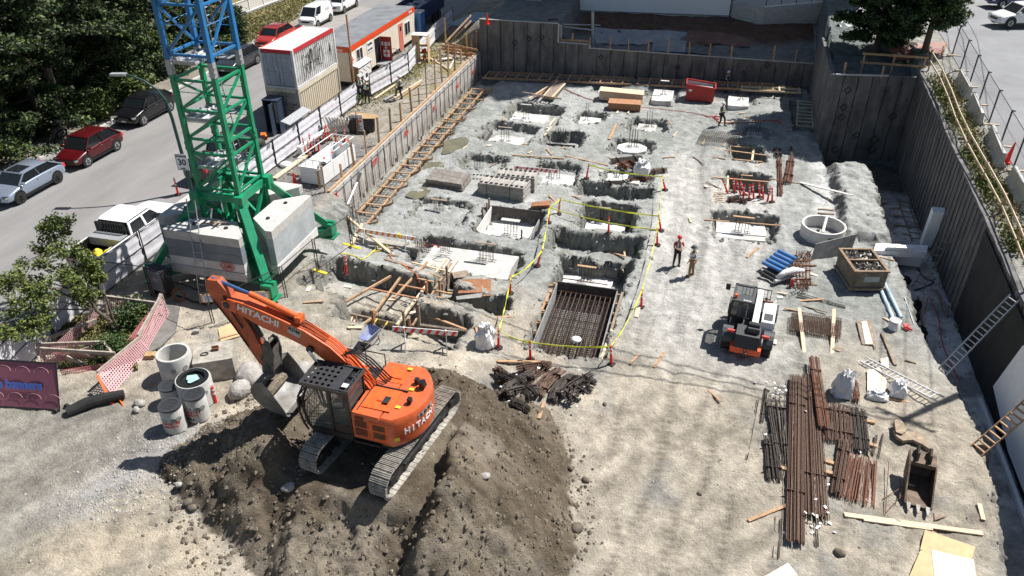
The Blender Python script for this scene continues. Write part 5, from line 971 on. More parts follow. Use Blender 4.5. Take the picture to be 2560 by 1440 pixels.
for i in range(5):
 a=R(158+i*5);b_=R(158+(i+1)*5);r=1.757
 q.add([(.02+r*math.cos(a),r*math.sin(a),1.84),(.02+r*math.cos(b_),r*math.sin(b_),1.84),(.02+r*math.cos(b_),r*math.sin(b_),2.02),(.02+r*math.cos(a),r*math.sin(a),2.02)],[(0,1,2,3),(3,2,1,0)])
pl_=part('dealer_plate',q,'galv',EX);arctext('RDM',1.768,162,1.93,.17,'ink_black',.115,'lettering')
q=MB();a=R(130);
for s0,s1,m in((128.5,134,'yellow'),(134.3,138.5,'box_red')):
 q=MB();r=1.76;q.add([(.02+r*math.cos(R(s0)),r*math.sin(R(s0)),1.36),(.02+r*math.cos(R(s1)),r*math.sin(R(s1)),1.36),(.02+r*math.cos(R(s1)),r*math.sin(R(s1)),1.5),(.02+r*math.cos(R(s0)),r*math.sin(R(s0)),1.5)],[(0,1,2,3),(3,2,1,0)]);part('warning_label',q,m,EX)
X0,X1,Y0,Y1,ZB,ZT=.36,1.86,.34,1.36,1.15,2.95
cb=MB()
for(x,y)in((X0,Y0),(X0,Y1),(X1-.12,Y0)):cb.beam((x,y,ZB),(x,y,ZT),.07,.07,up=(1,0,0))
cb.tube([(X1-.15,Y1,ZT),(X1+.08,Y1,2.4),(X1+.12,Y1,1.9),(X1+.02,Y1,1.35),(X1-.1,Y1,ZB)],.045,6);cb.tube([(X1-.15,Y0,ZT),(X1+.08,Y0,2.4),(X1+.12,Y0,1.9),(X1+.02,Y0,1.35),(X1-.1,Y0,ZB)],.045,6)
cb.beam((1.02,Y1,ZB),(.98,Y1,ZT),.07,.07,up=(1,0,0));cb.beam((X0,Y1,ZB+.03),(X1-.1,Y1,ZB+.03),.08,.2);cb.beam((X0,Y0,ZB+.03),(X1-.1,Y0,ZB+.03),.08,.2);cb.beam((X0,Y0,ZT-.03),(X0,Y1,ZT-.03),.07,.1);cb.beam((X1-.13,Y0,ZT-.03),(X1-.13,Y1,ZT-.03),.07,.1);cb.beam((X0,Y1,ZT-.03),(X1-.13,Y1,ZT-.03),.07,.1);cb.beam((X0,Y0,ZT-.03),(X1-.13,Y0,ZT-.03),.07,.1);cb.bb((X0,Y0,ZB-.05),(X1-.1,Y1,ZB+.0))
cb.beam((X0+.03,Y1+.012,ZB+.1),(.96,Y1+.012,1.62),.02,.06)
CB=part('cab',cb,'black',EX)
gl=MB();gl.add([(X0+.04,Y1,1.5),(.97,Y1,1.5),(.95,Y1,ZT-.1),(X0+.04,Y1,ZT-.1)],[(0,1,2,3)]).add([(1.06,Y1,1.3),(X1,Y1,1.3),(X1+.08,Y1,2.0),(X1-.15,Y1,ZT-.1),(1.04,Y1,ZT-.1)],[(0,1,2,3,4)]);gl.add([(X0,Y0+.05,2.25),(X0,Y1-.05,2.25),(X0,Y1-.05,ZT-.1),(X0,Y0+.05,ZT-.1)],[(0,1,2,3)]);gl.add([(X0+.05,Y0,1.5),(X1-.15,Y0,1.5),(X1-.15,Y0,ZT-.1),(X0+.05,Y0,ZT-.1)],[(0,1,2,3)]);part('window',gl,'glass_cab',CB)
part('door_panel',MB().bb((X0+.05,Y1-.01,ZB+.1),(.95,Y1+.02,1.6)),'black',CB)
part('seat',MB().box((.85,.85,1.55),(.5,.5,.16)).box((.62,.85,1.95),(.14,.48,.75),ry=-.15).box((.85,.55,1.72),(.4,.12,.3)).box((.85,1.12,1.72),(.4,.12,.3)),'blackcloth',CB);part('floor_mat',MB().bb((1.15,.45,ZB),(1.72,1.25,ZB+.06)),'greycloth',CB)
fg=MB();prof=[(X1-.02,ZT-.02),(X1+.22,2.45),(X1+.28,1.9),(X1+.18,1.35),(X1+.05,1.12)]
for y in(Y0-.03,Y1+.03):fg.tube([(x,y,z)for x,z in prof],.035,6)
for x,z in prof[1:4]:fg.tube([(x,Y0,z),(x,Y1,z)],.02,5)
part('front_guard',fg,'black',CB)
fm=MB()
def gp_(t):
 t=t*(len(prof)-1);i=min(int(t),len(prof)-2);f=t-i;return prof[i][0]*(1-f)+prof[i+1][0]*f,prof[i][1]*(1-f)+prof[i+1][1]*f
for k in range(-6,8):
 for sgn in(-1,1):
  pts=[]
  for j in range(9):
   t=j/8;y=(Y0+(Y1-Y0)*(k/7+(t*1.3 if sgn>0 else 1-t*1.3)))
   if Y0-.001<=y<=Y1+.001:x,z=gp_(t);pts.append((x,y,z))
  if len(pts)>=2:fm.tube(pts,.010,4)
part('guard_mesh',fm,'steel_dark',CB)
rg=MB();zr=ZT+.10;fx0,fx1,fy0,fy1=X0-.08,X1+.08,Y0-.08,Y1+.08
rg.bb((fx0,fy0,zr-.09),(fx1,fy0+.05,zr+.035));rg.bb((fx0,fy1-.05,zr-.09),(fx1,fy1,zr+.035));rg.bb((fx0,fy0+.05,zr-.09),(fx0+.05,fy1-.05,zr+.035));rg.bb((fx1-.05,fy0+.05,zr-.09),(fx1,fy1-.05,zr+.035))
mm('roofguard',(.06,.062,.065),.4,.3,var=.15,coat=.2)
part('roof_guard_frame',rg,'roofguard',CB)
pp_=MB();nx,ny=5,5;hx0=X0+.55;cw_=(fx1-.05-hx0)/nx;ch_=(fy1-fy0-.1)/ny
for i in range(nx):
 for j in range(ny):
  cx=hx0+cw_*(i+.5);cy=fy0+.05+ch_*(j+.5);b0=len(pp_.v);n=12;r=min(cw_,ch_)*.30
  for k in range(n):
   a=2*math.pi*k/n+math.pi/4;ca,sa=math.cos(a),math.sin(a);mxx=max(abs(ca),abs(sa));pp_.v+=[Vector((cx+r*ca,cy+r*sa,zr)),Vector((cx+cw_/2*ca/mxx,cy+ch_/2*sa/mxx,zr)),Vector((cx+r*ca,cy+r*sa,zr-.03))]
  for k in range(n):a=b0+3*k;b_=b0+3*((k+1)%n);pp_.f+=[(a,a+1,b_+1,b_),(a+2,a,b_,b_+2)]
pp_.bb((X0+.28,fy0+.05,zr-.02),(hx0,fy1-.05,zr))
for j in range(6):y=fy0+.08+j*(fy1-fy0-.16)/5.;pp_.beam((fx0+.05,y,zr-.01),(X0+.28,y+(.12 if j%2 else-.12),zr-.01),.05,.015)
pp_.beam((fx0+.14,fy0+.05,zr-.012),(fx0+.14,fy1-.05,zr-.012),.04,.01)
part('roof_guard_plate',pp_,'roofguard',CB);part('cab_roof',MB().bb((X0+.0,Y0,ZT-.02),(X1-.15,Y1,ZT+.01)),'black',CB);part('roof_hatch_notice',MB().bb((X0+.05,Y1-.3,zr+.003),(X0+.25,Y1-.12,zr+.01)),'white_dirty',CB)
bt=[(4.86,4.80),(4.24,4.72),(3.65,4.56),(2.92,4.33),(2.23,4.08),(1.44,3.64),(.83,3.08),(.28,2.38),(-.12,1.72)]
bb_=[(-.02,1.45),(.22,1.50),(.63,1.95),(1.08,2.48),(1.66,3.02),(2.12,3.36),(2.5,3.52),(2.98,3.70),(3.78,3.90),(4.44,4.22),(4.95,4.42),(5.02,4.62)]
BM=part('boom',MB().prism(bt+bb_,-.20,.22,'y'),'orange',EX,sharp=35)
part('boom_edge_plate',MB().prism([(x,z+.0)for x,z in bt]+[(x,z-.05)for x,z in reversed(bt)],.22,.245,'y').prism([(x,z+.0)for x,z in bt]+[(x,z-.05)for x,z in reversed(bt)],-.225,-.20,'y'),'orange_trim',BM)
part('pivot_boss',MB().cyl((2.14,-.27,3.42),(2.14,.30,3.42),.13,n=14).cyl((4.91,-.26,4.57),(4.91,.29,4.57),.12,n=14).cyl((0,-.3,1.62),(0,.32,1.62),.16,n=14),'steel_dark',BM)
part('stick_fork',MB().prism([(4.55,4.75),(5.08,4.72),(5.10,4.42),(4.6,4.32)],.22,.27,'y').prism([(4.55,4.75),(5.08,4.72),(5.10,4.42),(4.6,4.32)],-.25,-.20,'y'),'orange',BM)
def edge_text(s,p0,p1,size,y,m,name,par,bold=.01):
 p0=Vector(p0);p1=Vector(p1);d=(p1-p0).normalized();up=Vector((d.z,0,-d.x));
 if up.z<0:up=-up
 rt=-d if d.x>0 else d;b=text_mb(s,size,(p0+p1)/2+Vector((0,y,0)),rt,up,ext=.004,bold=bold,tw=1.12);return part(name,b,m,par)
edge_text('HITACHI',(3.35,0,4.20),(4.35,0,4.48),.34,.228,'refl','lettering',BM,.012)
q=MB();a=Vector((2.62,.226,3.98));d_=Vector((.93,0,.36)).normalized();q.beam(a-d_*.22,a+d_*.22,.006,.30);pt=part('dealer_plate',q,'galv',BM);edge_text('RDM',(2.42,0,3.95),(2.82,0,4.10),.17,.232,'ink_black','lettering',pt,.006)
hl_=MB()
for k in range(5):
 y=-.14+k*.07;hl_.tube([(x-.02,y,z+.05+.02*(k%2))for x,z in bt[2:]]+[(-.25,y,1.95)],.017,5)
part('hydraulic_line',hl_,'orange_trim',BM)
hs_=MB()
for k in range(4):y=-.20+k*.11;hs_.tube([(1.1,y,3.34),(.75,y-.05,3.30+.05*k),(.35,y-.12,3.05),(.02,y-.2,2.6),(-.12,y-.3,2.3),(-.20,y-.4,2.14)],.027,6)
for k in range(4):y=-.12+k*.08;hs_.tube([(3.0,y,4.38),(2.6,y+.02,4.36),(2.2,y,4.14),(1.6,y,3.78)],.018,5)
part('hydraulic_hose',hs_,'black',BM)
part('arm_cylinder',MB().cyl((2.55,0,4.42),(4.15,0,4.98),.10,n=12).box((2.5,0,4.38),(.2,.3,.2)),'orange_trim',BM);part('cylinder_rod',MB().cyl((4.15,0,4.98),(5.42,0,5.33),.058,n=10),mat('rod_blue',(.10,.20,.45),.35,.6),BM)
for s in(-.34,.34):part('boom_cylinder',MB().cyl((1.05,s,1.45),(1.62,s,2.5),.10,n=10),'orange',EX);part('cylinder_rod',MB().cyl((1.62,s,2.5),(2.14,s,3.42),.05,n=8),'chrome',EX)
stp=[(5.15,5.36),(5.52,5.34),(5.64,5.1),(5.5,4.58),(4.99,3.76),(4.67,3.12),(4.26,2.32),(4.10,2.16),(3.94,2.30),(3.95,2.62),(4.13,3.23),(4.30,3.76),(4.47,4.10),(4.72,4.62),(4.90,5.02)]
SK=part('stick',MB().prism(stp,-.15,.15,'y'),'orange_old',EX,sharp=30);part('stick_line',MB().tube([(5.45,.18,4.6),(4.95,.18,3.8),(4.5,.18,2.95)],.022,5).tube([(5.0,.19,4.85),(4.85,.22,4.4),(4.55,.2,3.7)],.03,5),'black',SK)
part('bucket_cylinder',MB().cyl((4.38,0,4.15),(4.05,0,3.35),.085,n=10),'steel_dark',SK);part('cylinder_rod',MB().cyl((4.05,0,3.35),(3.85,0,2.95),.05,n=8),'chrome',SK)
LK=part('bucket_link',MB().prism([(3.72,3.15),(3.95,3.2),(3.98,2.85),(4.12,2.55),(4.0,2.45),(3.78,2.8)],.16,.21,'y').prism([(3.72,3.15),(3.95,3.2),(3.98,2.85),(4.12,2.55),(4.0,2.45),(3.78,2.8)],-.21,-.16,'y'),'steel_dark',EX)
cp=MB()
for s in(-.24,.24):cp.prism([(3.62,3.28),(3.78,3.36),(3.92,3.2),(3.95,2.9),(4.02,2.5),(4.05,2.15),(3.9,2.0),(3.68,2.1),(3.62,2.45),(3.55,2.85)],s-.02,s+.02,'y')
cp.add([(3.60,-.22,3.1),(3.60,.22,3.1),(3.66,.22,2.2),(3.66,-.22,2.2)],[(0,1,2,3),(3,2,1,0)]);cp.cyl((3.86,-.28,2.3),(3.86,.28,2.3),.07,n=10).cyl((3.8,-.28,3.2),(3.8,.28,3.2),.06,n=10);part('quick_coupler',cp,mat('coupler',(.14,.13,.12),.7,.3,var=.3),EX)
mm('clod2',(.20,.165,.12),.95,var=.35,scale=9,bump=.05,bscale=9)
mm('bucket_steel',(.24,.24,.235),.6,.35,var=.3,scale=3,stain=.5)
bw=.84;prof=[(3.84,2.12),(4.10,2.02),(4.28,1.75),(4.22,1.40),(3.98,1.12),(3.62,.95),(3.14,.90)];inn=[(3.20,.94),(3.60,1.00),(3.94,1.16),(4.15,1.42),(4.20,1.73),(4.06,1.94),(3.84,2.05)]
BK=part('bucket',MB().prism(prof+inn,-bw,bw,'y'),'bucket_steel',EX,sharp=40)
for s in(-1,1):part('side_plate',MB().prism([(3.78,2.16)]+prof[1:-1]+[(3.05,.88),(3.10,1.02),(3.5,1.75)],s*bw-(.02 if s>0 else .005),s*bw+(.005 if s>0 else .02),'y'),'bucket_steel',BK)
part('soil_load',MB().tube([(3.95,-.6,1.28),(3.95,0,1.36),(3.95,.6,1.26)],[.16,.22,.15],8),'clod2',BK)
part('cutting_edge',MB().bb((2.98,-bw-.02,.875),(3.22,bw+.02,.905)),'bucket_steel',BK)
ears=MB()
for s in(-.2,.2):ears.prism([(3.75,2.10),(4.15,2.0),(4.1,2.35),(3.8,2.42)],s-.025,s+.025,'y')
part('lug',ears,'coupler' if False else MATS['coupler'],BK)
part('hand_rail',MB().tube([(.4,-1.32,1.75),(.4,-1.32,2.45),(1.1,-1.32,2.45),(1.6,-1.32,2.2),(1.6,-1.32,1.78)],.022,6).tube([(1.1,-1.32,1.78),(1.1,-1.32,2.45)],.02,5).tube([(1.0,-.75,1.78),(1.0,-.75,2.2),(1.55,-.75,2.2),(1.55,-.75,1.78)],.02,5),'black',EX)
part('mirror',MB().box((1.45,-1.45,2.35),(.06,.22,.32)).cyl((1.45,-1.36,2.2),(1.45,-1.42,2.35),.015,n=5),'black',EX);part('mirror',MB().box((1.98,1.52,2.35),(.06,.18,.3)).cyl((1.86,1.38,2.3),(1.96,1.5,2.35),.015,n=5),'black',EX)
part('fire_extinguisher',MB().cyl((.75,-.55,1.8),(.75,-.55,2.2),.08,n=10),'red',EX)
part('tool_tray',MB().bb((.45,-1.25,1.78),(.95,-.6,1.86)),'steel_dark',EX)
p0=(P(1872,870,1.1)+P(1872,760,1.1))/2;th_loc=Vector((3.15,30.1,gq(3.15,30.1)))
TH=empty('telehandler','compact white and black telehandler with orange rear bumper seen from behind','telehandler',th_loc,R(90-6))
mm('th_grey',(.055,.058,.062),.5,var=.1);mm('th_black',(.025,.026,.028),.55,var=.1);mm('th_orange',(.75,.10,.02),.45,var=.05)
for fx in(-1.05,1.15):
 for s in(-1,1):
  wh=part('wheel',MB().lathe([(.20,-.17),(.42,-.19),(.50,-.15),(.52,0),(.50,.15),(.42,.19),(.20,.17)],(0,0,0),24),'rubber',TH);wh.location=(fx,s*.86,.52);wh.rotation_euler=(R(90),0,0)
  tr_=MB()
  for k in range(16):
   a=2*math.pi*k/16;
   for q in(-1,1):tr_.beam((.50*math.cos(a),.50*math.sin(a),q*.02),(.515*math.cos(a+.16),.515*math.sin(a+.16),q*.18),.05,.06)
  part('tread',tr_,'rubber',wh);part('rim',MB().cyl((0,0,-.14),(0,0,.14),.24,n=14),'white',wh)
  part('fender',MB().prism([(.58*math.cos(R(a)),.05+.60*math.sin(R(a)))for a in range(10,171,20)]+[(.53*math.cos(R(a)),.05+.55*math.sin(R(a)))for a in range(170,9,-20)],s*.86-.22,s*.86+.22,'y'),'th_grey',TH).location=(fx,0,.52)
part('chassis',MB().bb((-1.7,-.45,.45),(1.7,.45,.9)),'th_black',TH)
part('rear_bumper',MB().prism([(-1.95,-.62),(-1.62,-.66),(-1.45,-.5),(-1.45,.5),(-1.62,.66),(-1.95,.62)],.42,.72),'th_orange',TH,sharp=30);part('tow_hitch',MB().bb((-2.2,-.07,.5),(-1.9,.07,.62)).cyl((-2.1,0,.45),(-2.1,0,.72),.04,n=6),'steel_dark',TH)
rp=part('rear_cover',MB().prism([(-2.0,.74),(-1.2,.74),(-1.1,1.35),(-1.72,1.22)],-.50,.50,'y'),'th_black',TH);lg=MB()
c_=Vector((-1.72,-.08,1.10));u_=Vector((.55,0,.83)).normalized();r_=Vector((0,-1,0));nrm=r_.cross(u_)
pts=[(-.13,.12),(-.05,.08),(.05,.08),(.13,.12),(.10,.0),(.14,-.06),(.04,-.05),(0,-.12),(-.04,-.05),(-.14,-.06),(-.10,.0)]
lg.v=[c_+r_*a+u_*b-nrm*(-.025)for a,b in pts];lg.f=[tuple(range(len(pts)))];
part('emblem',lg,'refl',rp)
X0,X1,Y0,Y1,ZB,ZT=-.55,.95,.02,.92,.75,2.12
cb=MB()
for x in(X0,X1):
 for y in(Y0,Y1):cb.beam((x,y,ZB),(x+(-.08 if x>0 else .06),y,ZT),.07,.07,up=(1,0,0))
cb.bb((X0,Y0,ZB-.1),(X1,Y1,ZB+.12));cb.bb((X0+.02,Y0,1.25),(X0+.07,Y1,1.32))
TC=part('cab',cb,'th_black',TH);part('roof',MB().bb((X0+.0,Y0-.02,ZT-.03),(X0+.55,Y1+.03,ZT+.05)).bb((X0+.55,Y0-.02,ZT-.03),(X1-.05,Y0+.1,ZT+.04)).bb((X0+.55,Y1-.09,ZT-.03),(X1-.05,Y1+.03,ZT+.04)).bb((X1-.15,Y0-.02,ZT-.03),(X1-.02,Y1+.03,ZT+.04)),'th_grey',TC)
gl=MB().add([(X0,Y0+.05,1.32),(X0,Y1-.05,1.32),(X0+.05,Y1-.05,ZT-.05),(X0+.05,Y0+.05,ZT-.05)],[(0,1,2,3)]).add([(X0+.05,Y1,1.0),(X1-.05,Y1,1.0),(X1-.1,Y1,ZT-.06),(X0+.1,Y1,ZT-.06)],[(0,1,2,3)]).add([(X1,Y0+.05,1.0),(X1,Y1-.05,1.0),(X1-.08,Y1-.05,ZT-.05),(X1-.08,Y0+.05,ZT-.05)],[(0,1,2,3)]).add([(X0+.56,Y0+.1,ZT),(X1-.16,Y0+.1,ZT),(X1-.16,Y1-.1,ZT),(X0+.56,Y1-.1,ZT)],[(0,1,2,3)]);part('window',gl,'glass_cab',TC);part('seat',MB().box((.0,.47,1.15),(.45,.45,.15)).box((-.25,.47,1.5),(.12,.42,.6)),'greycloth',TC)
part('beacon',MB().cyl((X0+.22,Y1-.12,ZT+.05),(X0+.22,Y1-.12,ZT+.22),.07,n=10),'orange_trim',TH);b=text_mb('Bobcat',.12,(X0+.12,Y0+.28,ZT+.056),(0,-1,0),(1,0,0),bold=.003);part('roof_lettering',b,'refl',TC)
part('boom',MB().prism([(-1.25,1.42),(-1.25,1.70),(1.75,1.55),(1.95,1.2),(1.75,1.15),(1.5,1.33)],-.32,-.06,'y'),'white',TH,sharp=30);part('boom_pivot',MB().bb((-1.5,-.45,.9),(-1.05,.05,1.5)).cyl((-1.25,-.42,1.55),(-1.25,.02,1.55),.12,n=10),'th_grey',TH)
part('engine_cover',loftprism(MB(),[(-.75,-.98),(-.75,-.42),(.95,-.42),(1.05,-.98)],[(.75,1.),(1.30,1.),(1.42,.93)]),'white',TH,sharp=30);part('engine_grille',MB().box((-.25,-.70,1.425),(.55,.38,.012)),'th_grey',TH)
part('mirror',MB().box((1.35,-1.02,1.55),(.14,.26,.10),rz=.3).cyl((1.0,-.8,1.4),(1.3,-.98,1.5),.02,n=5),'white',TH)
part('mirror',MB().box((.9,1.25,1.9),(.06,.2,.3)).cyl((.9,.95,1.9),(.9,1.2,1.9),.015,n=5),'th_black',TH)
for s in(-1,1):part('rear_light',MB().box((-1.42,s*.72,1.14),(.10,.3,.12)),'ink_red',TH)
part('carriage',MB().bb((1.95,-.85,.35),(2.05,.95,.85)).bb((1.7,-.35,.5),(1.98,.0,1.25)),'rust',TH);fk=MB()
for k in range(9):fk.cyl((2.15,-.65+.16*k,.8),(2.15,-.65+.16*k,1.35),.018,n=5)
fk.cyl((2.15,-.68,1.35),(2.15,.68,1.35),.025,n=6).cyl((2.15,-.68,.85),(2.15,.68,.85),.025,n=6);part('backrest',fk,'steel_dark',TH)
for s in(-.5,.5):part('fork',MB().bb((2.05,s-.06,.3),(3.1,s+.06,.35)),'steel_dark',TH)
DG=None
def skin_mesh(chains,radii_name,sub=1):
 """chains: list of (pts,[radii]); one connected graph via shared first points"""
 vs=[];es=[];rs=[];idx={}
 def vid(p,r):
  k=tuple(round(c,4)for c in p)
  if k in idx:return idx[k]
  idx[k]=len(vs);vs.append(p);rs.append(r);return idx[k]
 for pts,rr in chains:
  prev=None
  for p,r in zip(pts,rr):
   i=vid(p,r)
   if prev is not None and prev!=i:es.append((prev,i))
   prev=i
 me=bpy.data.meshes.new('tmp');me.from_pydata(vs,es,[]);ob=bpy.data.objects.new('tmp',me);COL.objects.link(ob)
 sk=ob.modifiers.new('s','SKIN');sk.use_smooth_shade=True;sk.branch_smoothing=.3
 if not me.skin_vertices:
  me.skin_vertices.new()if hasattr(me.skin_vertices,'new')else None
 sv=me.skin_vertices[0].data
 for i,r in enumerate(rs):sv[i].radius=(r if isinstance(r,tuple)else(r,r))
 sv[0].use_root=True
 ss=ob.modifiers.new('ss','SUBSURF');ss.levels=sub;ss.render_levels=sub
 dg=bpy.context.evaluated_depsgraph_get();out=bpy.data.meshes.new_from_object(ob.evaluated_get(dg));bpy.data.objects.remove(ob);bpy.data.meshes.remove(me)
 out.polygons.foreach_set('use_smooth',[True]*len(out.polygons));return out
def mpart(name,me,m,par,label=None):
 me.name=name;me.materials.clear();me.materials.append(M[m]);o=bpy.data.objects.new(name,me);COL.objects.link(o);o.parent=par
 if label:o['label']=label
 return o
def person(label,foot,face,pose='stand',trousers='blackcloth',shirt='greycloth',vest='hi_green',hat='helmet_w',hscale=1.,group=None,bare=False,brim=False,vest_x=True):
 """faces local +x"""
 root=empty('person',label,'person',foot,face,group);k=hscale
 hipL,hipR=(0,.10*k,.92*k),(0,-.10*k,.92*k);pel=(0,0,.98*k)
 if pose=='stride':fl,fr=(.30*k,.13*k,.10*k),(-.05*k,-.14*k,.08*k);kl,kr=(.26*k,.12*k,.55*k),(.05*k,-.12*k,.50*k)
 elif pose=='step':fl,fr=(.38*k,.13*k,.42*k),(-.10*k,-.14*k,.08*k);kl,kr=(.34*k,.13*k,.80*k),(.0,-.12*k,.50*k)
 else:fl,fr=(.02,.15*k,.08*k),(-.02,-.15*k,.08*k);kl,kr=(.03,.13*k,.50*k),(.02,-.13*k,.50*k)
 ch_=(.0,0,1.28*k);nk=(.01,0,1.50*k);hd=(.03,0,1.63*k);shl,shr=(0,.19*k,1.42*k),(0,-.19*k,1.42*k)
 if pose=='arms_front':el,er=(.10,.27*k,1.17*k),(.10,-.27*k,1.17*k);wl,wr=(.34,.08*k,1.18*k),(.33,-.06*k,1.14*k)
 elif pose in('stride','step'):el,er=(.05,.28*k,1.17*k),(.02,-.28*k,1.17*k);wl,wr=(.30,.16*k,1.12*k),(.28,-.15*k,1.16*k)
 else:el,er=(-.02,.27*k,1.15*k),(-.02,-.27*k,1.15*k);wl,wr=(.10,.25*k,.92*k),(.10,-.24*k,.92*k)
 V=lambda p:Vector(p)
 hand=lambda w,e:tuple(V(w)+(V(w)-V(e)).normalized()*.09)
 toe=lambda f:(f[0]+.14,f[1],f[2]-.04)
 ch=[([pel,ch_,(0,0,1.42*k),nk,hd,(.03,0,1.72*k)],[(.14,.11),(.15,.11),(.12,.09),.055,.088,.075])]
 ch+=[([pel,hipL,kl,fl,toe(fl)],[.12,.085,.06,.04,.035]),([pel,hipR,kr,fr,toe(fr)],[.12,.085,.06,.04,.035])]
 ch+=[([(0,0,1.42*k),shl,el,wl,hand(wl,el)],[.10,.055,.042,.030,.030]),([(0,0,1.42*k),shr,er,wr,hand(wr,er)],[.10,.055,.042,.030,.030])]
 me=skin_mesh(ch,'b');body=mpart('body',me,'skin',root)
 fg=MB()
 for w,e in((wl,el),(wr,er)):
  d=(V(w)-V(e)).normalized();h=V(hand(w,e));s=Vector((0,0,1)).cross(d);s=s.normalized()if s.length>.1 else Vector((0,1,0));
  for q in range(4):a=h+s*(q-1.5)*.018;fg.tube([a,a+d*.04,a+d*.065-Vector((0,0,.015))],[.010,.009,.006],5)
  fg.tube([h-d*.05+s*.03,h-d*.02+s*.055,h+s*.06],[.011,.010,.007],5)
 part('fingers',fg,'skin',root)
 face_=MB().box((.115,0,1.63*k),(.03,.025,.04)).box((.108,.03,1.66*k),(.01,.02,.012)).box((.108,-.03,1.66*k),(.01,.02,.012)).box((.105,0,1.585*k),(.012,.05,.012));part('face',face_,'skin',root)
 me=skin_mesh([([pel,hipL,kl,(fl[0],fl[1],fl[2]+.04)],[(.165,.13),.105,.08,.06]),([pel,hipR,kr,(fr[0],fr[1],fr[2]+.04)],[.13,.105,.08,.06])],'t');mpart('trousers',me,trousers,root)
 ms=lambda a,b,t:tuple(V(a).lerp(V(b),t))
 sl_=.5 if bare else .95
 me=skin_mesh([([(0,0,1.0*k),ch_,(0,0,1.40*k),(0.,0,1.47*k)],[(.165,.13),(.175,.135),(.14,.11),.07]),([(0,0,1.40*k),shl,el if not bare else ms(shl,el,.7)]+([ms(el,wl,.9)]if not bare else[]),[.12,.078,.060,.045]),([(0,0,1.40*k),shr,er if not bare else ms(shr,er,.7)]+([ms(er,wr,.9)]if not bare else[]),[.12,.078,.060,.045])],'s');mpart('shirt',me,shirt,root)
 me=skin_mesh([([(0,0,1.06*k),ch_,(0,0,1.38*k)],[(.185,.145),(.195,.152),(.165,.13)])],'v');mpart('safety_vest',me,vest,root)
 bd=MB()
 for s in(-.09,.09):
  bd.tube([(.155,s,1.08*k),(.165,s,1.3*k),(.10,s,1.47*k),(-.10,s,1.46*k),(-.16,s*(1 if not vest_x else .2),1.3*k),(-.155,s*(1 if not vest_x else-1),1.08*k)],.022,5)
 bd.tube([(.16*math.cos(a),.20*math.sin(a),1.12*k)for a in[2*math.pi*i/14 for i in range(15)]],.022,5);part('reflective_band',bd,'refl',root)
 hm=MB();hm.lathe([(.125,0),(.13,.03),(.118,.09),(.08,.135),(0,.152)],(.02,0,1.69*k),16)
 if brim:hm.lathe([(.10,-.005),(.20,-.012),(.20,.004),(.11,.02)],(.02,0,1.69*k),18)
 else:hm.prism([(.10,-.09),(.19,-.05),(.20,0),(.19,.05),(.10,.09)],1.685*k,1.70*k)
 part('hard_hat',hm,hat,root,smooth=True)
 for f in(fl,fr):part('boot',MB().tube([(f[0]-.06,f[1],f[2]-.03),(f[0]+.04,f[1],f[2]-.035),(f[0]+.17,f[1],f[2]-.045)],[.05,.055,.04],8).cyl((f[0],f[1],f[2]-.03),(f[0],f[1],f[2]+.10),.055,n=8),'khaki' if trousers=='khaki' else 'black',root)
 return root
pr=P
person('person in red hard hat and grey vest checking something in his hands',G(1690,664),R(-70),'arms_front','blackcloth','shirt_red','greycloth','helmet_r',bare=True)
person('person in tan trousers and grey brimmed hat beside the man in red hat',G(1727,690),R(150),'stand','khaki','refl','greycloth','greycloth',bare=True,brim=True)
person('person in bright yellow vest and white hard hat walking by red hoses',G(1800,314),R(-20),'stride','blackcloth','greycloth','hi_yellow','helmet_w')
person('person in green vest standing behind the red skip by timber forms',G(1815,230),R(200),'stand','navy','navy','hi_green','helmet_w')
person('person in green vest seen from behind at the street fence gap',P(919,258,3.0),R(95),'stand','blackcloth','blackcloth','hi_green','helmet_w')
person('person in dark top and white hard hat standing just behind the fence gap',P(903,247,3.0),R(-60),'stand','navy','blackcloth','hi_green','helmet_w')
person('person in green vest stepping over pipes on the street bank',P(1003,249,3.0),R(215),'step','blackcloth','greycloth','hi_green','helmet_w')
def bars(cx,cy,z0,h,nx=4,ny=2,dx=.18,dy=.22,cap=True,r=.014,hooks=True):
 mb=MB()
 for i in range(nx):
  for j in range(ny):
   x=cx+(i-(nx-1)/2)*dx;y=cy+(j-(ny-1)/2)*dy;mb.cyl((x,y,z0),(x+rnd.uniform(-.02,.02),y,z0+h),r,n=5)
   if hooks:mb.cyl((x,y,z0+.03),(x+(.2 if i>=nx/2 else-.2),y-.05,z0+.03),r,n=4)
 for z in(z0+h*.35,):mb.beam((cx-dx*(nx-1)/2,cy-dy/2-.01,z),(cx+dx*(nx-1)/2,cy-dy/2-.01,z),.015,.015)
 return mb
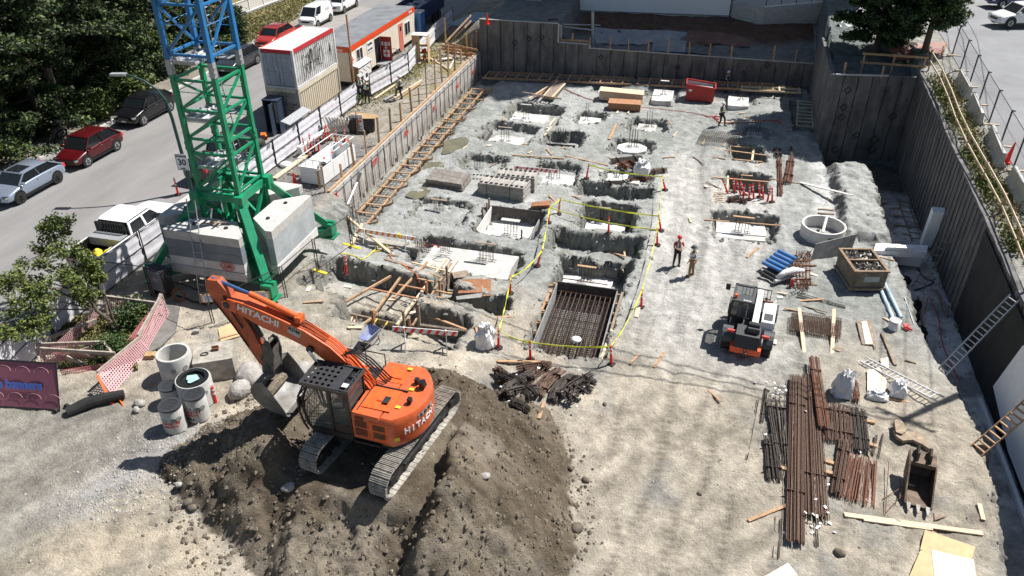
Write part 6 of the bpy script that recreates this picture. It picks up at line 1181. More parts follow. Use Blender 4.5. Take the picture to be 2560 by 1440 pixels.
def footing(name,label,bl,br,tl,z,h,bar=None,m='slab',bh=.75,cap=None,nx=4,taper=1.0,bevel=0.):
 a=P(*bl,z);b=P(*br,z);c=P(*tl,z);x0,x1,y0,y1=a.x,b.x,min(a.y,b.y),max(c.y,a.y+.5)
 root=empty(name,label,'footing',((x0+x1)/2,(y0+y1)/2,z-h));rg=.10
 k=bevel;poly=[(x0+k,y0),(x1-k,y0),(x1,y0+k),(x1,y1-k),(x1-k,y1),(x0+k,y1),(x0,y1-k),(x0,y0+k)]if bevel else[(x0+rnd.uniform(-rg,rg),y0),((x0+x1)/2,y0+rnd.uniform(-rg,rg)),(x1,y0+rnd.uniform(-rg,rg)),(x1+rnd.uniform(-rg,rg),(y0+y1)/2),(x1,y1),((x0+x1)/2,y1+rnd.uniform(-rg,rg)),(x0,y1),(x0+rnd.uniform(-rg,rg),(y0+y1)/2)]
 part('pad',MB().prism(poly,z-h,z),m,root,world=True)
 if bar:
  q=P(*bar,z);mb=bars(q.x,q.y,z,bh,nx=nx);part('starter_bars',mb,'rebar_dark',root,world=True)
  if cap:part('cap_board',MB().box((q.x,q.y,z+bh+.02),(nx*.18+.3,.16,.04)),cap,root,world=True)
 return root
footing('concrete_footing','white footing in the far left hole with a grey block post on it',(1270,303),(1366,302),(1296,281),.55,.3,(1315,296),bh=1.1,nx=3,cap='conc')
footing('concrete_footing','small white footing left of the lumber stacks with one dark post',(1443,308),(1498,308),(1455,292),.75,.3,(1466,301),bh=1.4,nx=2)
footing('concrete_footing','raised white block footing beside the red skip with a white capped post',(1627,250),(1679,250),(1636,223),1.45,.7,(1659,236),bh=1.1,nx=2,cap='white')
footing('concrete_footing','shaded footing behind the yellow lumber stack',(1493,231),(1536,231),(1496,217),1.0,.4,(1513,222),bh=1.2,nx=2)
footing('concrete_footing','grey block footing with dark bars between lumber stacks and yellow vest worker',(1590,331),(1637,333),(1602,309),1.1,.8,(1622,316),m='conc',bh=1.2,nx=3)
footing('concrete_footing','pale footing with side form board and bars near the left forms',(1208,363),(1302,362),(1237,337),.72,.3,(1263,352),bh=1.0,cap='wood_old')
footing('concrete_footing','footing behind the dark plywood form in the middle of the site',(1372,362),(1436,362),(1378,350),.35,.2,(1404,356),m='concd',bh=1.1)
footing('concrete_footing','eight sided footing with tall bars in the middle of the site',(1540,378),(1614,380),(1546,354),1.2,.55,(1582,366),m='slab',bh=1.3,bevel=.55)
footing('concrete_footing','footing with bars behind the dark panel stack at left',(1160,432),(1240,432),(1175,410),.78,.3,(1197,428),bh=.9)
footing('concrete_footing','wide white footing behind the far striped barricade',(1349,463),(1432,463),(1362,432),.75,.3,(1385,445),bh=.8,nx=5)
footing('concrete_footing','white footing under the dark rebar bundles by the white sack',(1510,450),(1600,452),(1520,430),.95,.25,(1548,442),bh=.8,nx=3)
footing('concrete_footing','white block footing in front of the timber forms at far right',(1820,263),(1872,263),(1826,240),1.4,.6,(1853,249),bh=.9,nx=2)
footing('concrete_footing','footing in tree shade with bars under a long board',(1868,347),(1905,348),(1872,330),.95,.2,(1886,336),m='conc',bh=1.1)
footing('concrete_footing','wide white footing spanned by a long board right of the haul road',(1787,590),(1912,598),(1795,549),.5,.25,(1853,580),bh=.95,nx=5,cap='wood')
footing('concrete_footing','white footing at the bottom of the upper taped pit',(1462,572),(1560,577),(1472,548),-.15,.2,(1508,553),bh=.9,nx=3,cap='wood_old')
footing('concrete_footing','white slab with bars behind the framed rebar mat',(1392,722),(1525,740),(1412,676),-.12,.2,(1465,703),bh=.9,nx=4,cap='wood')
footing('concrete_footing','large flat footing with dark panels and bars left of the taped trench',(1060,650),(1268,700),(1075,612),1.02,.55,(1216,650),m='conc',bh=1.0,nx=5,cap='wood_old')
footing('concrete_footing','flat cream footing with leaning bars in front of the dark panel stack',(1045,556),(1150,556),(1058,516),.82,.3,(1098,530),m='conc',bh=.8,nx=4,cap='wood_old')
B=empty('box_form','open box of grey form panels with white floor and bars at centre','formwork',(-10.2,38.2,.3));x0,x1,y0,y1=-11.75,-8.75,36.75,39.85
part('panel',MB().bb((x0,y0+.06,.25),(x0+.06,y1,1.28)),'concw',B,world=True);part('panel',MB().bb((x0,y1,.25),(x1,y1+.06,1.32)),'ply_dark',B,world=True);part('panel',MB().add([(x0-.2,y0,.2),(x1,y0-.1,.2),(x1,y0-.1,.72),(x0-.2,y0,1.05),(x0-.2,y0+.05,.2),(x1,y0-.05,.2),(x1,y0-.05,.72),(x0-.2,y0+.05,1.05)],[(0,1,2,3),(7,6,5,4),(3,2,6,7),(0,3,7,4),(1,5,6,2)]),'wood_red',B,world=True);part('panel',MB().bb((x1-.06,y0,.25),(x1,y1,.8)),'concd',B,world=True)
part('floor_slab',MB().bb((x0+.07,y0+.07,.25),(x1-.07,y1-.01,.42)),'slab',B,world=True);part('starter_bars',bars(-10.1,38.2,.42,.95,nx=5),'rebar_dark',B,world=True);part('cap_board',MB().box((-10.1,38.2,1.4),(1.1,.3,.04)),'conc',B,world=True)
for x,y in((x0-.15,y1+.1),(x0-.1,y1-.5),(x0-.2,y1-1.1),(x1-.3,y0-.15)):part('stake',MB().beam((x,y,.2),(x,y,1.75),.09,.09,up=(1,0,0)),'wood_old',B,world=True)
q=MB();A=P(1365,360,.95);B_=P(1438,366,.95);q.beam(Vector((A.x,A.y,.62)),Vector((B_.x,B_.y,.62)),.05,.8);q.beam(Vector(((A.x+B_.x)/2,A.y-.05,.2)),Vector(((A.x+B_.x)/2,A.y-.05,1.1)),.07,.05,up=(1,0,0));single('shutter_form',q,'ply_dark','dark plywood form panel standing in front of a hole at mid site','form panel')
q=MB().beam(P(1210,361,.85),P(1231,331,.85),.05,.5);single('shutter_form',q,'ply_dark','dark form board on the left side of the pale footing near left forms','form panel')
q=MB();A=P(1130,700,.9);B_=P(1198,705,.9);q.beam(Vector((A.x,A.y,.8)),Vector((B_.x,B_.y,.8)),.06,.75);single('shutter_form',q,'ply_dark','black form panel on the near edge of the large flat footing','form panel')
R_=empty('rebar_mat','deep rectangular rebar mat inside a wooden framed pit with yellow tape','rebar mat',(-4.65,29.7,-.05));x0,x1,y0,y1=-6.15,-3.15,26.75,32.55
mt=MB()
for z in(.42,.62):
 for i in range(15):x=x0+.15+(x1-x0-.3)*i/14;mt.cyl((x,y0+.12,z),(x,y1-.12,z),.019,n=5)
 for i in range(38):y=y0+.15+(y1-y0-.3)*i/37;mt.cyl((x0+.1,y,z+.035),(x1-.1,y,z+.035),.015,n=4)
part('lower_bars',mt,'rebar_dark',R_,world=True);mt=MB()
for i in range(11):x=x0+.25+(x1-x0-.5)*i/10;mt.cyl((x,y0+.1,.86),(x,y1-.1,.86),.020,n=5);mt.cyl((x,y1-.1,.86),(x,y1-.1,1.05),.016,n=4)
for i in range(12):y=y0+.3+(y1-y0-.5)*i/11;mt.cyl((x0+.1,y,.89),(x1-.1,y,.89),.013,n=4)
part('top_bars',mt,'rebar',R_,world=True)
part('floor_slab',MB().bb((x0,y0,-.15),(x1,y1,.05)),'concd',R_,world=True)
part('side_panel',MB().bb((x0-.05,y0,0),(x0,y1,1.22)),'concd',R_,world=True);part('side_panel',MB().bb((x1,y0,0),(x1+.05,y1,1.22)),'concd',R_,world=True);part('side_panel',MB().bb((x0-.05,y1+.003,0),(x1+.05,y1+.06,1.28)),'ply_dark',R_,world=True)
for i in range(7):y=y0+.5+i*.85;part('brace_block',MB().box((x0-.25,y,1.1),(.35,.09,.14),rz=.4).box((x0-.14,y+.1,1.0),(.1,.1,.5)),'wood',R_,world=True);part('brace_block',MB().box((x1+.18,y,1.1),(.2,.09,.14)),'wood',R_,world=True)
part('edge_plank',MB().beam((x1+.15,y0-.5,1.2),(x1+.35,y0+2.4,1.28),.28,.05),'wood_pale',R_,world=True);part('edge_plank',MB().beam((x1+.22,y0+2.0,1.2),(x1+.3,y1-.1,1.22),.12,.1),'wood_old',R_,world=True);part('edge_plank',MB().beam((x0-.35,y0+.6,1.12),(x0-.2,y1-.6,1.15),.10,.08),'wood',R_,world=True)
sk=[];mb=MB();mb.lathe([(0,.0),(.22,.02),(.25,.1),(.12,.16),(0,.15)],P(1440,852,1.0),10);single('plastic_sheet',mb,'bag','crumpled clear plastic lying on the near end of the rebar mat','plastic',smooth=True)
def delineator(label,base,top=None,col='del_red',z=None,h=1.07,group=None,cat='delineator',basem='rubber',square=False,stripes=True):
 b=G(*base)if z is None else P(*base,z);root=empty('delineator_post',label,cat,b,rnd.uniform(0,3),group);t=Vector((0,0,1))
 root.rotation_euler[2]=0
 if top is not None:
  best=None
  r_=_r;up=Vector((0,0,1));lo=0
  for k in range(-40,41):
   a=R(k);t_=Vector((r_[0]*math.sin(a),r_[1]*math.sin(a),math.cos(a)));e=px(b+t_*h);d=abs((e[0]-base[0])*(top[1]-base[1])-(e[1]-base[1])*(top[0]-base[0]))
   if best is None or d<best[0]:best=(d,t_)
  t=best[1]
 if basem:part('base',MB().prism([(.20*math.cos(2*math.pi*i/(4 if square else 8)+.4),.20*math.sin(2*math.pi*i/(4 if square else 8)+.4))for i in range(4 if square else 8)],0.005,.05),basem,root)
 part('post',MB().cyl((0,0,.04),t*(h*.86),.062,.050,n=10),col,root);part('handle',MB().tube([t*(h*.86)+Vector((0,0,0)),t*(h*.92)+Vector((-.04,0,0)),t*h,t*(h*.92)+Vector((.04,0,0)),t*(h*.86)],.018,5),col,root)
 if stripes:
  for f in(.60,.78):part('reflective_band',MB().cyl(t*(h*f-.04),t*(h*f+.04),.058,.056,n=10),'refl',root)
 root['t']=0;del root['t'];return root,b+t*h*.90
dl={}
def dd(k,*a,**kw):dl[k]=delineator(*a,**kw)[1]
dd(1,'red delineator post beside the white sack at the near left tape corner',(1246,870),(1246,818));dd(2,'red delineator post at the near left corner of the rebar mat',(1326,900),(1325,848));dd(3,'red delineator post on square base at the near right of the rebar mat',(1528,911),(1527,843),square=True)
dd(4,'red delineator post right of the rebar mat with a board at its foot',(1603,768),(1605,715),square=True);dd(5,'red delineator post left of the rebar mat beside the rust coloured plate',(1275,734),(1277,685));dd(6,'leaning red delineator post at the bend of the tape on the left berm',(1343,665),(1357,620));dd(7,'red delineator post right of the rust board by the box form',(1371,557),(1374,515));dd(8,'red and orange delineator post at the left end of the upper taped pit',(1396,535),(1401,490),col='del_orange')
dd(9,'lone red delineator post standing between the two taped pits',(1521,583),(1523,538),square=True);dd(10,'leaning red delineator post at the right corner of the upper taped pit',(1652,577),(1645,523));dd(11,'red delineator post just below the right corner of the upper taped pit',(1643,613),(1643,572));dd(12,'leaning red delineator post right of the dark rebar bundles',(1663,475),(1655,440));dd(13,'red delineator post between barricade and dark rebar bundles',(1466,447),(1472,410))
dd(14,'red delineator post alone on the soil left of the deep trench',(865,687),(864,646),z=2.55);dd(15,'red delineator post on the road left of the crane base',(446,487),(434,442),z=3.02)
def tape(label,a,b,sag=.15,n=10,w=.07):
 mb=MB();a=Vector(a);b=Vector(b);base=0
 for i in range(n+1):
  t=i/n;p=a.lerp(b,t)-Vector((0,0,sag*4*t*(1-t)));tw=rnd.uniform(-.03,.03);d=Vector((tw,tw,w/2));mb.v+=[p-d,p+d]
 for i in range(n):mb.f.append((2*i,2*i+1,2*i+3,2*i+2))
 o=single('barrier_tape',mb,'tape',label,'barrier tape',group='yellow tape runs between the red delineators');m_=o.modifiers.new('t','SOLIDIFY');m_.thickness=.012;return o
for a,b,s,lb in((1,2,.12,'yellow tape from the sack corner to the near left mat corner'),(2,3,.12,'yellow tape sagging across the near end of the rebar mat'),(3,4,.30,'yellow tape along the right side of the rebar mat'),(4,11,.25,'long yellow tape rising beside the haul road to the upper pit'),(11,10,.04,'short yellow tape at the right corner of the upper pit'),(10,12,.15,'yellow tape from the upper pit corner to the dark rebar bundles'),(1,5,.2,'yellow tape from the sack corner up the left side'),(5,6,.25,'yellow tape over the left berm beside the flat footing'),(6,7,.2,'yellow tape from the berm up to the rust board'),(7,8,.03,'short yellow tape between the two posts left of the upper pit'),(8,10,.12,'yellow tape across the far side of the upper pit'),(7,11,.18,'yellow tape across the near side of the upper pit'),(13,12,.15,'yellow tape above the dark rebar bundles')):tape(lb,dl[a],dl[b],s)
def barricade(label,a,b,z=None,hgt=.95,legm='white',stripe='del_orange',name='striped_barricade',flat_=False):
 A=G(*a)if z is None else P(*a,z);B_=G(*b)if z is None else P(*b,z);root=empty(name,label,'barricade',A);u=(B_-A).normalized();n=Vector((-u.y,u.x,0));L_=(B_-A).length;up=Vector((0,0,hgt))
 part('board',MB().beam(A+up-u*.25,B_+up+u*.25,.03,.24),'refl',root,world=True);sp=MB();k=int((L_+.5)/.32)
 for i in range(k):
  s=(-.25+(L_+.5)*(i+.1)/k);w_=.15;p=A+up+u*s
  for off in(-.018,.018):o=n*off;sp.add([p+o-Vector((0,0,.118)),p+u*w_+o-Vector((0,0,.118)),p+u*(w_+.13)+o+Vector((0,0,.118)),p+u*.13+o+Vector((0,0,.118))],[(0,1,2,3)])
 part('stripes',sp,stripe,root,world=True)
 for q in(A+u*.25,B_-u*.25):
  lg=MB().beam(q+n*.35,q+up+n*.03+Vector((0,0,.12)),.035,.08).beam(q-n*.35,q+up-n*.03+Vector((0,0,.12)),.035,.08).beam(q-n*.22+Vector((0,0,.35)),q+n*.22+Vector((0,0,.35)),.03,.06);part('leg',lg,legm,root,world=True)
 return root
barricade('long red and white striped barricade in front of the form trenches',(1000,868),(1132,878),stripe='del_red');barricade('orange striped barricade beyond the crane base at the pit edge',(905,600),(1030,620),hgt=.6,z=1.3);barricade('red striped barricade behind the concrete panel stacks',(1295,452),(1385,460),stripe='del_red',hgt=.9)
mb=MB();p=P(998,592,2.0);mb.cyl(p,p+Vector((0,0,.18)),.09,n=10);single('warning_light',mb,'yellow','yellow warning light on the orange striped barricade','warning light')
def stack(name,label,bl,br,tl,z,h,m,cat,layers=10,holes=0,top=None,rag=.02,strap=False,par_m=None):
 a=P(*bl,z);b=P(*br,z);c=P(*tl,z);u=(b-a);v=(c-a);u.z=v.z=0;zb=gq((a+b+c).x/3,(a+b+c).y/3);zb=z
 root=empty(name,label,cat,(a+b)/2);ly=MB();dz=h/layers
 for i in range(layers):
  o=Vector((rnd.uniform(-rag,rag),rnd.uniform(-rag,rag),0));z0=z+.08+i*dz;q=[a+o,b+o,b+v+o,a+v+o];ly.add([Vector((p.x,p.y,z0))for p in q]+[Vector((p.x,p.y,z0+dz*.80))for p in q],[(3,2,1,0),(4,5,6,7),(0,1,5,4),(1,2,6,5),(2,3,7,6),(3,0,4,7)])
 part('layers',ly,m,root,world=True)
 bt_=MB()
 for t in(.15,.5,.85):bt_.beam(a+u*t-v*.05+Vector((0,0,.04)),a+u*t+v*1.05+Vector((0,0,.04)),.1,.075)
 part('bearer',bt_,'wood_old',root,world=True)
 if holes:
  hb=MB()
  for r in(0.14,.86):
   for i in range(holes):p=a+u*((i+.5)/holes)+v*r+Vector((0,0,h+.084));e=u*(.32/holes);f=v*.085;hb.add([p-e-f,p+e-f,p+e+f,p-e+f],[(0,1,2,3)])
  part('openings',hb,'black',root,world=True)
 if strap:
  sb=MB()
  for t in(.2,.7):p=a+u*t-v*.01;sb.beam(p+Vector((0,0,.08)),p+Vector((0,0,h+.1)),.03,.02,up=(1,0,0));sb.beam(p+Vector((0,0,h+.09)),p+v*1.02+Vector((0,0,h+.09)),.03,.01)
  part('strap',sb,'black',root,world=True)
 return root
mm('gangform',(.40,.375,.34),.9,var=.2,scale=5,stain=.2);mm('panel_old',(.24,.215,.19),.9,var=.3,scale=4,stain=.3)
stack('panel_stack','dark weathered panel stack left of the concrete form stacks',(1066,478),(1155,492),(1090,450),1.0,.75,'panel_old','stack',12,rag=.06)
stack('form_stack','near stack of grey slotted form panels strapped with two bands',(1195,497),(1308,512),(1215,476),1.0,1.02,'gangform','stack',12,holes=9,strap=True)
stack('form_stack','far stack of grey slotted form panels behind the near one',(1240,478),(1336,487),(1250,458),1.0,1.02,'gangform','stack',12,holes=8,strap=True)
stack('form_panel_row','low row of slotted panels lying behind the dark panel stack',(1105,456),(1205,462),(1120,442),1.0,.25,'gangform','stack',2,holes=11)
stack('lumber_stack','long stack of fresh yellow lumber beside the shaded footing',(1497,251),(1606,262),(1500,240),1.15,.75,'wood_pale','lumber',7,rag=.01);stack('lumber_stack','shorter stack of brown lumber in front of the yellow lumber',(1519,276),(1600,281),(1523,264),1.1,.55,'wood_red','lumber',7,rag=.02)
for i,x in enumerate((1541,1569)):mb=MB().beam(P(x,284,1.15),P(x+6,275,1.15),.12,.1);single('timber_bearer',mb,'wood_pale',['left','right'][i]+' bearer block under the brown lumber stack','timber')
for i,(a,b,m,w_)in enumerate([((1372,254),(1402,217),'wood_old',.8),((1322,256),(1372,226),'wood_pale',.14),((1345,252),(1385,212),'wood_red',.14),((1355,256),(1392,214),'wood_pale',.12),((1378,259),(1412,222),'wood_pale',.14),((1306,245),(1404,262),'wood_old',.12),((1338,252),(1368,232),'wood_pale',.12)]):mb=MB().beam(G(*a,.28+.04*i),G(*b,.28+.04*i),w_,.08 if w_<.5 else .22);single('loose_plank',mb,m,['wide grey bundle','leftmost pale board','brown board','narrow pale board','right pale board','crosswise grey bearer','short pale board'][i]+' in the loose lumber pile near the back wall','plank')
def plank(a,b,w_,m,label,t=.05,up=.05,name='plank',cat='plank',za=None,zb=None):
 A=G(*a,up)if za is None else P(*a,za);B_=G(*b,up)if zb is None else P(*b,zb);return single(name,MB().beam(A,B_,w_,t),m,label,cat)
for a,b,w_,m,lb in[((1388,297),(1368,323),.16,'wood_pale','short pale plank left of the small white footing'),((1361,340),(1378,318),.14,'wood_pale','pale plank end beside the dark plywood form'),((1464,303),(1440,343),.22,'wood_pale','pale plank leaning down beside the small white footing'),((1540,312),(1523,350),.2,'wood','brown plank lying left of the eight sided footing'),((1298,361),(1416,373),.12,'wood','long thin board in front of the dark plywood form'),((1282,389),(1410,398),.1,'wood','long thin board behind the far barricade'),((1413,391),(1520,415),.12,'wood','thin board running towards the dark rebar bundles'),((1450,360),(1476,349),.08,'wood_pale','short stick right of the dark plywood form'),((1682,342),(1694,330),.07,'wood_pale','thin stick on open ground left of the haul road'),((1802,307),(1905,305),.16,'wood_pale','long pale plank at the feet of the yellow vest worker'),((2000,458),(2130,490),.22,'white_dirty','long pale board on the ridge at right'),((2068,500),(2218,507),.24,'wood_pale','pale plank under the ladder on the ridge at right'),((2045,524),(2084,527),.14,'wood_old','upper grey board across the white strip beside the ridge'),((2045,534),(2084,537),.14,'wood_old','lower grey board across the white strip beside the ridge'),((1762,551),(1950,566),.09,'wood','long board laid over the wide white footing'),((1722,545),(1727,558),.1,'wood_pale','tiny block at left end of the board over the wide footing'),((2205,834),(2238,915),.14,'wood_old','weathered board on the ground at the trench edge'),((2110,1289),(2455,1336),.18,'wood_pale','long white board at the lower right by the plywood'),((2158,1302),(2330,1326),.10,'wood_pale','thin board under the long white board'),((1870,1304),(1966,1266),.12,'wood','round worn timber left of the long rebar bundle'),((2447,1262),(2457,1302),.14,'wood_pale','short board in the shaded trench at lower right'),((2262,902),(2290,910),.09,'wood_old','short stick at the trench edge'),((1243,905),(1380,908),.14,'wood','plank lying behind the dark rebar pile'),((1347,1049),(1360,1008),.13,'wood','short timber under the front of the dark rebar pile'),((1560,628),(1562,642),.1,'wood_pale','tiny board on the right bank of the taped trench'),((1590,795),(1596,768),.2,'wood_pale','pale board at the foot of the delineator right of the mat'),((1553,670),(1560,683),.12,'wood_pale','small pale board on the bank right of the slab pit')]:plank(a,b,w_,m,lb)
plank((1397,694),(1519,712),.05,'wood_old','long strip laid over the slab behind the rebar mat',za=.1,zb=.1)
def bundle(label,a,b,w_,n,m='rebar',h=.16,up=.02,name='rebar_bundle',r=.0115,fan=0.,jag=.12,cat='rebar',za=None,curve=0.,tie=True,group=None):
 A=G(*a)if za is None else P(*a,za);B_=G(*b)if za is None else P(*b,za);u=(B_-A).normalized();nn=Vector((-u.y,u.x,0)).normalized();mb=MB()
 for i in range(int(n*1.35)):
  s=rnd.uniform(-.5,.5);z=up+r+rnd.random()*h*(1-1.2*abs(s)*.8 if n>8 else 1);j0,j1=rnd.uniform(0,jag),rnd.uniform(0,jag);p=A+nn*w_*s+u*j0+Vector((0,0,z));q=B_+nn*w_*s*(1+fan)-u*j1+Vector((0,0,z+rnd.uniform(-.03,.03)))
  if curve:mb.tube([p,p.lerp(q,.35)+nn*curve*rnd.uniform(.3,1)+Vector((0,0,.02)),p.lerp(q,.7)+nn*curve*rnd.uniform(.2,1),q],r,4)
  else:mb.cyl(p,q,r*rnd.choice((.8,1,1.15)),n=5)
 if tie:
  for t in(.22,.75):c=A.lerp(B_,t)+Vector((0,0,up+h*.5));mb.beam(c-nn*(w_*.51*(1+fan*t)),c+nn*(w_*.51*(1+fan*t)),.012,h*.95)
 return single(name,mb,m,label,cat,group)
bundle('dark rebar bundle at the left of the heap by the white sack',(1525,408),(1605,398),.6,30,'rebar_dark',.3);bundle('rusty tangled rebar bundle beside the white sack',(1548,425),(1590,415),.9,30,'rebar_rust',.4,curve=.3);bundle('dark rebar bundle lying in front of the white footing near the sack',(1510,462),(1575,460),.45,24,'rebar_dark',.28);bundle('rusty rebar bundle nearest to the viewer in the heap by the sack',(1562,458),(1628,452),.45,26,'rebar_rust',.3,curve=.15);bundle('brown rebar bundle right of the white sack',(1625,435),(1668,430),.5,26,'rebar',.3,curve=.1)
def sack(label,base,w_,h,m='bag',z=None,squash=1.,seed=1,name='bulk_bag',cat='bag',group=None,lean=0.):
 b=G(*base)if z is None else P(*base,z);mb=MB();n=28;prof=[(0,0),(.46,0),(.54,.10),(.53,.30),(.52,.50),(.48,.68),(.42,.82),(.30,.90),(.26,.96),(.34,1.05),(.22,1.02),(.10,.90),(0,.86)];k=len(prof)
 for i in range(n):
  t=2*math.pi*i/n;sq=1/max(abs(math.cos(t)),abs(math.sin(t)))**.75
  for q,(r,zz)in enumerate(prof):
   X=np.array([seed*7+math.cos(t)*1.3]);Y=np.array([math.sin(t)*1.3+zz*2.2]);d=.22*float(fbm(X,Y,.55,300,3)[0]);e=.16*float(vn(X*1.7,Y*1.7,.5,305)[0]);rr=r*w_*(sq if zz<.8 else 1)*(1+d)
   mb.v.append(b+Vector((rr*math.cos(t)+lean*zz,rr*math.sin(t)*squash,zz*h*(1+e*(zz>.3)))))
 for i in range(n):
  j=(i+1)%n
  for q in range(k-1):mb.f.append((i*k+q,j*k+q,j*k+q+1,i*k+q+1))
 o=single(name,mb,m,label,cat,group);flat(o.data,28);return o
sack('white bulk sack on the dark rebar heap at mid site',(1604,436),.95,.9,seed=2);sack('white bulk bag standing left of the near tape corner',(1212,864),.75,1.05,seed=4)
SK_=empty('waste_skip','red waste skip with grey inside near the back forms','skip',G(1748,250),R(2));
part('body',MB().prism([(-.95,.12),(.95,.12),(.98,1.05),(-.98,1.25)],-.62,-.57,'y').prism([(-.95,.12),(.95,.12),(.98,1.05),(-.98,1.25)],.57,.62,'y').add([(-.98,-.62,1.25),(-.95,-.62,.12),(-.95,.62,.12),(-.98,.62,1.25)],[(0,1,2,3)]).add([(.98,-.62,1.05),(.98,.62,1.05),(.95,.62,.12),(.95,-.62,.12)],[(0,1,2,3)]).bb((-.95,-.57,.1),(.95,.57,.16)),'red',SK_);part('inner_lining',MB().add([(-.96,-.565,.95),(.96,-.565,.85),(.96,.565,.85),(-.96,.565,.95)],[(0,1,2,3)]).add([(-.9,.56,.3),(.9,.56,.3),(.95,.56,1.0),(-.95,.56,1.2)],[(0,1,2,3)]),'galv',SK_);part('rim',MB().beam((-1.0,-.62,1.27),(1.0,-.62,1.07),.08,.06).beam((-1.0,.62,1.27),(1.0,.62,1.07),.08,.06).beam((-1.0,-.62,1.27),(-1.0,.62,1.27),.08,.06).beam((1.0,-.62,1.07),(1.0,.62,1.07),.08,.06),'red',SK_)
for s in(-.6,.6):part('skid',MB().bb((s-.07,-.5,0),(s+.07,.5,.11)),'steel_dark',SK_)
part('label_plate',MB().box((-.7,-.625,.85),(.22,.01,.14)),'white',SK_);SK_.scale=(1.15,1.15,1.15)
cable('red_hose',[(1752,288),(1768,293),(1790,291),(1806,294),(1795,300),(1780,292),(1800,310)],.035,'ink_red','red hose coiled near the worker in the yellow vest','hose');cable('extension_cable',[(1410,222),(1440,236),(1462,246),(1485,251)],.03,'ink_red','red cord running towards the yellow lumber stack','cord');cable('extension_cable',[(1810,309),(1860,307),(1910,303),(1945,303),(1960,315)],.03,'ink_red','red cord crossing the shaded ground at right','cord');cable('extension_cable',[(1600,268),(1660,275),(1720,282),(1752,288)],.022,'ink_red','thin red cord between brown lumber and red hose','cord')
cable('extension_cable',[(975,640),(985,655),(1010,665),(1040,690),(1060,720)],.025,'del_orange','orange cord by the loose planks above the trench','cord')
def mesh_panel(label,bl,br,tl,z,n=(22,14),m='rebar_dark',h=.1,name='rebar_mesh'):
 a=P(*bl,z);b=P(*br,z);c=P(*tl,z);u=b-a;v=c-a;v.z=u.z=0;mb=MB()
 for lay in(0,h):
  for i in range(n[0]+1):p=a+u*i/n[0]+Vector((0,0,lay));mb.cyl(p-v*.04,p+v*1.04+Vector((0,0,rnd.uniform(-.02,.02))),.013,n=4)
  for j in range(n[1]+1):p=a+v*j/n[1]+Vector((0,0,lay+.02));mb.cyl(p-u*.03,p+u*1.03,.013,n=4)
 return single(name,mb,m,label,'rebar mesh')
mesh_panel('double rebar mesh resting on planks in front of the yellow vest worker',(1747,351),(1840,360),(1760,328),1.4,(17,8));mesh_panel('tangled double rebar mesh under two planks beside the telehandler',(1976,828),(2098,848),(1982,785),1.3,(26,14),'rebar',h=.16)
for i,(a,b)in enumerate((((1756,363),(1764,348)),((1808,368),(1816,353)))):plank(a,b,.14,'wood_pale',['left','right'][i]+' short plank under the far rebar mesh')
plank((1998,770),(2011,883),.16,'wood_pale','left plank laid over the rebar mesh beside the telehandler',za=1.55,zb=1.25);plank((2085,773),(2080,889),.16,'wood_pale','right plank laid over the rebar mesh beside the telehandler',za=1.55,zb=1.25)
for i,(a,b,w_,m)in enumerate([((1788,372),(1928,390),.12,'wood'),((1828,366),(1888,370),.12,'wood'),((1884,374),(1880,403),.14,'wood_pale'),((1834,398),(1906,405),.12,'wood'),((1826,366),(1826,392),.08,'wood_old')]):plank(a,b,w_,m,['long board slanting across','board at the far edge of','pale crosspiece over','board along the near edge of','left edge board of'][i]+' the open pit beyond the red posts',za=1.15,zb=1.15)
for i,(a,b,w_,m)in enumerate([((1780,443),(1922,455),.12,'wood'),((1820,440),(1818,478),.12,'wood_pale'),((1852,438),(1882,440),.12,'wood'),((1926,447),(2010,460),.14,'wood_old')]):plank(a,b,w_,m,['long board across','pale crosspiece at the left of','short board at the far edge of','grey board at the right of'][i]+' the pit with the red posts',za=1.15,zb=1.15)
for i,(b_,t_)in enumerate([((1820,485),(1806,448)),((1836,481),(1834,452)),((1851,487),(1841,450)),((1862,488),(1851,453)),((1857,500),(1862,458)),((1872,499),(1876,447)),((1884,496),(1881,452)),((1899,493),(1898,452)),((1918,505),(1927,462)),((1930,506),(1931,463)),((1908,498),(1906,456))]):
 delineator('red post, %s from the left in the cluster at the open pit'%ORD[i],b_,t_,h=1.05,group='red delineators stored in a cluster at the open pit',basem='rubber' if i%2 else None)
mb=MB();
for s in(0,1):mb.beam(P(1785+s*22,505,1.1),P(1790+s*20,478,1.1),.05,.05)
for k in range(6):mb.beam(P(1784,503-k*4.6,1.14),P(1811,505-k*4.6,1.14),.05,.03)
single('timber_pallet',mb,'wood_pale','small slatted timber frame lying left of the red posts','pallet')
bundle('rusty rebar offcuts in front of the red post cluster',(1815,503),(1868,508),.45,28,'rebar',.3,curve=.2)
bundle('dark short bar bundle standing in shade above the red posts',(1940,374),(1946,398),.5,16,'rebar_dark',.25);bundle('rusty upright looking bundle at left of the pair by the tree shadow',(1947,400),(1950,492),.3,20,'rebar_rust',.25);bundle('rusty bundle at right of the pair by the tree shadow',(1977,400),(1968,462),.45,26,'rebar_rust',.3,fan=.3);bundle('thin bars lying across the upper end of the rusty pair',(1975,368),(1982,420),.15,8,'rebar',.15)
RG=empty('manhole_ring','large round open concrete manhole ring with pipe across its mouth','manhole ring',P(2052,596,.95));r=1.18
part('ring',MB().lathe([(r-.10,0),(r,0),(r,.88),(r-.10,.88)],(0,0,0),36,close=True),'concw',RG,sharp=40);part('inner_floor',MB().cyl((0,0,.15),(0,0,.22),r-.12,n=28),'concd',RG);part('cross_pipe',MB().cyl((-.15,-.95,.84),(.2,.95,.9),.08,n=10),'white_dirty',RG);g=MB()
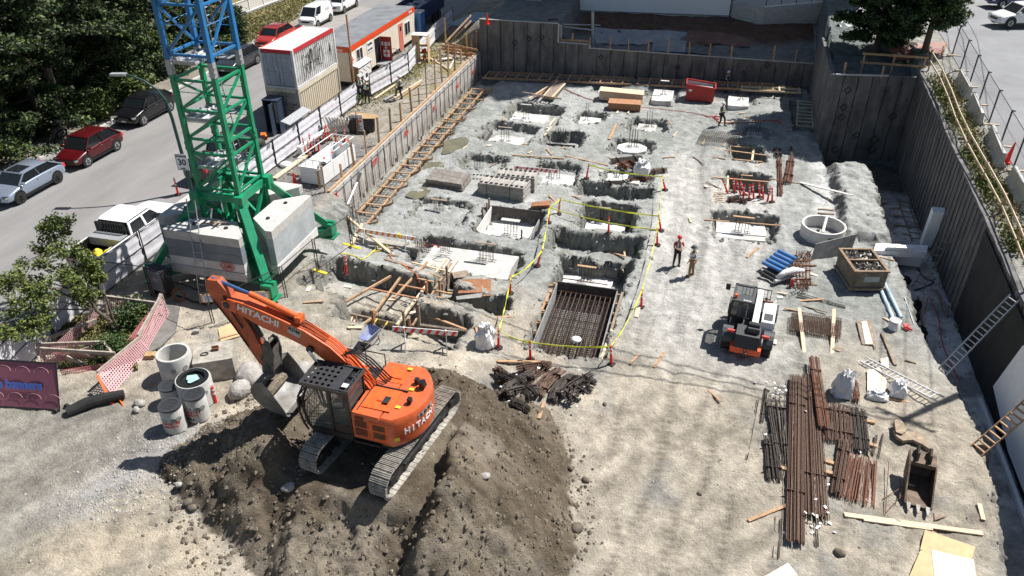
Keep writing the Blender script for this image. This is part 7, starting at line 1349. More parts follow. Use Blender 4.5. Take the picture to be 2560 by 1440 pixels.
for i,ch in enumerate('MH 1524'):
 a=R(-78+i*6.5);b=text_mb(ch,.17,(r*1.003*math.cos(a),r*1.003*math.sin(a),.58),(-math.sin(a),math.cos(a),0),(0,0,1),bold=.006);n0=len(g.v);g.v+=b.v;g.f+=[tuple(k+n0 for k in f)for f in b.f]
part('stencil',g,'ink_black',RG)
q=MB();A=P(2025,655,1.0);B_=P(2124,640,1.0);q.add([A,B_,B_+Vector((.12,.22,1.25)),A+Vector((.12,.3,.95)),A+Vector((0,.05,0)),B_+Vector((0,.05,0)),B_+Vector((.12,.27,1.25)),A+Vector((.12,.35,.95))],[(0,1,2,3),(7,6,5,4),(0,4,5,1),(1,5,6,2),(2,6,7,3),(3,7,4,0)]);single('plywood_sheet',q,'concd','grey plywood sheet leaning on the big round concrete ring','plywood')
BX=empty('storage_bin','rusty two compartment steel bin heaped with metal form clips','bin',P(2150,735,1.15));x=.95;y=1.1;a=R(14)
BX.rotation_euler[2]=a;BX.location=Vector((P(2147,700,1.15)))+Vector((0,.15,0))
mm('bin_steel',(.26,.22,.17),.85,.2,var=.3,scale=4,stain=.5)
W2,D2=.82,1.12
part('wall',MB().bb((-W2,-D2,.18),(-W2+.06,D2,1.05)).bb((W2-.06,-D2,.18),(W2,D2,1.05)).bb((-W2+.06,-D2,.18),(W2-.06,-D2+.06,1.05)).bb((-W2+.06,D2-.06,.18),(W2-.06,D2,1.05)).bb((-W2+.06,-.03,.18),(W2-.06,.03,1.05)).bb((-W2+.06,-D2+.06,.2),(W2-.06,D2-.06,.26)),'bin_steel',BX)
part('rim',MB().bb((-W2-.06,-D2-.06,1.052),(-W2+.08,D2+.06,1.13)).bb((W2-.08,-D2-.06,1.052),(W2+.06,D2+.06,1.13)).bb((-W2+.08,-D2-.06,1.052),(W2-.08,-D2+.08,1.13)).bb((-W2+.08,D2-.08,1.052),(W2-.08,D2+.06,1.13)).bb((-W2+.08,-.05,1.052),(W2-.08,.05,1.13)),mat('bin_rim',(.27,.19,.12),.85,var=.3,scale=4),BX)
part('skid',MB().bb((-W2-.08,-D2-.03,0),(-W2+.12,D2+.03,.16)).bb((W2-.12,-D2-.03,0),(W2+.08,D2+.03,.16)).bb((-W2+.12,-D2-.12,.05),(W2-.12,-D2+.1,.17)),'wood_old',BX)
cl=MB()
for i in range(320):
 s=rnd.choice((-1,1));cx=rnd.uniform(-.68,.68);cy=s*(.55+rnd.uniform(-.40,.40));cl.box((cx,cy,.98+rnd.uniform(-.06,.12)),(.20,.045,.03),rnd.uniform(0,3.1),rnd.uniform(-.7,.7),rnd.uniform(-.7,.7))
part('metal_clips',cl,mat('clips',(.20,.185,.17),.5,.7,var=.5,scale=9),BX,kind='stuff')
part('label_plate',MB().box((.1,-D2-.008,.65),(.75,.012,.3)),'pipe_pale' if False else 'galv',BX)
def foam(label,pts,h,z=.05):
 P_=[P(*p,z)for p in pts];a,b,c=P_;u=b-a;v=c-a;mb=MB().add([a,b,b+v,a+v]+[q+Vector((0,0,h))for q in(a,b,b+v,a+v)],[(3,2,1,0),(4,5,6,7),(0,1,5,4),(1,2,6,5),(2,3,7,6),(3,0,4,7)]);return single('foam_block',mb,'foam',label,'foam block')
F_=foam('large white foam block lying in the trench at the right wall',[(2185,655),(2300,668),(2187,635)],.75,.15);foam('upper white foam slab stacked on the large lying foam block',[(2180,640),(2312,645),(2186,622)],.35,.92);foam('narrow white foam piece on top of the stacked slabs',[(2215,625),(2280,628),(2217,618)],.18,1.29)
A=Vector((12.2,42.2,.15));mb=MB().beam(P(2318,612,.3),onplane(2350,525,(13.1,0,0),(1,0,0)),.75,.48,up=(0,-1,.3));single('foam_block',mb,'foam','tall white foam block leaning on the right wall','foam block')
mm('alu',(.60,.61,.62),.45,.3,var=.08)
def ladder(label,a,b,wid,m,n,rail=.09,name='ladder',th=.035,rung=.02,dirv=None):
 a=Vector(a);b=Vector(b);u=(b-a).normalized();s=Vector(dirv).normalized()if dirv else u.cross(Vector((0,0,1))).normalized();mb=MB()
 for k in(-.5,.5):mb.beam(a+s*wid*k,b+s*wid*k,th,rail,up=u.cross(s))
 for i in range(n):t=(i+.6)/(n+.2);p=a.lerp(b,t);mb.beam(p-s*wid*.5,p+s*wid*.5,rung*2.2,rung*2)if m not in('galv','alu')else mb.cyl(p-s*wid*.5,p+s*wid*.5,rung,n=6)
 return single(name,mb,m,label,'ladder')
ladder('wooden ladder half hidden behind the leaning foam block',Vector((12.0,38.6,.15)),Vector((13.2,40.9,2.1)),.5,'wood_old',7,dirv=(-.85,.4,0));
b0=G(2356,930);t0=onplane(2535,748,(13.2,0,0),(1,0,0));ladder('aluminium ladder leaning on the black sheeted right wall',b0,t0+Vector((0,0,.1)),.46,'alu',18,rail=.08,rung=.022)
b0=G(2440,1128);t0=onplane(2590,1000,(13.1,0,0),(1,0,0));ladder('wooden ladder leaning on white boards at the lower right edge',b0,t0,.52,'wood',11,rail=.09,rung=.028)
ladder('aluminium ladder lying on the ground behind the white bags',G(2158,905,.12),G(2345,1015,.35),.46,'alu',17,rail=.07,th=.05);ladder('ladder like slotted walkway lying across the ridge at right',G(2078,490,.12),G(2218,499,.12),.42,'galv',13,rail=.05)
ladder('long ladder lying in shade near the back left corner',G(1312,180 if False else 205,.15),G(1283,246,.1),.5,'galv',14);ladder('long timber ladder frame lying in the deep trench by the right wall',P(2255,497,.1),P(2293,605,.1),.55,'wood_old',8)
for i,(a,b)in enumerate((((2203,562),(2225,600)),((2222,521),(2250,520)),((2232,538),(2258,540)),((2235,562),(2268,565)),((2256,584),(2278,588)))):plank(a,b,.10,'wood',['brown board leaning at the ridge foot','first short stick','second short stick','third short stick','fourth short stick'][i]+(' in the trench' if i else ' in the shaded trench'),za=.1,zb=.1)
for i in range(5):a=P(1905+9.5*i,668-7.5*i,1.15);b=P(1950+9.5*i,690-7.5*i,1.15);mb=MB().cyl(a+Vector((0,0,.28)),b+Vector((0,0,.28)),.105,n=12);single('pipe',mb,'pipeblue','%s blue pipe from the near left in the pallet bundle'%ORD[i],'pipe','blue pipes on a pallet beside the rebar rack')
for i in range(4):a=P(1900+9*i,686-5*i,1.15);b=P(1935+10*i,706-5*i,1.15);mb=MB().cyl(a+Vector((0,0,.1)),b+Vector((0,0,.1)),.10,n=10);single('pipe',mb,'steel_dark','%s dark lower pipe under the blue pipes'%ORD[i],'pipe','dark pipes under the blue ones')
for i in range(3):a=P(1935+12*i,712+2*i-8*i,1.15);b=P(1972+10*i,700-8*i,1.15);mb=MB().cyl(a+Vector((0,0,.2)),b+Vector((0,0,.2)),.10,n=12);single('pipe',mb,'galv','%s silver pipe at the right of the blue bundle'%ORD[i],'pipe','silver pipes beside the rebar rack')
q=MB().tube([P(1942,694,1.5),P(1962,682,1.65),P(1985,676,1.7),P(2010,676,1.65)],[.10,.16,.20,.08],8);single('plastic_wrap',q,'bag','crumpled white plastic wrap draped over the silver pipes','plastic',smooth=True)
FE=empty('fire_extinguisher','small red fire extinguisher standing beside the rebar rack','fire extinguisher',G(1978,716));part('cylinder',MB().cyl((0,0,0),(0,0,.42),.08,n=12),'ink_red',FE);part('valve',MB().cyl((0,0,.42),(0,0,.5),.03,n=8).box((.05,0,.5),(.12,.03,.03)),'white',FE)
RK=empty('rebar_rack','rusty steel rack piled with hooked bars beside the blue pipes','rack',P(2003,700,1.1));mb=MB()
for i in range(6):mb.beam(P(1984+8*i,710,1.35),P(1984+8*i,646,1.35),.05,.05)
for y in(652,664,676,698):mb.beam(P(1980,y,1.42),P(2028,y,1.42),.05,.06)
part('frame',mb,'rust',RK,world=True);mb=MB()
for i in range(70):c=P(rnd.uniform(1985,2026),rnd.choice((rnd.uniform(705,730),rnd.uniform(640,655))),1.2);mb.tube([c+Vector((rnd.uniform(-.15,.15),-.12,rnd.uniform(0,.35))),c+Vector((0,0,.1+rnd.uniform(0,.3))),c+Vector((rnd.uniform(-.15,.15),.15,rnd.uniform(0,.35)))],.02,4)
part('hooked_bars',mb,'rebar_rust',RK,world=True)
for i,(a,b)in enumerate((((2020,665),(2040,664)),((2018,712),(2042,713)))):plank(a,b,.14,'wood_old',['upper','lower'][i]+' bearer end at the right of the rebar rack')
for i,(a,b,r_)in enumerate((((2198,722),(2236,812),.085),((2208,708),(2252,798),.075))):single('pipe',MB().cyl(G(*a,.1),G(*b,.1),r_,n=10),'pipe_pale',['left long pale blue pipe running down to the white drum','right long pale blue pipe at the trench edge'][i],'pipe')
DR=empty('drum','white open plastic drum at the end of the pale pipes','drum',G(2232,822));part('shell',MB().lathe([(.22,0),(.26,.5),(.23,.5),(.19,.05),(0,.05)],(0,0,0),18),'white',DR,smooth=True)
mb=MB()
for i in range(6):mb.box(G(2268,822,.08)+Vector((rnd.uniform(-.12,.12),rnd.uniform(-.15,.15),rnd.random()*.1)),(.2,.1,.08),rnd.random()*3,rnd.random())
single('litter',mb,'ink_red','small red and white litter near the white drum','litter')
def sheet(label,pts,m,z=.06,t=.025,name='plywood_sheet',cat='plywood'):
 g_=[G(*p)for p in pts];zz=max(p.z for p in g_)+z*.5;q=[P(*p,zz)for p in pts];mb=MB().add([Vector((p.x,p.y,zz))for p in q]+[Vector((p.x,p.y,zz+t))for p in q],[tuple(reversed(range(len(q)))),tuple(range(len(q),2*len(q)))]+[(i,(i+1)%len(q),len(q)+(i+1)%len(q),len(q)+i)for i in range(len(q))]);return single(name,mb,m,label,cat)
sheet('grey board with a notched end lying left of the white drum',[(2141,802),(2178,800),(2192,868),(2186,874),(2183,864),(2155,862)],'wood_old');sheet('pale pink board lying on the grey notched board',[(2153,805),(2166,803),(2182,860),(2163,861)],'ply_pale',z=.10)
sheet('pale plywood sheet under the aluminium ladder behind the bags',[(2168,925),(2200,922),(2217,955),(2210,985),(2168,986)],'ply_pale');sheet('small pale board at the far end of the lying ladder',[(2200,898),(2220,894),(2222,920),(2204,922)],'ply_pale')
sheet('large yellow plywood sheet at the lower right corner',[(2312,1325),(2438,1368),(2425,1412),(2385,1395),(2300,1375)],'ply',z=.05);sheet('yellow plywood sheet cut by the bottom frame edge',[(2300,1378),(2340,1372),(2350,1460),(2265,1460)],'ply',z=.08,name='plywood_sheet');sheet('pale plywood sheet lying on top of the yellow ones',[(2328,1375),(2434,1400),(2442,1460),(2338,1460)],'ply_pale',z=.14);sheet('corner of a pale board at the bottom edge of the yard',[(1970,1408),(1995,1440),(1905,1445)],'ply_pale');sheet('small triangular grey offcut near the digger bucket',[(2335,1282),(2370,1290),(2336,1302)],'wood_old');sheet('small flat grey offcut beside the right hand plank',[(2085,866),(2108,872),(2100,880),(2080,874)],'wood_old')
sack('upright white bulk bag in front of the lying ladder',(2102,985),.70,1.05,seed=7,lean=.1);sack('slumped white bag lying at right of the upright one',(2190,995),.75,.35,seed=9,squash=.6);sack('white bag bunched against the ladder',(2242,985),.60,.65,seed=11)
sack('white blue cloth flap at the foot of the upright bag',(2090,984),.35,.25,seed=13,m='foam')
for i,(a,b)in enumerate((((1942,1170),(2030,1192)),((2062,1155),(2085,1162)),((2005,1052),(2050,1058)),((2150,1053),(2186,1058)),((2168,1112),(2190,1118)),((2055,1180),(2080,1186)))):plank(a,b,.16,'wood',['long lower','short middle','upper left','upper right','right','short lower'][i]+' dunnage timber under the long rebar bundles',t=.10)
bundle('longest rebar bundle reaching furthest down the yard',(1990,948),(1984,1368),.62,46,'rebar',.20,up=.12);bundle('long rebar bundle at right of the longest one',(2024,945),(2040,1305),.62,46,'rebar',.20,up=.12,fan=.25);bundle('rusty bundle crossing over the top of the second long bundle',(2030,908),(2056,1090),.42,26,'rebar_rust',.16,up=.30)
bundle('loose thin bars at left of the long bundles',(1935,995),(1955,1168),.75,34,'rebar_dark',.18,up=.1,jag=.9,fan=-.4);bundle('dark short bundle at the far left of the rebar yard',(1922,1098),(1935,1206),.50,34,'rebar_dark',.22,fan=.2);bundle('wide flat bundle right of the long bundles',(2088,1014),(2094,1112),1.10,52,'rebar',.16,up=.06);bundle('dark bundle at right of the wide flat one',(2142,1026),(2152,1134),.62,34,'rebar_dark',.18,up=.06)
bundle('tightly tied bundle slanting below the wide flat one',(2110,1110),(2088,1244),.42,40,'rebar',.24,up=.06);bundle('fanned out brown bars at lower right of the rebar yard',(2150,1142),(2128,1262),1.15,52,'rebar_rust',.12,up=.05,fan=.25,jag=.3,tie=False)
bundle('two loose bars lying left of the rebar yard',(1892,998),(1862,1152),.22,3,'rebar_dark',.02,tie=False);bundle('thin bar bundle beside the two loose bars',(1915,972),(1903,1060),.14,9,'rebar_dark',.08);bundle('short rusty coil bundle right of the upright white bag',(2133,955),(2140,1010),.22,18,'rebar_rust',.2,curve=.05);bundle('pair of dark flat bars right of the rebar yard',(2190,1088),(2180,1142),.12,4,'rebar_dark',.05,tie=False);bundle('single angled dark bar right of the rebar yard',(2208,1083),(2196,1150),.06,3,'rebar_dark',.05,tie=False);bundle('few thin bars at the bottom left of the longest bundle',(1944,1295),(1938,1400),.3,3,'rebar_dark',.02,tie=False);bundle('thin bars at bottom of the second long bundle',(2035,1290),(2040,1372),.6,4,'rebar_dark',.02,tie=False);bundle('loose thin bars between the steel bin and the mesh',(1990,738),(2115,770),.5,6,'rebar_dark',.02,tie=False,fan=-.5)
tags=[(1888,958),(1916,957),(1932,972),(1935,985),(1945,990),(1950,978),(1957,980),(1942,998),(1952,996),(1930,1002),(1961,990),(1925,1090),(1914,1088),(2151,1133),(2010,1043),(2035,1264),(2058,1283),(2008,1297),(2028,1302),(2037,1306),(2050,1310),(2028,1318),(2042,1322),(2065,1298),(2030,1333),(2086,1333),(1963,1335),(2074,1310),(2067,1227),(2095,1233),(2048,1318)]
tg=MB().box((0,0,.02),(.11,.08,.012));tme=tg.mesh('paper_tag',M['white'])
for i,p in enumerate(tags):
 o=bpy.data.objects.new('paper_tag',tme);COL.objects.link(o);g_=G(*p);o.location=g_+Vector((0,0,.30 if(1980<p[0]<2070 and p[1]<1310)or 1925<p[0]<1962 else .03));o.rotation_euler=(rnd.uniform(-.4,.4),rnd.uniform(-.4,.4),rnd.uniform(0,3));tag(o,'white paper tag lying on or around the rebar bundle ends','tag','white tags at the rebar bundle ends')
def outline_thing(name,pxs,z,th,m,label,cat,up=0.):
 q=[P(*p,z)for p in pxs];mb=MB().add([Vector((p.x,p.y,z))for p in q]+[Vector((p.x,p.y,z+th))for p in q],[tuple(range(len(q))),tuple(reversed(range(len(q),2*len(q))))]+[(i,len(q)+i,len(q)+(i+1)%len(q),(i+1)%len(q))for i in range(len(q))]);return single(name,mb,m,label,cat)
z=gq(*G(2280,1105)[:2])+.08;RT=empty('ripper_tooth','curved rusty ripper tooth attachment lying above the digger bucket','ripper tooth',P(2270,1100,z));mm('rip',(.36,.28,.20),.8,.2,var=.3,scale=5,stain=.3)
for nm,pxs,zz,th in(('shank',[(2235,1062),(2250,1058),(2262,1085),(2290,1085),(2312,1103),(2327,1133),(2305,1118),(2280,1106),(2255,1108),(2240,1098),(2232,1085)],z,.14),('mounting_ear',[(2232,1060),(2246,1058),(2256,1068),(2262,1088),(2252,1096),(2236,1090)],z+.16,.06)):
 q=[P(*p,z)for p in pxs];n=len(q);mb=MB().add([Vector((p.x,p.y,zz))for p in q]+[Vector((p.x,p.y,zz+th))for p in q],[tuple(range(n))[::-1],tuple(range(n,2*n))]+[(i,(i+1)%n,n+(i+1)%n,n+i)for i in range(n)]);part(nm,mb,'rip',RT,world=True)
DB=empty('digging_bucket','dark narrow digging bucket with three pale teeth lying at lower right','excavator bucket',G(2290,1225),R(-98));
mm('bucket_dark',(.15,.105,.075),.7,.3,var=.4,scale=4,stain=.3)
prof=[(-.95,.95),(-.80,.55),(-.55,.20),(-.1,.05),(.45,.04),(.95,.12)]
sd=prof+[(.95,.20),(.35,.55),(-.25,.95)]
for s in(-1,1):part('side_plate',MB().prism(sd,s*.42-.025,s*.42+.025,'y'),'bucket_dark',DB)
sh=MB();b=0
for i,(x,z_)in enumerate(prof):sh.v+=[Vector((x,-.40,z_)),Vector((x,.40,z_)),Vector((x,-.40,z_+.03)),Vector((x,.40,z_+.03))]
for i in range(len(prof)-1):q=i*4;sh.f+=[(q,q+4,q+5,q+1),(q+2,q+3,q+7,q+6)]
part('shell',sh,'bucket_dark',DB);part('back_beam',MB().bb((-.98,-.42,.82),(-.30,.42,.98)),'bucket_dark',DB)
for s in(-.2,.2):part('hinge_ear',MB().prism([(-1.0,.9),(-.35,.9),(-.45,1.30),(-.62,1.2),(-.8,1.35),(-.98,1.2)],s-.03,s+.03,'y'),'bucket_dark',DB)
for s in(-.3,0,.3):part('tooth',MB().add([(.93,s-.07,.08),(.93,s+.07,.08),(.93,s+.07,.22),(.93,s-.07,.22),(1.28,s-.03,.13),(1.28,s+.03,.13),(1.28,s+.03,.16),(1.28,s-.03,.16)],[(0,1,2,3),(7,6,5,4),(0,4,5,1),(1,5,6,2),(2,6,7,3),(3,7,4,0)]),'bucket_steel',DB)
TP=empty('bar_stand','thin rusty bar tripod stand beside the digging bucket','stand',G(2240,1255));mb=MB()
c=G(2232,1240,.0)
for a,b_ in(((2212,1288),(2218,1165)),((2205,1250),(2250,1230)),((2215,1283),(2262,1235)),((2250,1200),(2245,1260)),((2262,1235),(2268,1262))):mb.cyl(G(*a,.04),G(*b_,.25),.014,n=4)
part('bars',mb,'rebar_rust',TP,world=True)
for i,(p,w_,h,sd_)in enumerate((((2283,800),.45,.5,3),((2300,840),.5,.45,5),((2290,770),.4,.4,8),((2303,872),.45,.4,12),((2262,705),.5,.3,6))):sack(['middle','lower','upper','lowest','topmost'][i]+' black plastic lump hanging at the trench edge',p,w_,h,m='tarblack',seed=sd_,name='plastic_sheet',cat='plastic sheet',z=.2)
q=MB().add([P(2262,742,1.15),P(2285,808,1.15),P(2291,830,.9),P(2270,800,.5),P(2266,760,.7)],[(0,1,2,3,4)]);o=single('plastic_sheet',q,'foam','curled shiny sheet standing at the trench edge','plastic sheet');o.modifiers.new('s','SOLIDIFY').thickness=.02
for i,(p)in enumerate(((2395,690),(2322,703))):cable('black_hose',[(p[0]-30,p[1]-30),(p[0]-10,p[1]-5),(p[0]+15,p[1]+5),(p[0]-40,p[1]+25)],.035,'black',['black hose at the foot of the black sheeted wall','black hose on the trench floor by the foam blocks'][i],'hose')
cable('extension_cable',[(2310,790),(2320,740),(2345,790),(2355,860),(2370,905),(2400,960)],.02,'ink_red','red cord trailing along the shaded trench','cord');
for i,(a,b,w_)in enumerate((((2342,725),(2368,790),.16),((2295,742),(2310,828),.10))):plank(a,b,w_,'wood_old',['dark board lying on the dusty trench floor','narrow board beside the black plastic in the trench'][i],za=.12,zb=.12)
heap=[((1262,1000),(1330,940),.5,'rebar_dark'),((1290,935),(1378,925),.35,'rebar'),((1250,950),(1335,1010),.45,'rebar_dark'),((1310,960),(1368,915),.55,'rebar'),((1340,1000),(1400,935),.6,'rebar'),((1262,1000),(1345,985),.35,'rebar_dark'),((1380,1010),(1430,945),.4,'rebar_dark'),((1425,960),(1490,975),.5,'rebar_dark'),((1415,1015),(1455,985),.6,'rebar_dark'),((1275,1010),(1325,1035),.3,'rebar_dark'),((1240,930),(1262,985),.35,'rebar'),((1400,1000),(1480,950),.3,'rebar_dark')]
nm=['leftmost','top left','lower left','upper middle','central','front left','right of centre','far right','front right','lowest','upper left','crosswise right']
for i,(a,b,w_,m)in enumerate(heap):bundle('%s bundle in the dark rebar heap behind the mound'%nm[i],a,b,w_,24,m,.28,up=.05+.10*(i%3),curve=.08 if i%2 else .22,r=.019,group='bundles in the dark rebar heap')
for i,p in enumerate(((1346,938),(1292,955),(1253,986),(1272,1023),(1405,997),(1433,1003),(1458,985),(1455,1000),(1442,1034),(1447,943))):
 o=bpy.data.objects.new('paper_tag',tme);COL.objects.link(o);o.location=G(*p,.38);o.rotation_euler=(rnd.uniform(-.5,.5),.3,rnd.uniform(0,3));tag(o,'white paper tag tied on the dark rebar heap','tag','white tags on the dark rebar heap')
jp=[(-.30,0),(.30,0),(.30,.08),(.13,.30),(.09,.80),(-.09,.80),(-.13,.30),(-.30,.08)]
def jersey(label,a,b):
 A=Vector((a[0],a[1],zr_(a[1])));B_=Vector((b[0],b[1],zr_(b[1])));u=(B_-A).normalized();n=Vector((u.y,-u.x,0));mb=MB();mb.v=[A+n*x+Vector((0,0,z))for x,z in jp]+[B_+n*x+Vector((0,0,z))for x,z in jp];k=len(jp);mb.f=[tuple(range(k))[::-1],tuple(range(k,2*k))]+[(i,(i+1)%k,k+(i+1)%k,k+i)for i in range(k)];return single('jersey_barrier',mb,'conc',label,'concrete barrier','concrete barriers along the lane')
for i,(y0,y1)in enumerate(((55.2,52.2),(51.4,48.2),(46.6,43.0),(41.6,38.2),(36.8,33.6),(33.0,30.0))):jersey('concrete barrier, %s from the far end along the lane'%ORD[i],(15.45+.05*math.sin(i),y0),(15.35+.1*math.cos(i*2),y1))
prev=None
FN=empty('chain_fence','black post and wire fence panels standing along the lane at right','fence',(16,58,6))
for i in range(12):
 y=60.5-i*2.9;x=16.05-.05*i*.3;z=zr_(y);part('fence_post',MB().cyl((x,y,z),(x,y,z+1.95),.045,n=6).box((x+.1,y,z+1.9),(.14,.06,.06)),'black',FN,world=True);part('foot_board',MB().box((x+.0,y-.4,z+.03),(.9,.12,.05)),'wood_pale',FN,world=True)
 if prev:
  part('wire_mesh',MB().quadsheet([(prev[0],prev[1],prev[2]+.1),(x,y,z+.1),(x,y,z+1.88),(prev[0],prev[1],prev[2]+1.88)]),'wire',FN,world=True);part('rail',MB().cyl((prev[0],prev[1],prev[2]+1.9),(x,y,z+1.9),.02,n=5).cyl((prev[0],prev[1],prev[2]+1.0),(x,y,z+1.0),.012,n=4),'black',FN,world=True)
 prev=(x,y,z)
def cone(label,loc,h=.9,lean=0):
 root=empty('traffic_cone',label,'traffic cone',loc);part('cone_body',MB().cyl((0,0,.04),(lean,0,h),.15,.03,n=12),'del_red',root);part('base',MB().box((0,0,.02),(.38,.38,.04)),'del_red',root);part('reflective_band',MB().cyl((lean*.45,0,h*.45),(lean*.62,0,h*.62),.095,.072,n=12).cyl((lean*.74,0,h*.74),(lean*.84,0,h*.84),.058,.046,n=12),'refl',root);return root
cone('tall red traffic cone leaning by the lane fence',Vector((15.75,43.7,zr_(43.7))),1.15,.10);cone('red and white cone beside the white lattice bin near the crane',P(738,462,3.02),.75)
cone('red striped cone at the far end of the back left guard rail',P(1218,60,5.5),.9)
for i,(pts,lb)in enumerate((([(2235,150,6.3),(2312,152,6.3),(2310,110,6.9),(2248,98,7.2)],'dark red snow fence sheet in shade below the evergreen'),([(2200,85,6.8),(2240,150,6.2),(2248,98,7.3),(2190,70,7.6)],'slanting red snow fence sheet left of the shaded one'),([(2318,155,6.3),(2352,152,6.4),(2366,106,7.2),(2325,104,7.2)],'upright red snow fence sheet at the trunk of the right tree'))):
 mb=MB().quadsheet([P(*p)for p in pts]);o=single('snow_fence',mb,'net_red_dark',lb,'snow fence')
q=MB();
for a,b in(((2312,150,6.3),(2325,100,7.3)),((2240,152,6.2),(2248,97,7.3)),((2352,154,6.4),(2366,105,7.3))):q.beam(P(*a),P(*b),.07,.05)
single('fence_stakes',q,'wood_red','brown stakes holding the dark red snow fence','stakes')
UP=empty('utility_pole','wooden utility pole beyond the right wall carrying four wires','utility pole',(16.9,33.1,4.6));part('pole',MB().cyl((16.9,33.1,4.5),(16.9,33.1,18.0),.20,.14,n=12),'bark',UP,world=True);part('crossarm',MB().beam((15.9,33.6,17.2),(17.9,32.6,17.2),.10,.12),'wood_old',UP,world=True)
wv=MB()
for k in range(3):
 a=Vector((16.0+.8*k,33.55-.4*k,17.3-.3*k));b=a+Vector((8,60,2));wv.tube([a.lerp(b,t)-Vector((0,0,3.0*4*t*(1-t)))for t in[i/14 for i in range(15)]],.022,4);b=a+Vector((-26,2.0-1.2*k,0));wv.tube([a.lerp(b,t)-Vector((0,0,.8*4*t*(1-t)))for t in[i/14 for i in range(15)]],.040,4)
part('wires',wv,'black',UP,world=True)
def bm3(a,b,w_,h,m,label,za,zb,name='form_timber',cat='timber',up=(0,0,1),group=None):return single(name,MB().beam(P(*a,za),P(*b,zb),w_,h,up=up),m,label,cat,group)
lst=[((834,772),(978,690),.10,.14,'wood','left long brace spanning the deep trench'),((935,785),(1005,688),.10,.14,'wood','middle brace spanning the deep trench'),((905,813),(945,783),.12,.10,'wood','lower continuation of the middle brace'),((927,722),(1042,746),.10,.08,'wood_red','left crosspiece tying the trench braces'),((1005,688),(1085,705),.10,.08,'wood','right crosspiece tying the trench braces'),((997,712),(1062,724),.10,.08,'wood_red','lower crosspiece tying the trench braces'),((985,745),(1068,655),.10,.12,'wood','right brace spanning the deep trench'),((992,813),(1115,648),.12,.14,'wood_pale','main rail along the left of the inner form'),((1030,816),(1128,658),.08,.12,'wood','second rail along the right of the inner form'),((1030,656),(1125,680),.10,.08,'wood_pale','board at the far end of the inner form'),((1048,780),(1165,825),.12,.12,'wood','right lower brace of the inner form'),((1050,812),(1168,828),.16,.10,'wood_old','bottom board running right from the inner form'),((830,778),(1000,815),.10,.30,'wood_old','long form board at the near side of the deep trench'),((826,785),(885,803),.05,.30,'wood_old','inner form board at the left end of the deep trench'),((762,773),(810,800),.06,.35,'wood_pale','pale form board left of the deep trench'),((1084,726),(1108,730),.1,.08,'wood','upper rung at right of the inner form'),((1080,740),(1106,745),.1,.08,'wood','middle rung at right of the inner form'),((1078,752),(1104,754),.1,.08,'wood','lower rung at right of the inner form'),((962,650),(1035,672),.18,.12,'wood_old','upper loose plank by the orange cord'),((968,640),(998,642),.10,.06,'wood_old','short upper plank by the orange cord'),((870,822),(905,822),.16,.08,'wood_pale','pale board left of the wheelbarrow'),((876,815),(882,792),.08,.05,'wood_pale','first upright stick left of the wheelbarrow'),((884,815),(890,792),.08,.05,'wood_pale','second upright stick left of the wheelbarrow'),((1072,824),(1116,848),.14,.06,'wood','reddish plank behind the striped barricade')]
for i,(a,b,w_,h,m,lb)in enumerate(lst):
 za=1.75 if i in(0,1,3,4,5,6)else 1.55;zb=za
 if i in(12,13,14):za=zb=1.35
 if i>=18:
  A=G(*a,.08);B_=G(*b,.08);single('plank',MB().beam(A,B_,w_,h*.5),m,lb,'plank');continue
 bm3(a,b,w_*.9,h*.8,m,lb,za,zb)
for i,(b_,t_)in enumerate((((822,798),(820,768)),((830,790),(828,768)),((850,802),(848,775)),((893,822),(891,785)),((937,830),(930,775)),((1012,826),(1008,777)),((1070,778),(1062,705)),((1050,825),(1046,760)),((1025,828),(1022,795)),((1118,700),(1112,665)),((1100,735),(1096,700)))):
 p=P(*b_,1.25);z1=ztop(p,t_[1]);mb=MB().beam(p-Vector((0,0,.2)),Vector((p.x,p.y,max(z1,1.6))),.10,.10,up=(1,0,0));single('timber_stake',mb,'wood_old' if i%2 else 'wood_red','%s upright stake from the left around the trench forms'%ORD[i],'stake','upright stakes around the trench forms')
q=MB();a=P(1015,826,.6);b=P(1128,668,.6);q.beam(a,b,.05,.9);q.beam(a+Vector((.45,.1,0)),b+Vector((.4,0,0)),.05,.9);single('shutter_form',q,'wood_old','pair of weathered form walls running away along the inner trench','form panel')
q=MB();
for k in range(9):
 t=k/8;p=a.lerp(b,t)+Vector((.2,0,.5));q.tube([p+Vector((-1.2,-.2,-.1)),p+Vector((-.6,-.1,.30)),p+Vector((-.1,0,-.1))],.018,5)if k%2==0 else None
single('bent_rods',q,'rebar','bent steel rods arching over the trench beside the inner form','rebar')
sheet('square rust coloured plywood plate left of the tape corner',[(1152,700),(1206,697),(1204,732),(1145,734)],'ply_rust',z=.06);sheet('larger rust stained sheet beneath the square plate',[(1203,700),(1228,698),(1226,740),(1200,742)],'ply_rust',z=.03);sheet('pale pinkish panel above the rust coloured plate',[(1130,682),(1168,676),(1176,690),(1135,697)],'wood_old');sheet('grey panel at the near edge of the rust coloured plate',[(1140,742),(1206,733),(1203,744),(1142,750)],'concd',z=.05);sheet('rust brown board beside the box form and tape post',[(1330,510),(1378,505),(1374,517),(1327,520)],'ply_rust',z=.2,t=.12)
for i,(p)in enumerate(((1066,628),(1083,628),(1097,632))):
 o=G(*p);mb=MB().cyl(o,o+Vector((0,0,.35)),.012,n=5);mb.box(o+Vector((0,0,.36)),(.16,.03,.14));single('marker_flag',mb,'ink_red',['left','middle','right'][i]+' red marker on the concrete strip above the loose planks','marker')
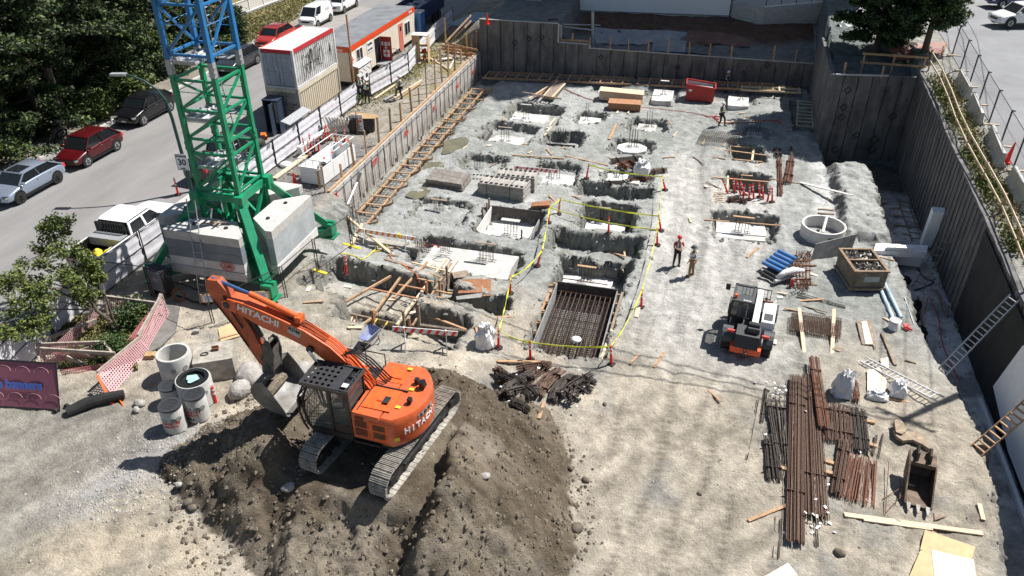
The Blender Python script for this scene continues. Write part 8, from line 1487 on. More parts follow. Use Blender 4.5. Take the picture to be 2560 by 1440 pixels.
mb=bars(P(1055,625,1.25).x,P(1055,625,1.25).y,1.2,.8,nx=6,dx=.12);single('starter_bars',mb,'rebar_dark','dark starter bars at the right end of the orange barricade','rebar');mb=bars(P(1113,628,1.25).x,P(1113,628,1.25).y,1.2,.8,nx=4,dx=.14);single('starter_bars',mb,'rebar_dark','dark starter bars left of the black form panel','rebar')
mb=MB()
for i in range(16):p=P(885+i*.8+rnd.uniform(-14,10),585+rnd.uniform(-25,10),1.3);mb.cyl(p,p+Vector((0,0,rnd.uniform(.8,1.6))),.014,n=4)
single('starter_bars',mb,'rebar_dark','thicket of vertical bars at the near end of the sunlit wall','rebar')
for i,(a,b,zz)in enumerate((((815,535),(830,522),2.6),((818,555),(836,537),2.3),((845,522),(985,640),2.2),((880,610),(905,560),1.5))):mb=MB().beam(P(*a,zz),P(*b,zz-(.9 if i==2 else 0)),.14,.10);single('timber',mb,'wood_pale',['upper short block','lower short block','long leaning strut','short strut'][i]+' at the near end of the sunlit wall','timber')
mb=MB().beam(P(885,596,1.25),P(1050,622,1.25),.45,.25);single('shutter_form',mb,'gangform','slotted grey form beam lying behind the orange barricade','form panel')
WBx=empty('wheelbarrow','wheelbarrow with blue tray and yellow handle grips tipped toward the viewer','wheelbarrow',G(928,862),R(-100));tray=MB();
ob=[(.50,.22,.62),(.55,0,.62),(.50,-.22,.62),(-.35,-.34,.74),(-.42,0,.74),(-.35,.34,.74)];ib=[(.25,.10,.32),(.28,0,.32),(.25,-.10,.32),(-.2,-.18,.36),(-.24,0,.36),(-.2,.18,.36)]
tray.add(ob+ib,[(i,(i+1)%6,6+(i+1)%6,6+i)for i in range(6)]+[(6,7,8,9,10,11)]);o=part('tray',tray,mat('wb_blue',(.08,.14,.42),.45,var=.2,col2=(.35,.37,.42),scale=2.),WBx);o.modifiers.new('s','SOLIDIFY').thickness=.02
for s in(-.24,.24):part('handle',MB().tube([(.55,s*.3,.25),(-.3,s,.42),(-.85,s*1.1,.62)],.022,6),'wood_old',WBx);part('grip',MB().tube([(-.80,s*1.09,.60),(-.98,s*1.12,.66)],.032,8),'yellow',WBx);part('leg',MB().tube([(-.25,s,.40),(-.3,s,.0),(-.15,s*.9,.0)],.018,5),'black',WBx)
w_=MB();w_.lathe([(.12,-.04),(.19,-.05),(.19,.05),(.12,.04)],(0,0,0),16,close=True);w_.v=[Matrix.Rotation(R(90),3,'X')@v+Vector((.62,0,.19))for v in w_.v];part('wheel',w_,'rubber',WBx)
def ring(label,base,r,h,dark=None,name='manhole_ring',holes=True,z=None,writing=None,grate=False,wcol='ink_red'):
 b=G(*base)if z is None else P(*base,z);r=r*.93;o=empty(name,label,'manhole ring',b);th=.11 if r>.5 else .07
 part('ring',MB().lathe([(r-th,0),(r,0),(r,h-.04),(r-.02,h),(r-th,h)],(0,0,0),32,close=True),'conc',o,sharp=40)
 if holes:
  for a in((-60,-20)if r>.4 else(-50,-22,-95)):part('port',MB().cyl(((r-.01)*math.cos(R(a)),(r-.01)*math.sin(R(a)),h*.62),((r+.008)*math.cos(R(a)),(r+.008)*math.sin(R(a)),h*.62),.10,n=14),'concd',o)
 if dark:part('inner_seal',MB().lathe([(0,h-.10),(r-th-.12,h-.10),(r-th-.10,h+.01),(r-th+.04,h+.03),(r-th+.05,h+.0)],(0,0,0),28),'black',o)
 if grate:
  g=MB();g.lathe([(r-.10,h+.0),(r+.01,h+.0),(r+.01,h+.07),(r-.10,h+.07)],(0,0,0),28,close=True)
  for k in range(-5,6):x=k*(r-.1)/5.5;yy=math.sqrt(max((r-.08)**2-x*x,0));g.beam((x,-yy,h+.05),(x,yy,h+.05),.03,.03);
  for k in(-1,0,1):x=k*(r-.1)/2;yy=math.sqrt(max((r-.08)**2-x*x,0));g.beam((-yy,x,h+.045),(yy,x,h+.045),.03,.03)
  part('grate',g,'roofguard',o);part('inner_dark',MB().cyl((0,0,h-.03),(0,0,h-.01),r-.10,n=20),'black',o)
 else:part('inner_floor',MB().cyl((0,0,.05),(0,0,.08),r-th-.005,n=20),'concd',o)
 if writing:
  for wi,(t,s,z_,a0,st_,m_)in enumerate(writing):
   g=MB()
   for i,ch in enumerate(t):
    a=R(a0)+i*st_;q=text_mb(ch,s,((r+.004)*math.cos(a),(r+.004)*math.sin(a),z_),(-math.sin(a),math.cos(a),0),(0,0,1),bold=.005);n0=len(g.v);g.v+=q.v;g.f+=[tuple(k+n0 for k in f)for f in q.f]
   part('stencil',g,m_,o)
 return o
ring('tallest open concrete manhole ring standing at the back of the group',(449,940),.68,1.15);o=ring('concrete manhole ring with black seal and pale green sheet on top',(497,1000),.68,1.05,dark=True);part('paper_sheet',MB().prism([(.2*math.cos(a)*(1+.25*math.sin(3*a)),.22*math.sin(a)*(1+.2*math.cos(4*a)))for a in[2*math.pi*i/14 for i in range(14)]],1.0,1.02).box((-.1,.05,1.03),(.3,.25,.01),.5),mat('mint',(.38,.66,.58),.7),o)
ring('back left small concrete basin with black round grate',(438,1015),.40,.95,grate=True,z=2.75);ring('right small concrete basin with black round grate and red lettering',(499,1040),.42,1.0,grate=True,writing=[('Langley',.16,.50,-125,.24,'ink_red'),('CONCRETE',.09,.34,-125,.17,'ink_red'),('CSA',.15,.16,-115,.3,'ink_black')]);ring('front small concrete basin with black round grate and red lettering',(441,1068),.42,1.0,grate=True,writing=[('Langley',.16,.50,-105,.24,'ink_red'),('CONCRETE',.09,.34,-105,.17,'ink_red')])
delineator('red delineator leaning against the manhole rings',(541,1012),(530,962),h=.95,basem=None,z=2.8)
CBk=empty('concrete_block','large square weathered concrete block with lifting hook on top','concrete block',G(545,928),R(30));part('block',MB().box((0,0,.48),(1.45,1.25,.96)),'block',CBk);part('hook',MB().box((.1,.1,1.02),(.22,.20,.12)).box((.1,.1,1.1),(.26,.05,.1)),'rust',CBk);part('wire_loop',MB().tube([(-.3+.14*math.cos(a),-.1+.09*math.sin(a),.99)for a in[2*math.pi*i/12 for i in range(13)]],.02,5),'steel_dark',CBk)
def rock(label,base,r,m='rock',seed=1,fl=.7,name='boulder',up=0.,loc=None):
 b=loc or G(*base);r_=np.random.RandomState(seed);mb=MB();n=14;k=8
 for i in range(n):
  for j in range(k+1):
   th=math.pi*j/k;ph=2*math.pi*i/n;d=1+math.sin(th)*(.14*math.sin(2*ph+seed)+.10*math.sin(3*ph+2*th+seed*2)+.06*math.sin(5*ph-3*th+seed));mb.v.append(b+Vector((r*d*math.sin(th)*math.cos(ph),r*d*math.sin(th)*math.sin(ph),r*fl*(d*math.cos(th)+.55)+up)))
 for i in range(n):
  for j in range(k):a=i*(k+1)+j;b_=((i+1)%n)*(k+1)+j;mb.f.append((a,a+1,b_+1,b_))
 return single(name,mb,m,label,'rock',smooth=True)
rock('large pale boulder behind the digging bucket of the excavator',(628,950),.60,seed=3);rock('pale boulder in front of the larger one beside the excavator bucket',(602,985),.42,seed=5,fl=.9);rock('pale flat rock near the red pennant at left',(350,1012),.20,seed=8);rock('small pale rock right of the black roll',(342,1028),.14,seed=9,fl=.8);rock('pale rock under the excavator stick',(756,925),.35,seed=4,fl=.5)
rock('brown stone at the lower left foot of the mound',(472,1258),.16,'rock_dark',12);rock('second brown stone just below the first at the mound foot',(482,1272),.15,'rock_dark',13);rock('white stone at the left tip of the mound',(447,1214),.12,'rock',14);rock('dark lump on the open ground right of the mound',(1464,1202),.14,'rock_dark',15);rock('smaller dark lump at the right edge of the mound',(1426,1172),.12,'rock_dark',16);rock('dark stone left of the rebar yard',(1512,1012),.10,'rock_dark',17);rock('tan stone at the lower right edge of the mound',(1442,1325),.22,'rock_dark',18,fl=.8);rock('pale stone lying high on the mound below the tracks',(722,1222),.20,'rock',19,fl=.6);rock('grey stone on the right slope of the mound',(1213,1192),.15,'rock',20,fl=.5);rock('dark stone at lower right below the rebar bundles',(2098,1385),.17,'rock_dark',21);rock('dark stone left of the rebar yard near the frame centre',(1748,1235),.09,'rock_dark',22)
def clods(name,N,fn,m,smin,smax,seed):
 r_=np.random.RandomState(seed);V=[];Fc=[]
 base=np.array([(1,1,1),(-1,-1,1),(-1,1,-1),(1,-1,-1)],float)/1.7;fc=np.array([(0,1,2),(0,3,1),(0,2,3),(1,3,2)])
 oct_=np.array([(1,0,0),(-1,0,0),(0,1,0),(0,-1,0),(0,0,1),(0,0,-1)],float);fo=np.array([(0,2,4),(2,1,4),(1,3,4),(3,0,4),(2,0,5),(1,2,5),(3,1,5),(0,3,5)])
 cnt=0
 while cnt<N:
  x,y=fn(r_);s=smin+(smax-smin)*r_.rand()**4;z=gq(x,y)+s*.25
  q=oct_*s*(.7+.6*r_.rand(6,1))*np.array([1,.8+.3*r_.rand(),.7]);a=r_.rand()*6.28;c,s_=math.cos(a),math.sin(a);q=q@np.array([[c,-s_,0],[s_,c,0],[0,0,1]]);V.append(q+np.array([x,y,z]));Fc.append(fo+6*cnt);cnt+=1
 V=np.concatenate(V);Fc=np.concatenate(Fc);me=bpy.data.meshes.new(name);me.from_pydata(V.tolist(),[],Fc.tolist());me.materials.append(M[m]);me.update();o=bpy.data.objects.new(name,me);COL.objects.link(o);tag(o,kind='stuff');return o
mm('gclod',(.30,.305,.285),.95,var=.3,scale=9);mm('clod',(.17,.14,.105),.95,var=.35,scale=9);mm('pebble',(.42,.40,.36),.9,var=.3,scale=9)
def fmound(r_):
 while True:
  a=r_.rand()*6.28;rr=.35+.75*r_.rand()**.6;x=-8.9+6.5*rr*math.cos(a);y=17.2+5.9*rr*math.sin(a)
  if not(abs(x+8.95)<1.9 and abs(y-17.4)<2.7)and y>9:return x,y
oc=[MB().beam((-l,0,0),(l,0,0),w_,.04).mesh('timber_offcut',M[m])for l,w_,m in((.25,.10,'wood_pale'),(.45,.09,'wood'),(.7,.08,'wood_old'),(.18,.18,'ply_pale'),(.6,.12,'wood'))]
for i in range(64):
 if i<40:x,y=rnd.uniform(-17,5),rnd.uniform(24.5,62)
 elif i<54:x,y=rnd.uniform(-17,-8),rnd.uniform(25,34)
 else:x,y=rnd.uniform(3,10.5),rnd.uniform(20,40)
 o=bpy.data.objects.new('timber_offcut',oc[i%5]);COL.objects.link(o);o.location=(x,y,gq(x,y)+.05);o.rotation_euler=(0,rnd.uniform(-.12,.12),rnd.uniform(0,3));tag(o,'small timber offcut lying loose on the dug ground','timber','loose timber offcuts on the dug ground')
clods('soil_clods',7000,fmound,'clod',.012,.11,5)
clods('soil_clods',260,lambda r_:(lambda a,q:(-8.9+6.6*q*math.cos(a),17.2+6.0*q*math.sin(a)))(r_.rand()*6.28,1.0+.25*r_.rand()),'rock_dark',.02,.085,6)
clods('gravel',2600,lambda r_:(-16.9+r_.normal()*.75+(r_.rand()*5)*.35-.6,12.5+r_.rand()*5),'pebble',.012,.06,7)
clods('loose_stones',4200,lambda r_:(r_.uniform(-19,12),10+r_.rand()**1.3*45),'pebble',.01,.055,8)
clods('gravel',2600,lambda r_:(r_.uniform(-24.8,-20.6),r_.uniform(33,44.5)),'pebble',.02,.07,9)
clods('loose_stones',700,lambda r_:(r_.uniform(11.3,13.2),r_.uniform(19,46)),'pebble',.02,.11,10)
def frim(r_):
 k=PITS[r_.randint(len(PITS))];side=r_.randint(4);t=r_.rand();e=r_.normal()*.22
 return((k[1]+e,k[3]+(k[4]-k[3])*t),(k[2]+e,k[3]+(k[4]-k[3])*t),(k[1]+(k[2]-k[1])*t,k[3]+e),(k[1]+(k[2]-k[1])*t,k[4]+e))[side]
clods('soil_clods',6000,frim,'gclod',.02,.17,11)
BF=empty('banner_fence','fence panel with dark red mesh banner and blue lettering on black frame','fence panel',P(150,1030,2.95));a=P(-60,1016,2.95);b=P(150,1030,2.95);ta=a+Vector((0,0,1.75));
z1=2.95+1.75;A2=Vector((a.x,a.y,z1));B2=Vector((b.x-.22,b.y+.75,z1-.12));n=(b-a).normalized()
mb=MB().add([a+Vector((0,0,.12)),b+Vector((0,0,.12)),B2,A2+Vector((-.2,.75,-.1))],[(0,1,2,3)]);A3=A2+Vector((-.2,.75,-.1));o=part('banner',mb,'banner',BF,world=True);o.modifiers.new('s','SOLIDIFY').thickness=.015
fr=MB().cyl(a+Vector((0,0,.08)),b+Vector((0,0,.08)),.03,n=6).cyl(A3,B2,.03,n=6).cyl(b+Vector((0,0,.05)),B2,.03,n=6).cyl((a+A3)/2,(b+B2)/2,.015,n=5);part('frame',fr,'black',BF,world=True)
up=(B2-b).normalized();nn=n.cross(up);c=b.lerp(a,.55)+(B2-b)*.52+nn*.05
bn=text_mb('mesh banners',.44,c-nn*(-.02),n,up,bold=.02);part('lettering',bn,'ink_blue',BF,world=True)
sc=MB()
for i in range(9):
 cc=a.lerp(b,(i+.5)/9)+(B2-b)*(.8 if i%2 else .25)+nn*.05;sc.tube([cc-nn*(-.02)+n*(.28*math.cos(t))+up*(.20*math.sin(t))for t in[R(20*k)for k in range(10)]],.008,4)
part('scroll_pattern',sc,mat('pinkline',(.50,.28,.28),.7),BF,world=True)
part('caster',MB().cyl(b+Vector((-.1,-.12,.1)),b+Vector((-.1,-.0,.1)),.10,n=12).cyl(b+Vector((.12,.2,.1)),b+Vector((.12,.3,.1)),.10,n=12),'rubber',BF,world=True)
mb=MB().tube([P(168,1032,3.05),P(215,1010,3.12),P(262,996,3.15),P(310,985,3.15)],[.20,.24,.22,.17],12);single('fabric_roll',mb,'tarblack','black roll of fabric lying behind the red banner fence','roll')
mb=MB().add([P(300,985,2.95),P(335,1003,2.9),P(312,1022,2.9),P(297,1000,3.05)],[(0,1,2,3)]);o=single('pennant',mb,'del_orange','flat red orange pennant lying at the end of the black roll','pennant');o.modifiers.new('s','SOLIDIFY').thickness=.02
sheet('flat plywood sheet under the wire fence left of the excavator arm',[(545,822),(598,800),(610,838),(552,855)],'ply',z=.03);mb=MB().beam(G(548,850,.05),G(612,833,.05),.08,.08);single('timber',mb,'wood','timber edge along the plywood under the wire fence','timber')
mm('asph_old',(.17,.165,.155),.95,var=.25,scale=2,bump=.01,bscale=12)
sheet('broken grey asphalt strip between net pen and manhole rings',[(412,762),(450,770),(440,830),(400,870),(330,900),(300,890),(370,830)],'asph_old',z=.03,t=.04,name='asphalt_strip',cat='asphalt')
mb=MB().box(G(492,832,.08),(.25,.18,.14),.4);single('stone_piece',mb,'rock','small pale stone lying above the concrete block','rock')
def wfence(label,pts,z,h=1.75,sign=None,feet='yellow',name='wire_fence',m='wire'):
 root=empty(name,label,'fence',P(*pts[0],z));prev=None
 for i,p in enumerate(pts):
  q=P(*p,z)
  for dx in(-.05,.07):part('fence_post',MB().cyl(q+Vector((dx,0,0)),q+Vector((dx-.02,0,h)),.022,n=6),'black',root,world=True)
  part('foot',MB().box(q+Vector((.0,0,.02)),(1.1,.16,.04),rz=-.25),feet,root,world=True)
  if prev is not None:part('wire_mesh',MB().quadsheet([prev+Vector((0,0,.1)),q+Vector((0,0,.1)),q+Vector((0,0,h)),prev+Vector((0,0,h))]),m,root,world=True);part('rail',MB().cyl(prev+Vector((0,0,h)),q+Vector((0,0,h)),.018,n=5).cyl(prev+Vector((0,0,.1)),q+Vector((0,0,.1)),.018,n=5),'black',root,world=True)
  prev=q
 return root
f1=wfence('light wire fence on yellow feet between crane base and excavation',[(588,815),(717,750),(795,678),(880,616)],2.75);f2=wfence('wire fence in front of the electrical cabinet',[(268,735),(385,750),(535,815)],2.85)
for i,(p,lb)in enumerate((((523,745),'white paper notice on wooden board hung on the wire fence'),((655,738),'white notice board hung on the crane foot'))):
 c=onplane(p[0],p[1],P(535,815,2.85)if i==0 else Vector((CX+2.95,CY-3.3,3)),(.35,-.94,0));rt=Vector((.94,.35,0));o=empty('notice_board',lb,'notice board',c);part('board',MB().beam(c-rt*.34,c+rt*.34,.03,.40),'ply',o,world=True);part('paper',MB().beam(c-rt*.25+Vector((.01,-.02,0)),c+rt*.25+Vector((.01,-.02,0)),.02,.30),'white',o,world=True);g=MB()
 for k in range(4):g.beam(c-rt*.18+Vector((.015,-.035,.09-.06*k)),c+rt*(.18-.05*(k%2))+Vector((.015,-.035,.09-.06*k)),.006,.02)
 part('print',g,'ink_blue',o,world=True)
mm('netboard',(.40,.34,.29),.9,var=.25,scale=5)
def netp(label,q4,boards_,m='net_pale'):
 root=empty('net_fence',label,'net fence',P(*q4[0]));Q=[P(*p)for p in q4];part('net',MB().quadsheet(Q),m,root,world=True)
 for a,b in boards_:part('board',MB().beam(P(*a),P(*b),.07,.15),'netboard',root,world=True)
 return root
Zg=2.8;Zt=4.0
netp('nearest net fence panel with orange edge slanting to the right',[(243,935,Zt-.3),(290,1000,Zg),(385,885,Zg),(350,845,Zt-.3)],[((243,932,Zt-.3),(352,842,Zt-.3)),((292,1000,Zg),(440,790,Zg))])
netp('upper right net fence panel beside the asphalt strip',[(350,845,Zt-.3),(378,885,Zg),(430,790,Zg+.1),(402,740,Zt)],[((345,840,Zt-.2),(400,745,Zt)),((362,878,Zg),(402,735,Zt+.1)),((402,735,Zt),(418,785,Zg+.1))])
netp('back net fence panel along the white scrim fence',[(125,870,Zt-.2),(150,905,Zg),(250,815,Zg),(238,770,Zt-.2)],[((108,850,Zt-.3),(242,800,Zt-.4))])
netp('far net fence panel behind the young tree',[(255,740,Zt),(262,778,Zg),(385,795,Zg),(385,755,Zt)],[((262,742,Zt),(388,758,Zt)),((268,742,Zt),(338,775,Zg+.2)),((342,740,Zg+.6),(360,772,Zg+.1))])
netp('front left net fence panel with two long rails',[(95,870,Zt-.2),(108,930,Zg),(290,915,Zg),(280,880,Zt-.3)],[((90,862,Zt-.1),(258,856,Zt-.3)),((95,872,Zt-.2),(288,884,Zt-.3)),((92,872,Zt-.2),(128,915,Zg)),((165,892,Zg+.8),(243,925,Zg)),((258,856,Zt-.3),(280,882,Zg+.8))])
netp('collapsed net heap in front of the black roll',[(150,925,Zg+.5),(160,950,Zg),(250,940,Zg),(285,905,Zg+.4)],[((120,938,Zg+.1),(240,918,Zg+.3))],'net_orange')
netp('sagging net sheet draped between the two long rails',[(130,878,Zt-.5),(165,928,Zg),(285,908,Zg),(255,868,Zt-.6)],[((120,905,Zg+.3),(230,868,Zt-.5)),((180,868,Zt-.4),(262,915,Zg+.1))],'net_orange')
netp('torn net hanging inside the right hand frame',[(385,760,Zt-.2),(398,806,Zg),(330,885,Zg),(318,850,Zg+.5)],[((398,745,Zt-.1),(362,882,Zg+.1)),((385,765,Zt-.3),(425,792,Zg))],'net_orange')
mb=MB().beam(P(243,938,Zt-.3),P(272,992,Zg+.3),.10,.06);single('orange_edging',mb,'orange_trim','orange board along the near edge of the closest net fence','board');mb=MB().tube([P(268,990,Zg+.35),P(285,1012,Zg+.1),P(300,1028,Zg-.05),P(303,1040,Zg-.1)],[.10,.07,.06,.03],6);single('red_tape',mb,'del_red','trail of red tape hanging from the closest net fence','tape')
BXc=empty('cardboard_box','small cardboard box between net fence and tallest manhole ring','box',P(378,900,2.85),R(15));part('carton',MB().box((0,0,.16),(.34,.30,.32)),'card',BXc);part('flap',MB().box((.22,0,.33),(.14,.28,.01),ry=.5),'card',BXc)
for i,(a,b)in enumerate((((250,770),(268,778)),((263,800),(275,812)))):mb=MB().beam(P(*a,3.0),P(*b,3.0),.10,.05);single('timber_offcut',mb,'yellow',['upper','lower'][i]+' yellow foot piece inside the net pen','timber')
q=MB().tube([P(200,858,2.9),P(225,845,2.95),P(252,838,2.95),P(262,828,2.98),P(258,818,2.95)],.035,6);single('yellow_hose',q,'yellow','yellow hose on the grass inside the net pen','hose')
WBn=empty('work_platform','white steel basket with open top and handrails on the gravel by the wall','basket',P(812,455,3.05),R(8));z=3.05
Qp=[P(763,462,z),P(858,452,z),P(866,412,z),P(768,430,z)];cx=sum((p.x for p in Qp))/4;cy=sum((p.y for p in Qp))/4;WBn.location=(-21.35,38.45,z);WBn.rotation_euler[2]=R(-4);a_,b_=.72,1.95
part('side_panel',MB().bb((-a_,-b_,.05),(a_,-b_+.05,1.05)).bb((-a_,b_-.05,.05),(a_,b_,1.05)).bb((-a_,-b_+.05,.05),(-a_+.05,b_-.05,1.05)).bb((a_-.05,-b_+.05,.05),(a_,b_-.05,1.05)).bb((-a_+.05,-b_+.05,.05),(a_-.05,b_-.05,.1)),'white',WBn)
rl=MB()
for x in(-a_,-a_*.33,a_*.33,a_):
 for y in(-b_,b_):rl.cyl((x,y,1.05),(x,y,1.55),.02,n=5)
for y in(-b_,b_):rl.cyl((-a_,y,1.55),(a_,y,1.55),.028,n=6)
for x in(-a_,a_,.3):rl.cyl((x,-b_,1.55),(x,b_,1.55),.028,n=6)
part('handrail',rl,'white',WBn);part('gear_inside',MB().box((.2,.2,.3),(.7,.6,.4)).cyl((-.4,0,.1),(-.4,0,.5),.2,n=12),'steel_dark',WBn);rb=MB()
for y in(-1.5,-.6,.4,1.3):rb.box((a_,y,1.55),(.065,.22,.065))
part('red_padding',rb,'ink_red',WBn)
seam=MB()
for y in(-.65,.65):seam.bb((a_,y-.01,.08),(a_+.006,y+.01,1.0))
part('panel_seam',seam,'galv',WBn)
bank=P
BR=[((713,322),'white'),((722,316),'white'),((731,312),'white'),((740,308),'white')]
for i in range(9):
 x=822+i*6.0;a=P(x-8,300,3.1+.0);b=P(x+14,342-i*.5,3.1);a.z=3.1;top=a.lerp(b,.35)+Vector((0,0,1.0));mb=MB().beam(P(x-4,322,3.1),P(x-14+i*2,290+i,4.15),.05,.14).beam(P(x+8,330,3.08),P(x-8+i*2,292,4.1),.05,.14);single('folded_barricade',mb,'white_dirty','%s folded white barricade from the left in the leaning pile'%ORD[i],'barricade','folded white barricades leaning by the fence')
for i in range(6):
 mb=MB().beam(P(752-i*1.2,385-i*3.2,3.08+.10*i),P(800+i*3,340-i*3.2,3.12+.10*i),.30,.07);single('striped_plank',mb,'refl' if i%2 else 'white','%s striped board from the bottom of the stack by the fence'%ORD[i],'board','stacked barricade boards by the fence')
 sp=MB()
gg=[((764,382),(756,345),'del_red'),((778,372),(772,332),'del_red'),((772,390),(769,352),'del_orange'),((787,382),(784,352),'del_red'),((797,381),(795,345),'del_red'),((806,358),(812,322),'del_red'),((814,352),(812,312),'del_red'),((825,350),(816,318),'del_red'),((840,357),(838,325),'del_orange'),((862,356),(860,321),'del_red')]
for i,(b_,t_,m_)in enumerate(gg):delineator(('orange' if 'orange' in m_ else 'red')+' delineator, %s from the left among the barricades on the bank'%ORD[i],b_,t_,m_,z=3.06,group='delineators stored on the street bank',h=1.05)
mb=MB().box(P(918,312,3.5),(1.2,.9,.9),.2);BN=empty('waste_bin','black round waste bin behind the folded stop sign','bin',P(885,328,3.05));part('bin_body',MB().cyl((0,0,0),(0,0,.95),.36,.42,n=16),'black',BN);BN2=empty('waste_bin','black bin with torn cardboard lid right of the stop sign','bin',P(922,326,3.05));part('bin_body',MB().cyl((0,0,0),(0,0,.9),.42,.48,n=16),'black',BN2);part('cardboard_lid',MB().prism([(-1.3,-.2),(-.2,-.55),(.7,-.3),(.75,.3),(-.6,.5),(-1.35,.35)],.97,1.0),'card',BN2)
SG=empty('folding_sign','folded white stop sign board standing on a brown stick by the bins','sign',P(896,330,3.05));c=P(896,330,3.05);part('board',MB().beam(c+Vector((-.42,0,.65)),c+Vector((.42,.0,.65)),.05,1.15),'white',SG,world=True);part('stick',MB().beam(c+Vector((.05,-.25,-.05)),c+Vector((.0,-.05,1.35)),.06,.06,up=(1,0,0)),'wood_red',SG,world=True);t_=text_mb('STOP',.28,c+Vector((0,-.032,.75)),(1,0,0),(0,0,1),bold=.012);part('lettering',t_,'ink_red',SG,world=True)
g=MB()
for k in range(4):g.bb((c.x-.3,c.y-.032,c.z+.2+.1*k),(c.x+.3-.1*(k%2),c.y-.026,c.z+.24+.1*k))
part('small_print',g,'ink_black',SG,world=True)
for i,(a,b,w_,m,lb)in enumerate((((686,446),(766,388),.30,'wood_pale','pale plank on the gravel left of the white basket'),((720,432),(758,440),.12,'wood_old','dark timber crossing the gravel by the pale plank'),((937,246),(990,210),.14,'wood_pale','long timber lying along the foot of the scrim fence'),((985,245),(1055,200),.16,'wood_pale','pale timber of the pair under the stepping worker'),((1005,240),(1052,207),.12,'wood','brown timber of the pair under the stepping worker'),((960,250),(985,237),.18,'galv','grey pipe end beside the stepping worker'),((1070,142),(1125,175),.10,'wood_pale','crossed pale board beside the shelf cabinet'),((1150,120),(1122,175),.10,'white_dirty','pale board leaning across the posts at the far bank'),((1105,148),(1130,145),.4,'ply_pale','pale panel lying on the bank behind the posts'),((1043,158),(1060,150),.5,'ply_pale','square pale panel at the foot of the shelf cabinet'))):single('plank',MB().beam(P(*a,3.12),P(*b,3.12),w_,.08),m,lb,'plank')
for i,(a,b,zz)in enumerate((((1105,115),(1170,122),3.9),((1108,122),(1172,130),3.6),((1112,130),(1175,138),3.3))):mb=MB().beam(P(*a,zz),P(*b,zz),.06,.2);single('plank',mb,'wood_red',['upper','middle','lower'][i]+' brown board of the form stack at the far bank','board')
mb=MB();mb.lathe([(0,0),(.35,.03),(.38,.14),(.2,.25),(0,.27)],P(715,415,3.05),12);mb.v=[v for v in mb.v];single('plastic_sheet',mb,'bag','white plastic sheet bunched at the foot of the fence near the pale plank','plastic',smooth=True)
mb=MB()
for k in range(7):mb.beam((-23.4+.28*k,75.5,3.9),(-25.2+.28*k,71.8,3.5),.08,.05)
mb.beam((-23.6,75.4,3.86),(-21.6,75.6,3.86),.05,.05);mb.beam((-25.3,71.9,3.46),(-23.4,71.9,3.46),.05,.05);single('steel_gratings',mb,'pipe_pale','blue grey steel gratings leaning in shade at the top of the site entrance','grating')
def leafmesh(name,C,S,N,m,par,seed,flat_=.5,el=1.):
 """N leaf quads at centres C (n,3) with size S"""
 r_=np.random.RandomState(seed);n=len(C);a=r_.normal(size=(n,3));a[:,2]*=flat_;a/=np.linalg.norm(a,axis=1)[:,None];b=np.cross(a,r_.normal(size=(n,3)));b/=np.linalg.norm(b,axis=1)[:,None];s=S[:,None]*(.6+.8*r_.rand(n,1))
 V=np.stack([C-a*s*el,C-b*s*.5,C+a*s*el,C+b*s*.5],1).reshape(-1,3);idx=np.arange(4*n).reshape(n,4)
 me=bpy.data.meshes.new(name);me.vertices.add(4*n);me.vertices.foreach_set('co',V.ravel());me.loops.add(4*n);me.loops.foreach_set('vertex_index',idx.ravel());me.polygons.add(n);me.polygons.foreach_set('loop_start',np.arange(0,4*n,4));me.polygons.foreach_set('loop_total',np.full(n,4));me.update(calc_edges=True);me.materials.append(M[m]);o=bpy.data.objects.new(name,me);COL.objects.link(o);o.parent=par;return o
def tree(name,label,loc,h,cr,kind='conifer',leaf=('leaf_dark','leaf_mid'),n=16000,trunk=.28,seed=1,cz=.12,leafs=.13,lean=(0,0),group=None,tilt=0.):
 loc=Vector(loc);root=empty(name,label,'tree',loc,0,group);r_=np.random.RandomState(seed)
 tr_=MB();top=Vector((lean[0],lean[1],h*.93));tr_.tube([(0,0,-.1),(lean[0]*.3,lean[1]*.3,h*.3),(lean[0]*.7,lean[1]*.7,h*.65),top],[trunk,trunk*.8,trunk*.45,.03],8)
 cl=[];nb=int(26+h*3)
 for i in range(nb):
  t=cz+(1-cz)*(i+.5)/nb;z=h*t;a=i*2.4+r_.rand()*.7
  if kind=='conifer':rr=cr*(1-t)**.62*(.75+.45*r_.rand())if t<.97 else .15;dz=-.12*rr
  elif kind=='round':rr=cr*math.sqrt(max(1-((t-.55)/.5)**2,.05))*(.7+.4*r_.rand());dz=.15*rr
  else:rr=cr*(1-abs(t-.5)**3*4)*(.8+.3*r_.rand());dz=0.1
  b0=Vector((lean[0]*t,lean[1]*t,z));e=b0+Vector((rr*math.cos(a),rr*math.sin(a),dz));tr_.tube([b0,b0.lerp(e,.5)+Vector((0,0,.10)),e],[trunk*.25*(1-t)+.02,.02,.008],4)
  k=max(3,int(rr*3.2))
  for j in range(k):f=.35+.65*(j+.6)/k;c=b0.lerp(e,f);cl.append((c.x+r_.normal()*.18*rr*.5,c.y+r_.normal()*.18*rr*.5,c.z+r_.normal()*.12+.05,.22+.32*rr/max(cr,.1)*r_.rand()+.10))
 part('trunk',tr_,'bark',root)
 cl=np.array(cl);w_=cl[:,3]**2;w_/=w_.sum();ids=r_.choice(len(cl),n,p=w_);off=r_.normal(size=(n,3));off/=np.linalg.norm(off,axis=1)[:,None];off*=(r_.rand(n,1)**.45)*cl[ids,3:4]*np.array([1.25,1.25,.62]);C=cl[ids,:3]+off
 k=n*6//10;leafmesh('crown',C[:k],np.full(k,leafs),k,leaf[0],root,seed+1);leafmesh('crown',C[k:]+np.array([0,0,.06]),np.full(n-k,leafs),n-k,leaf[1],root,seed+2);return root
base=lambda x,y,z=3.1:P(x,y,z)
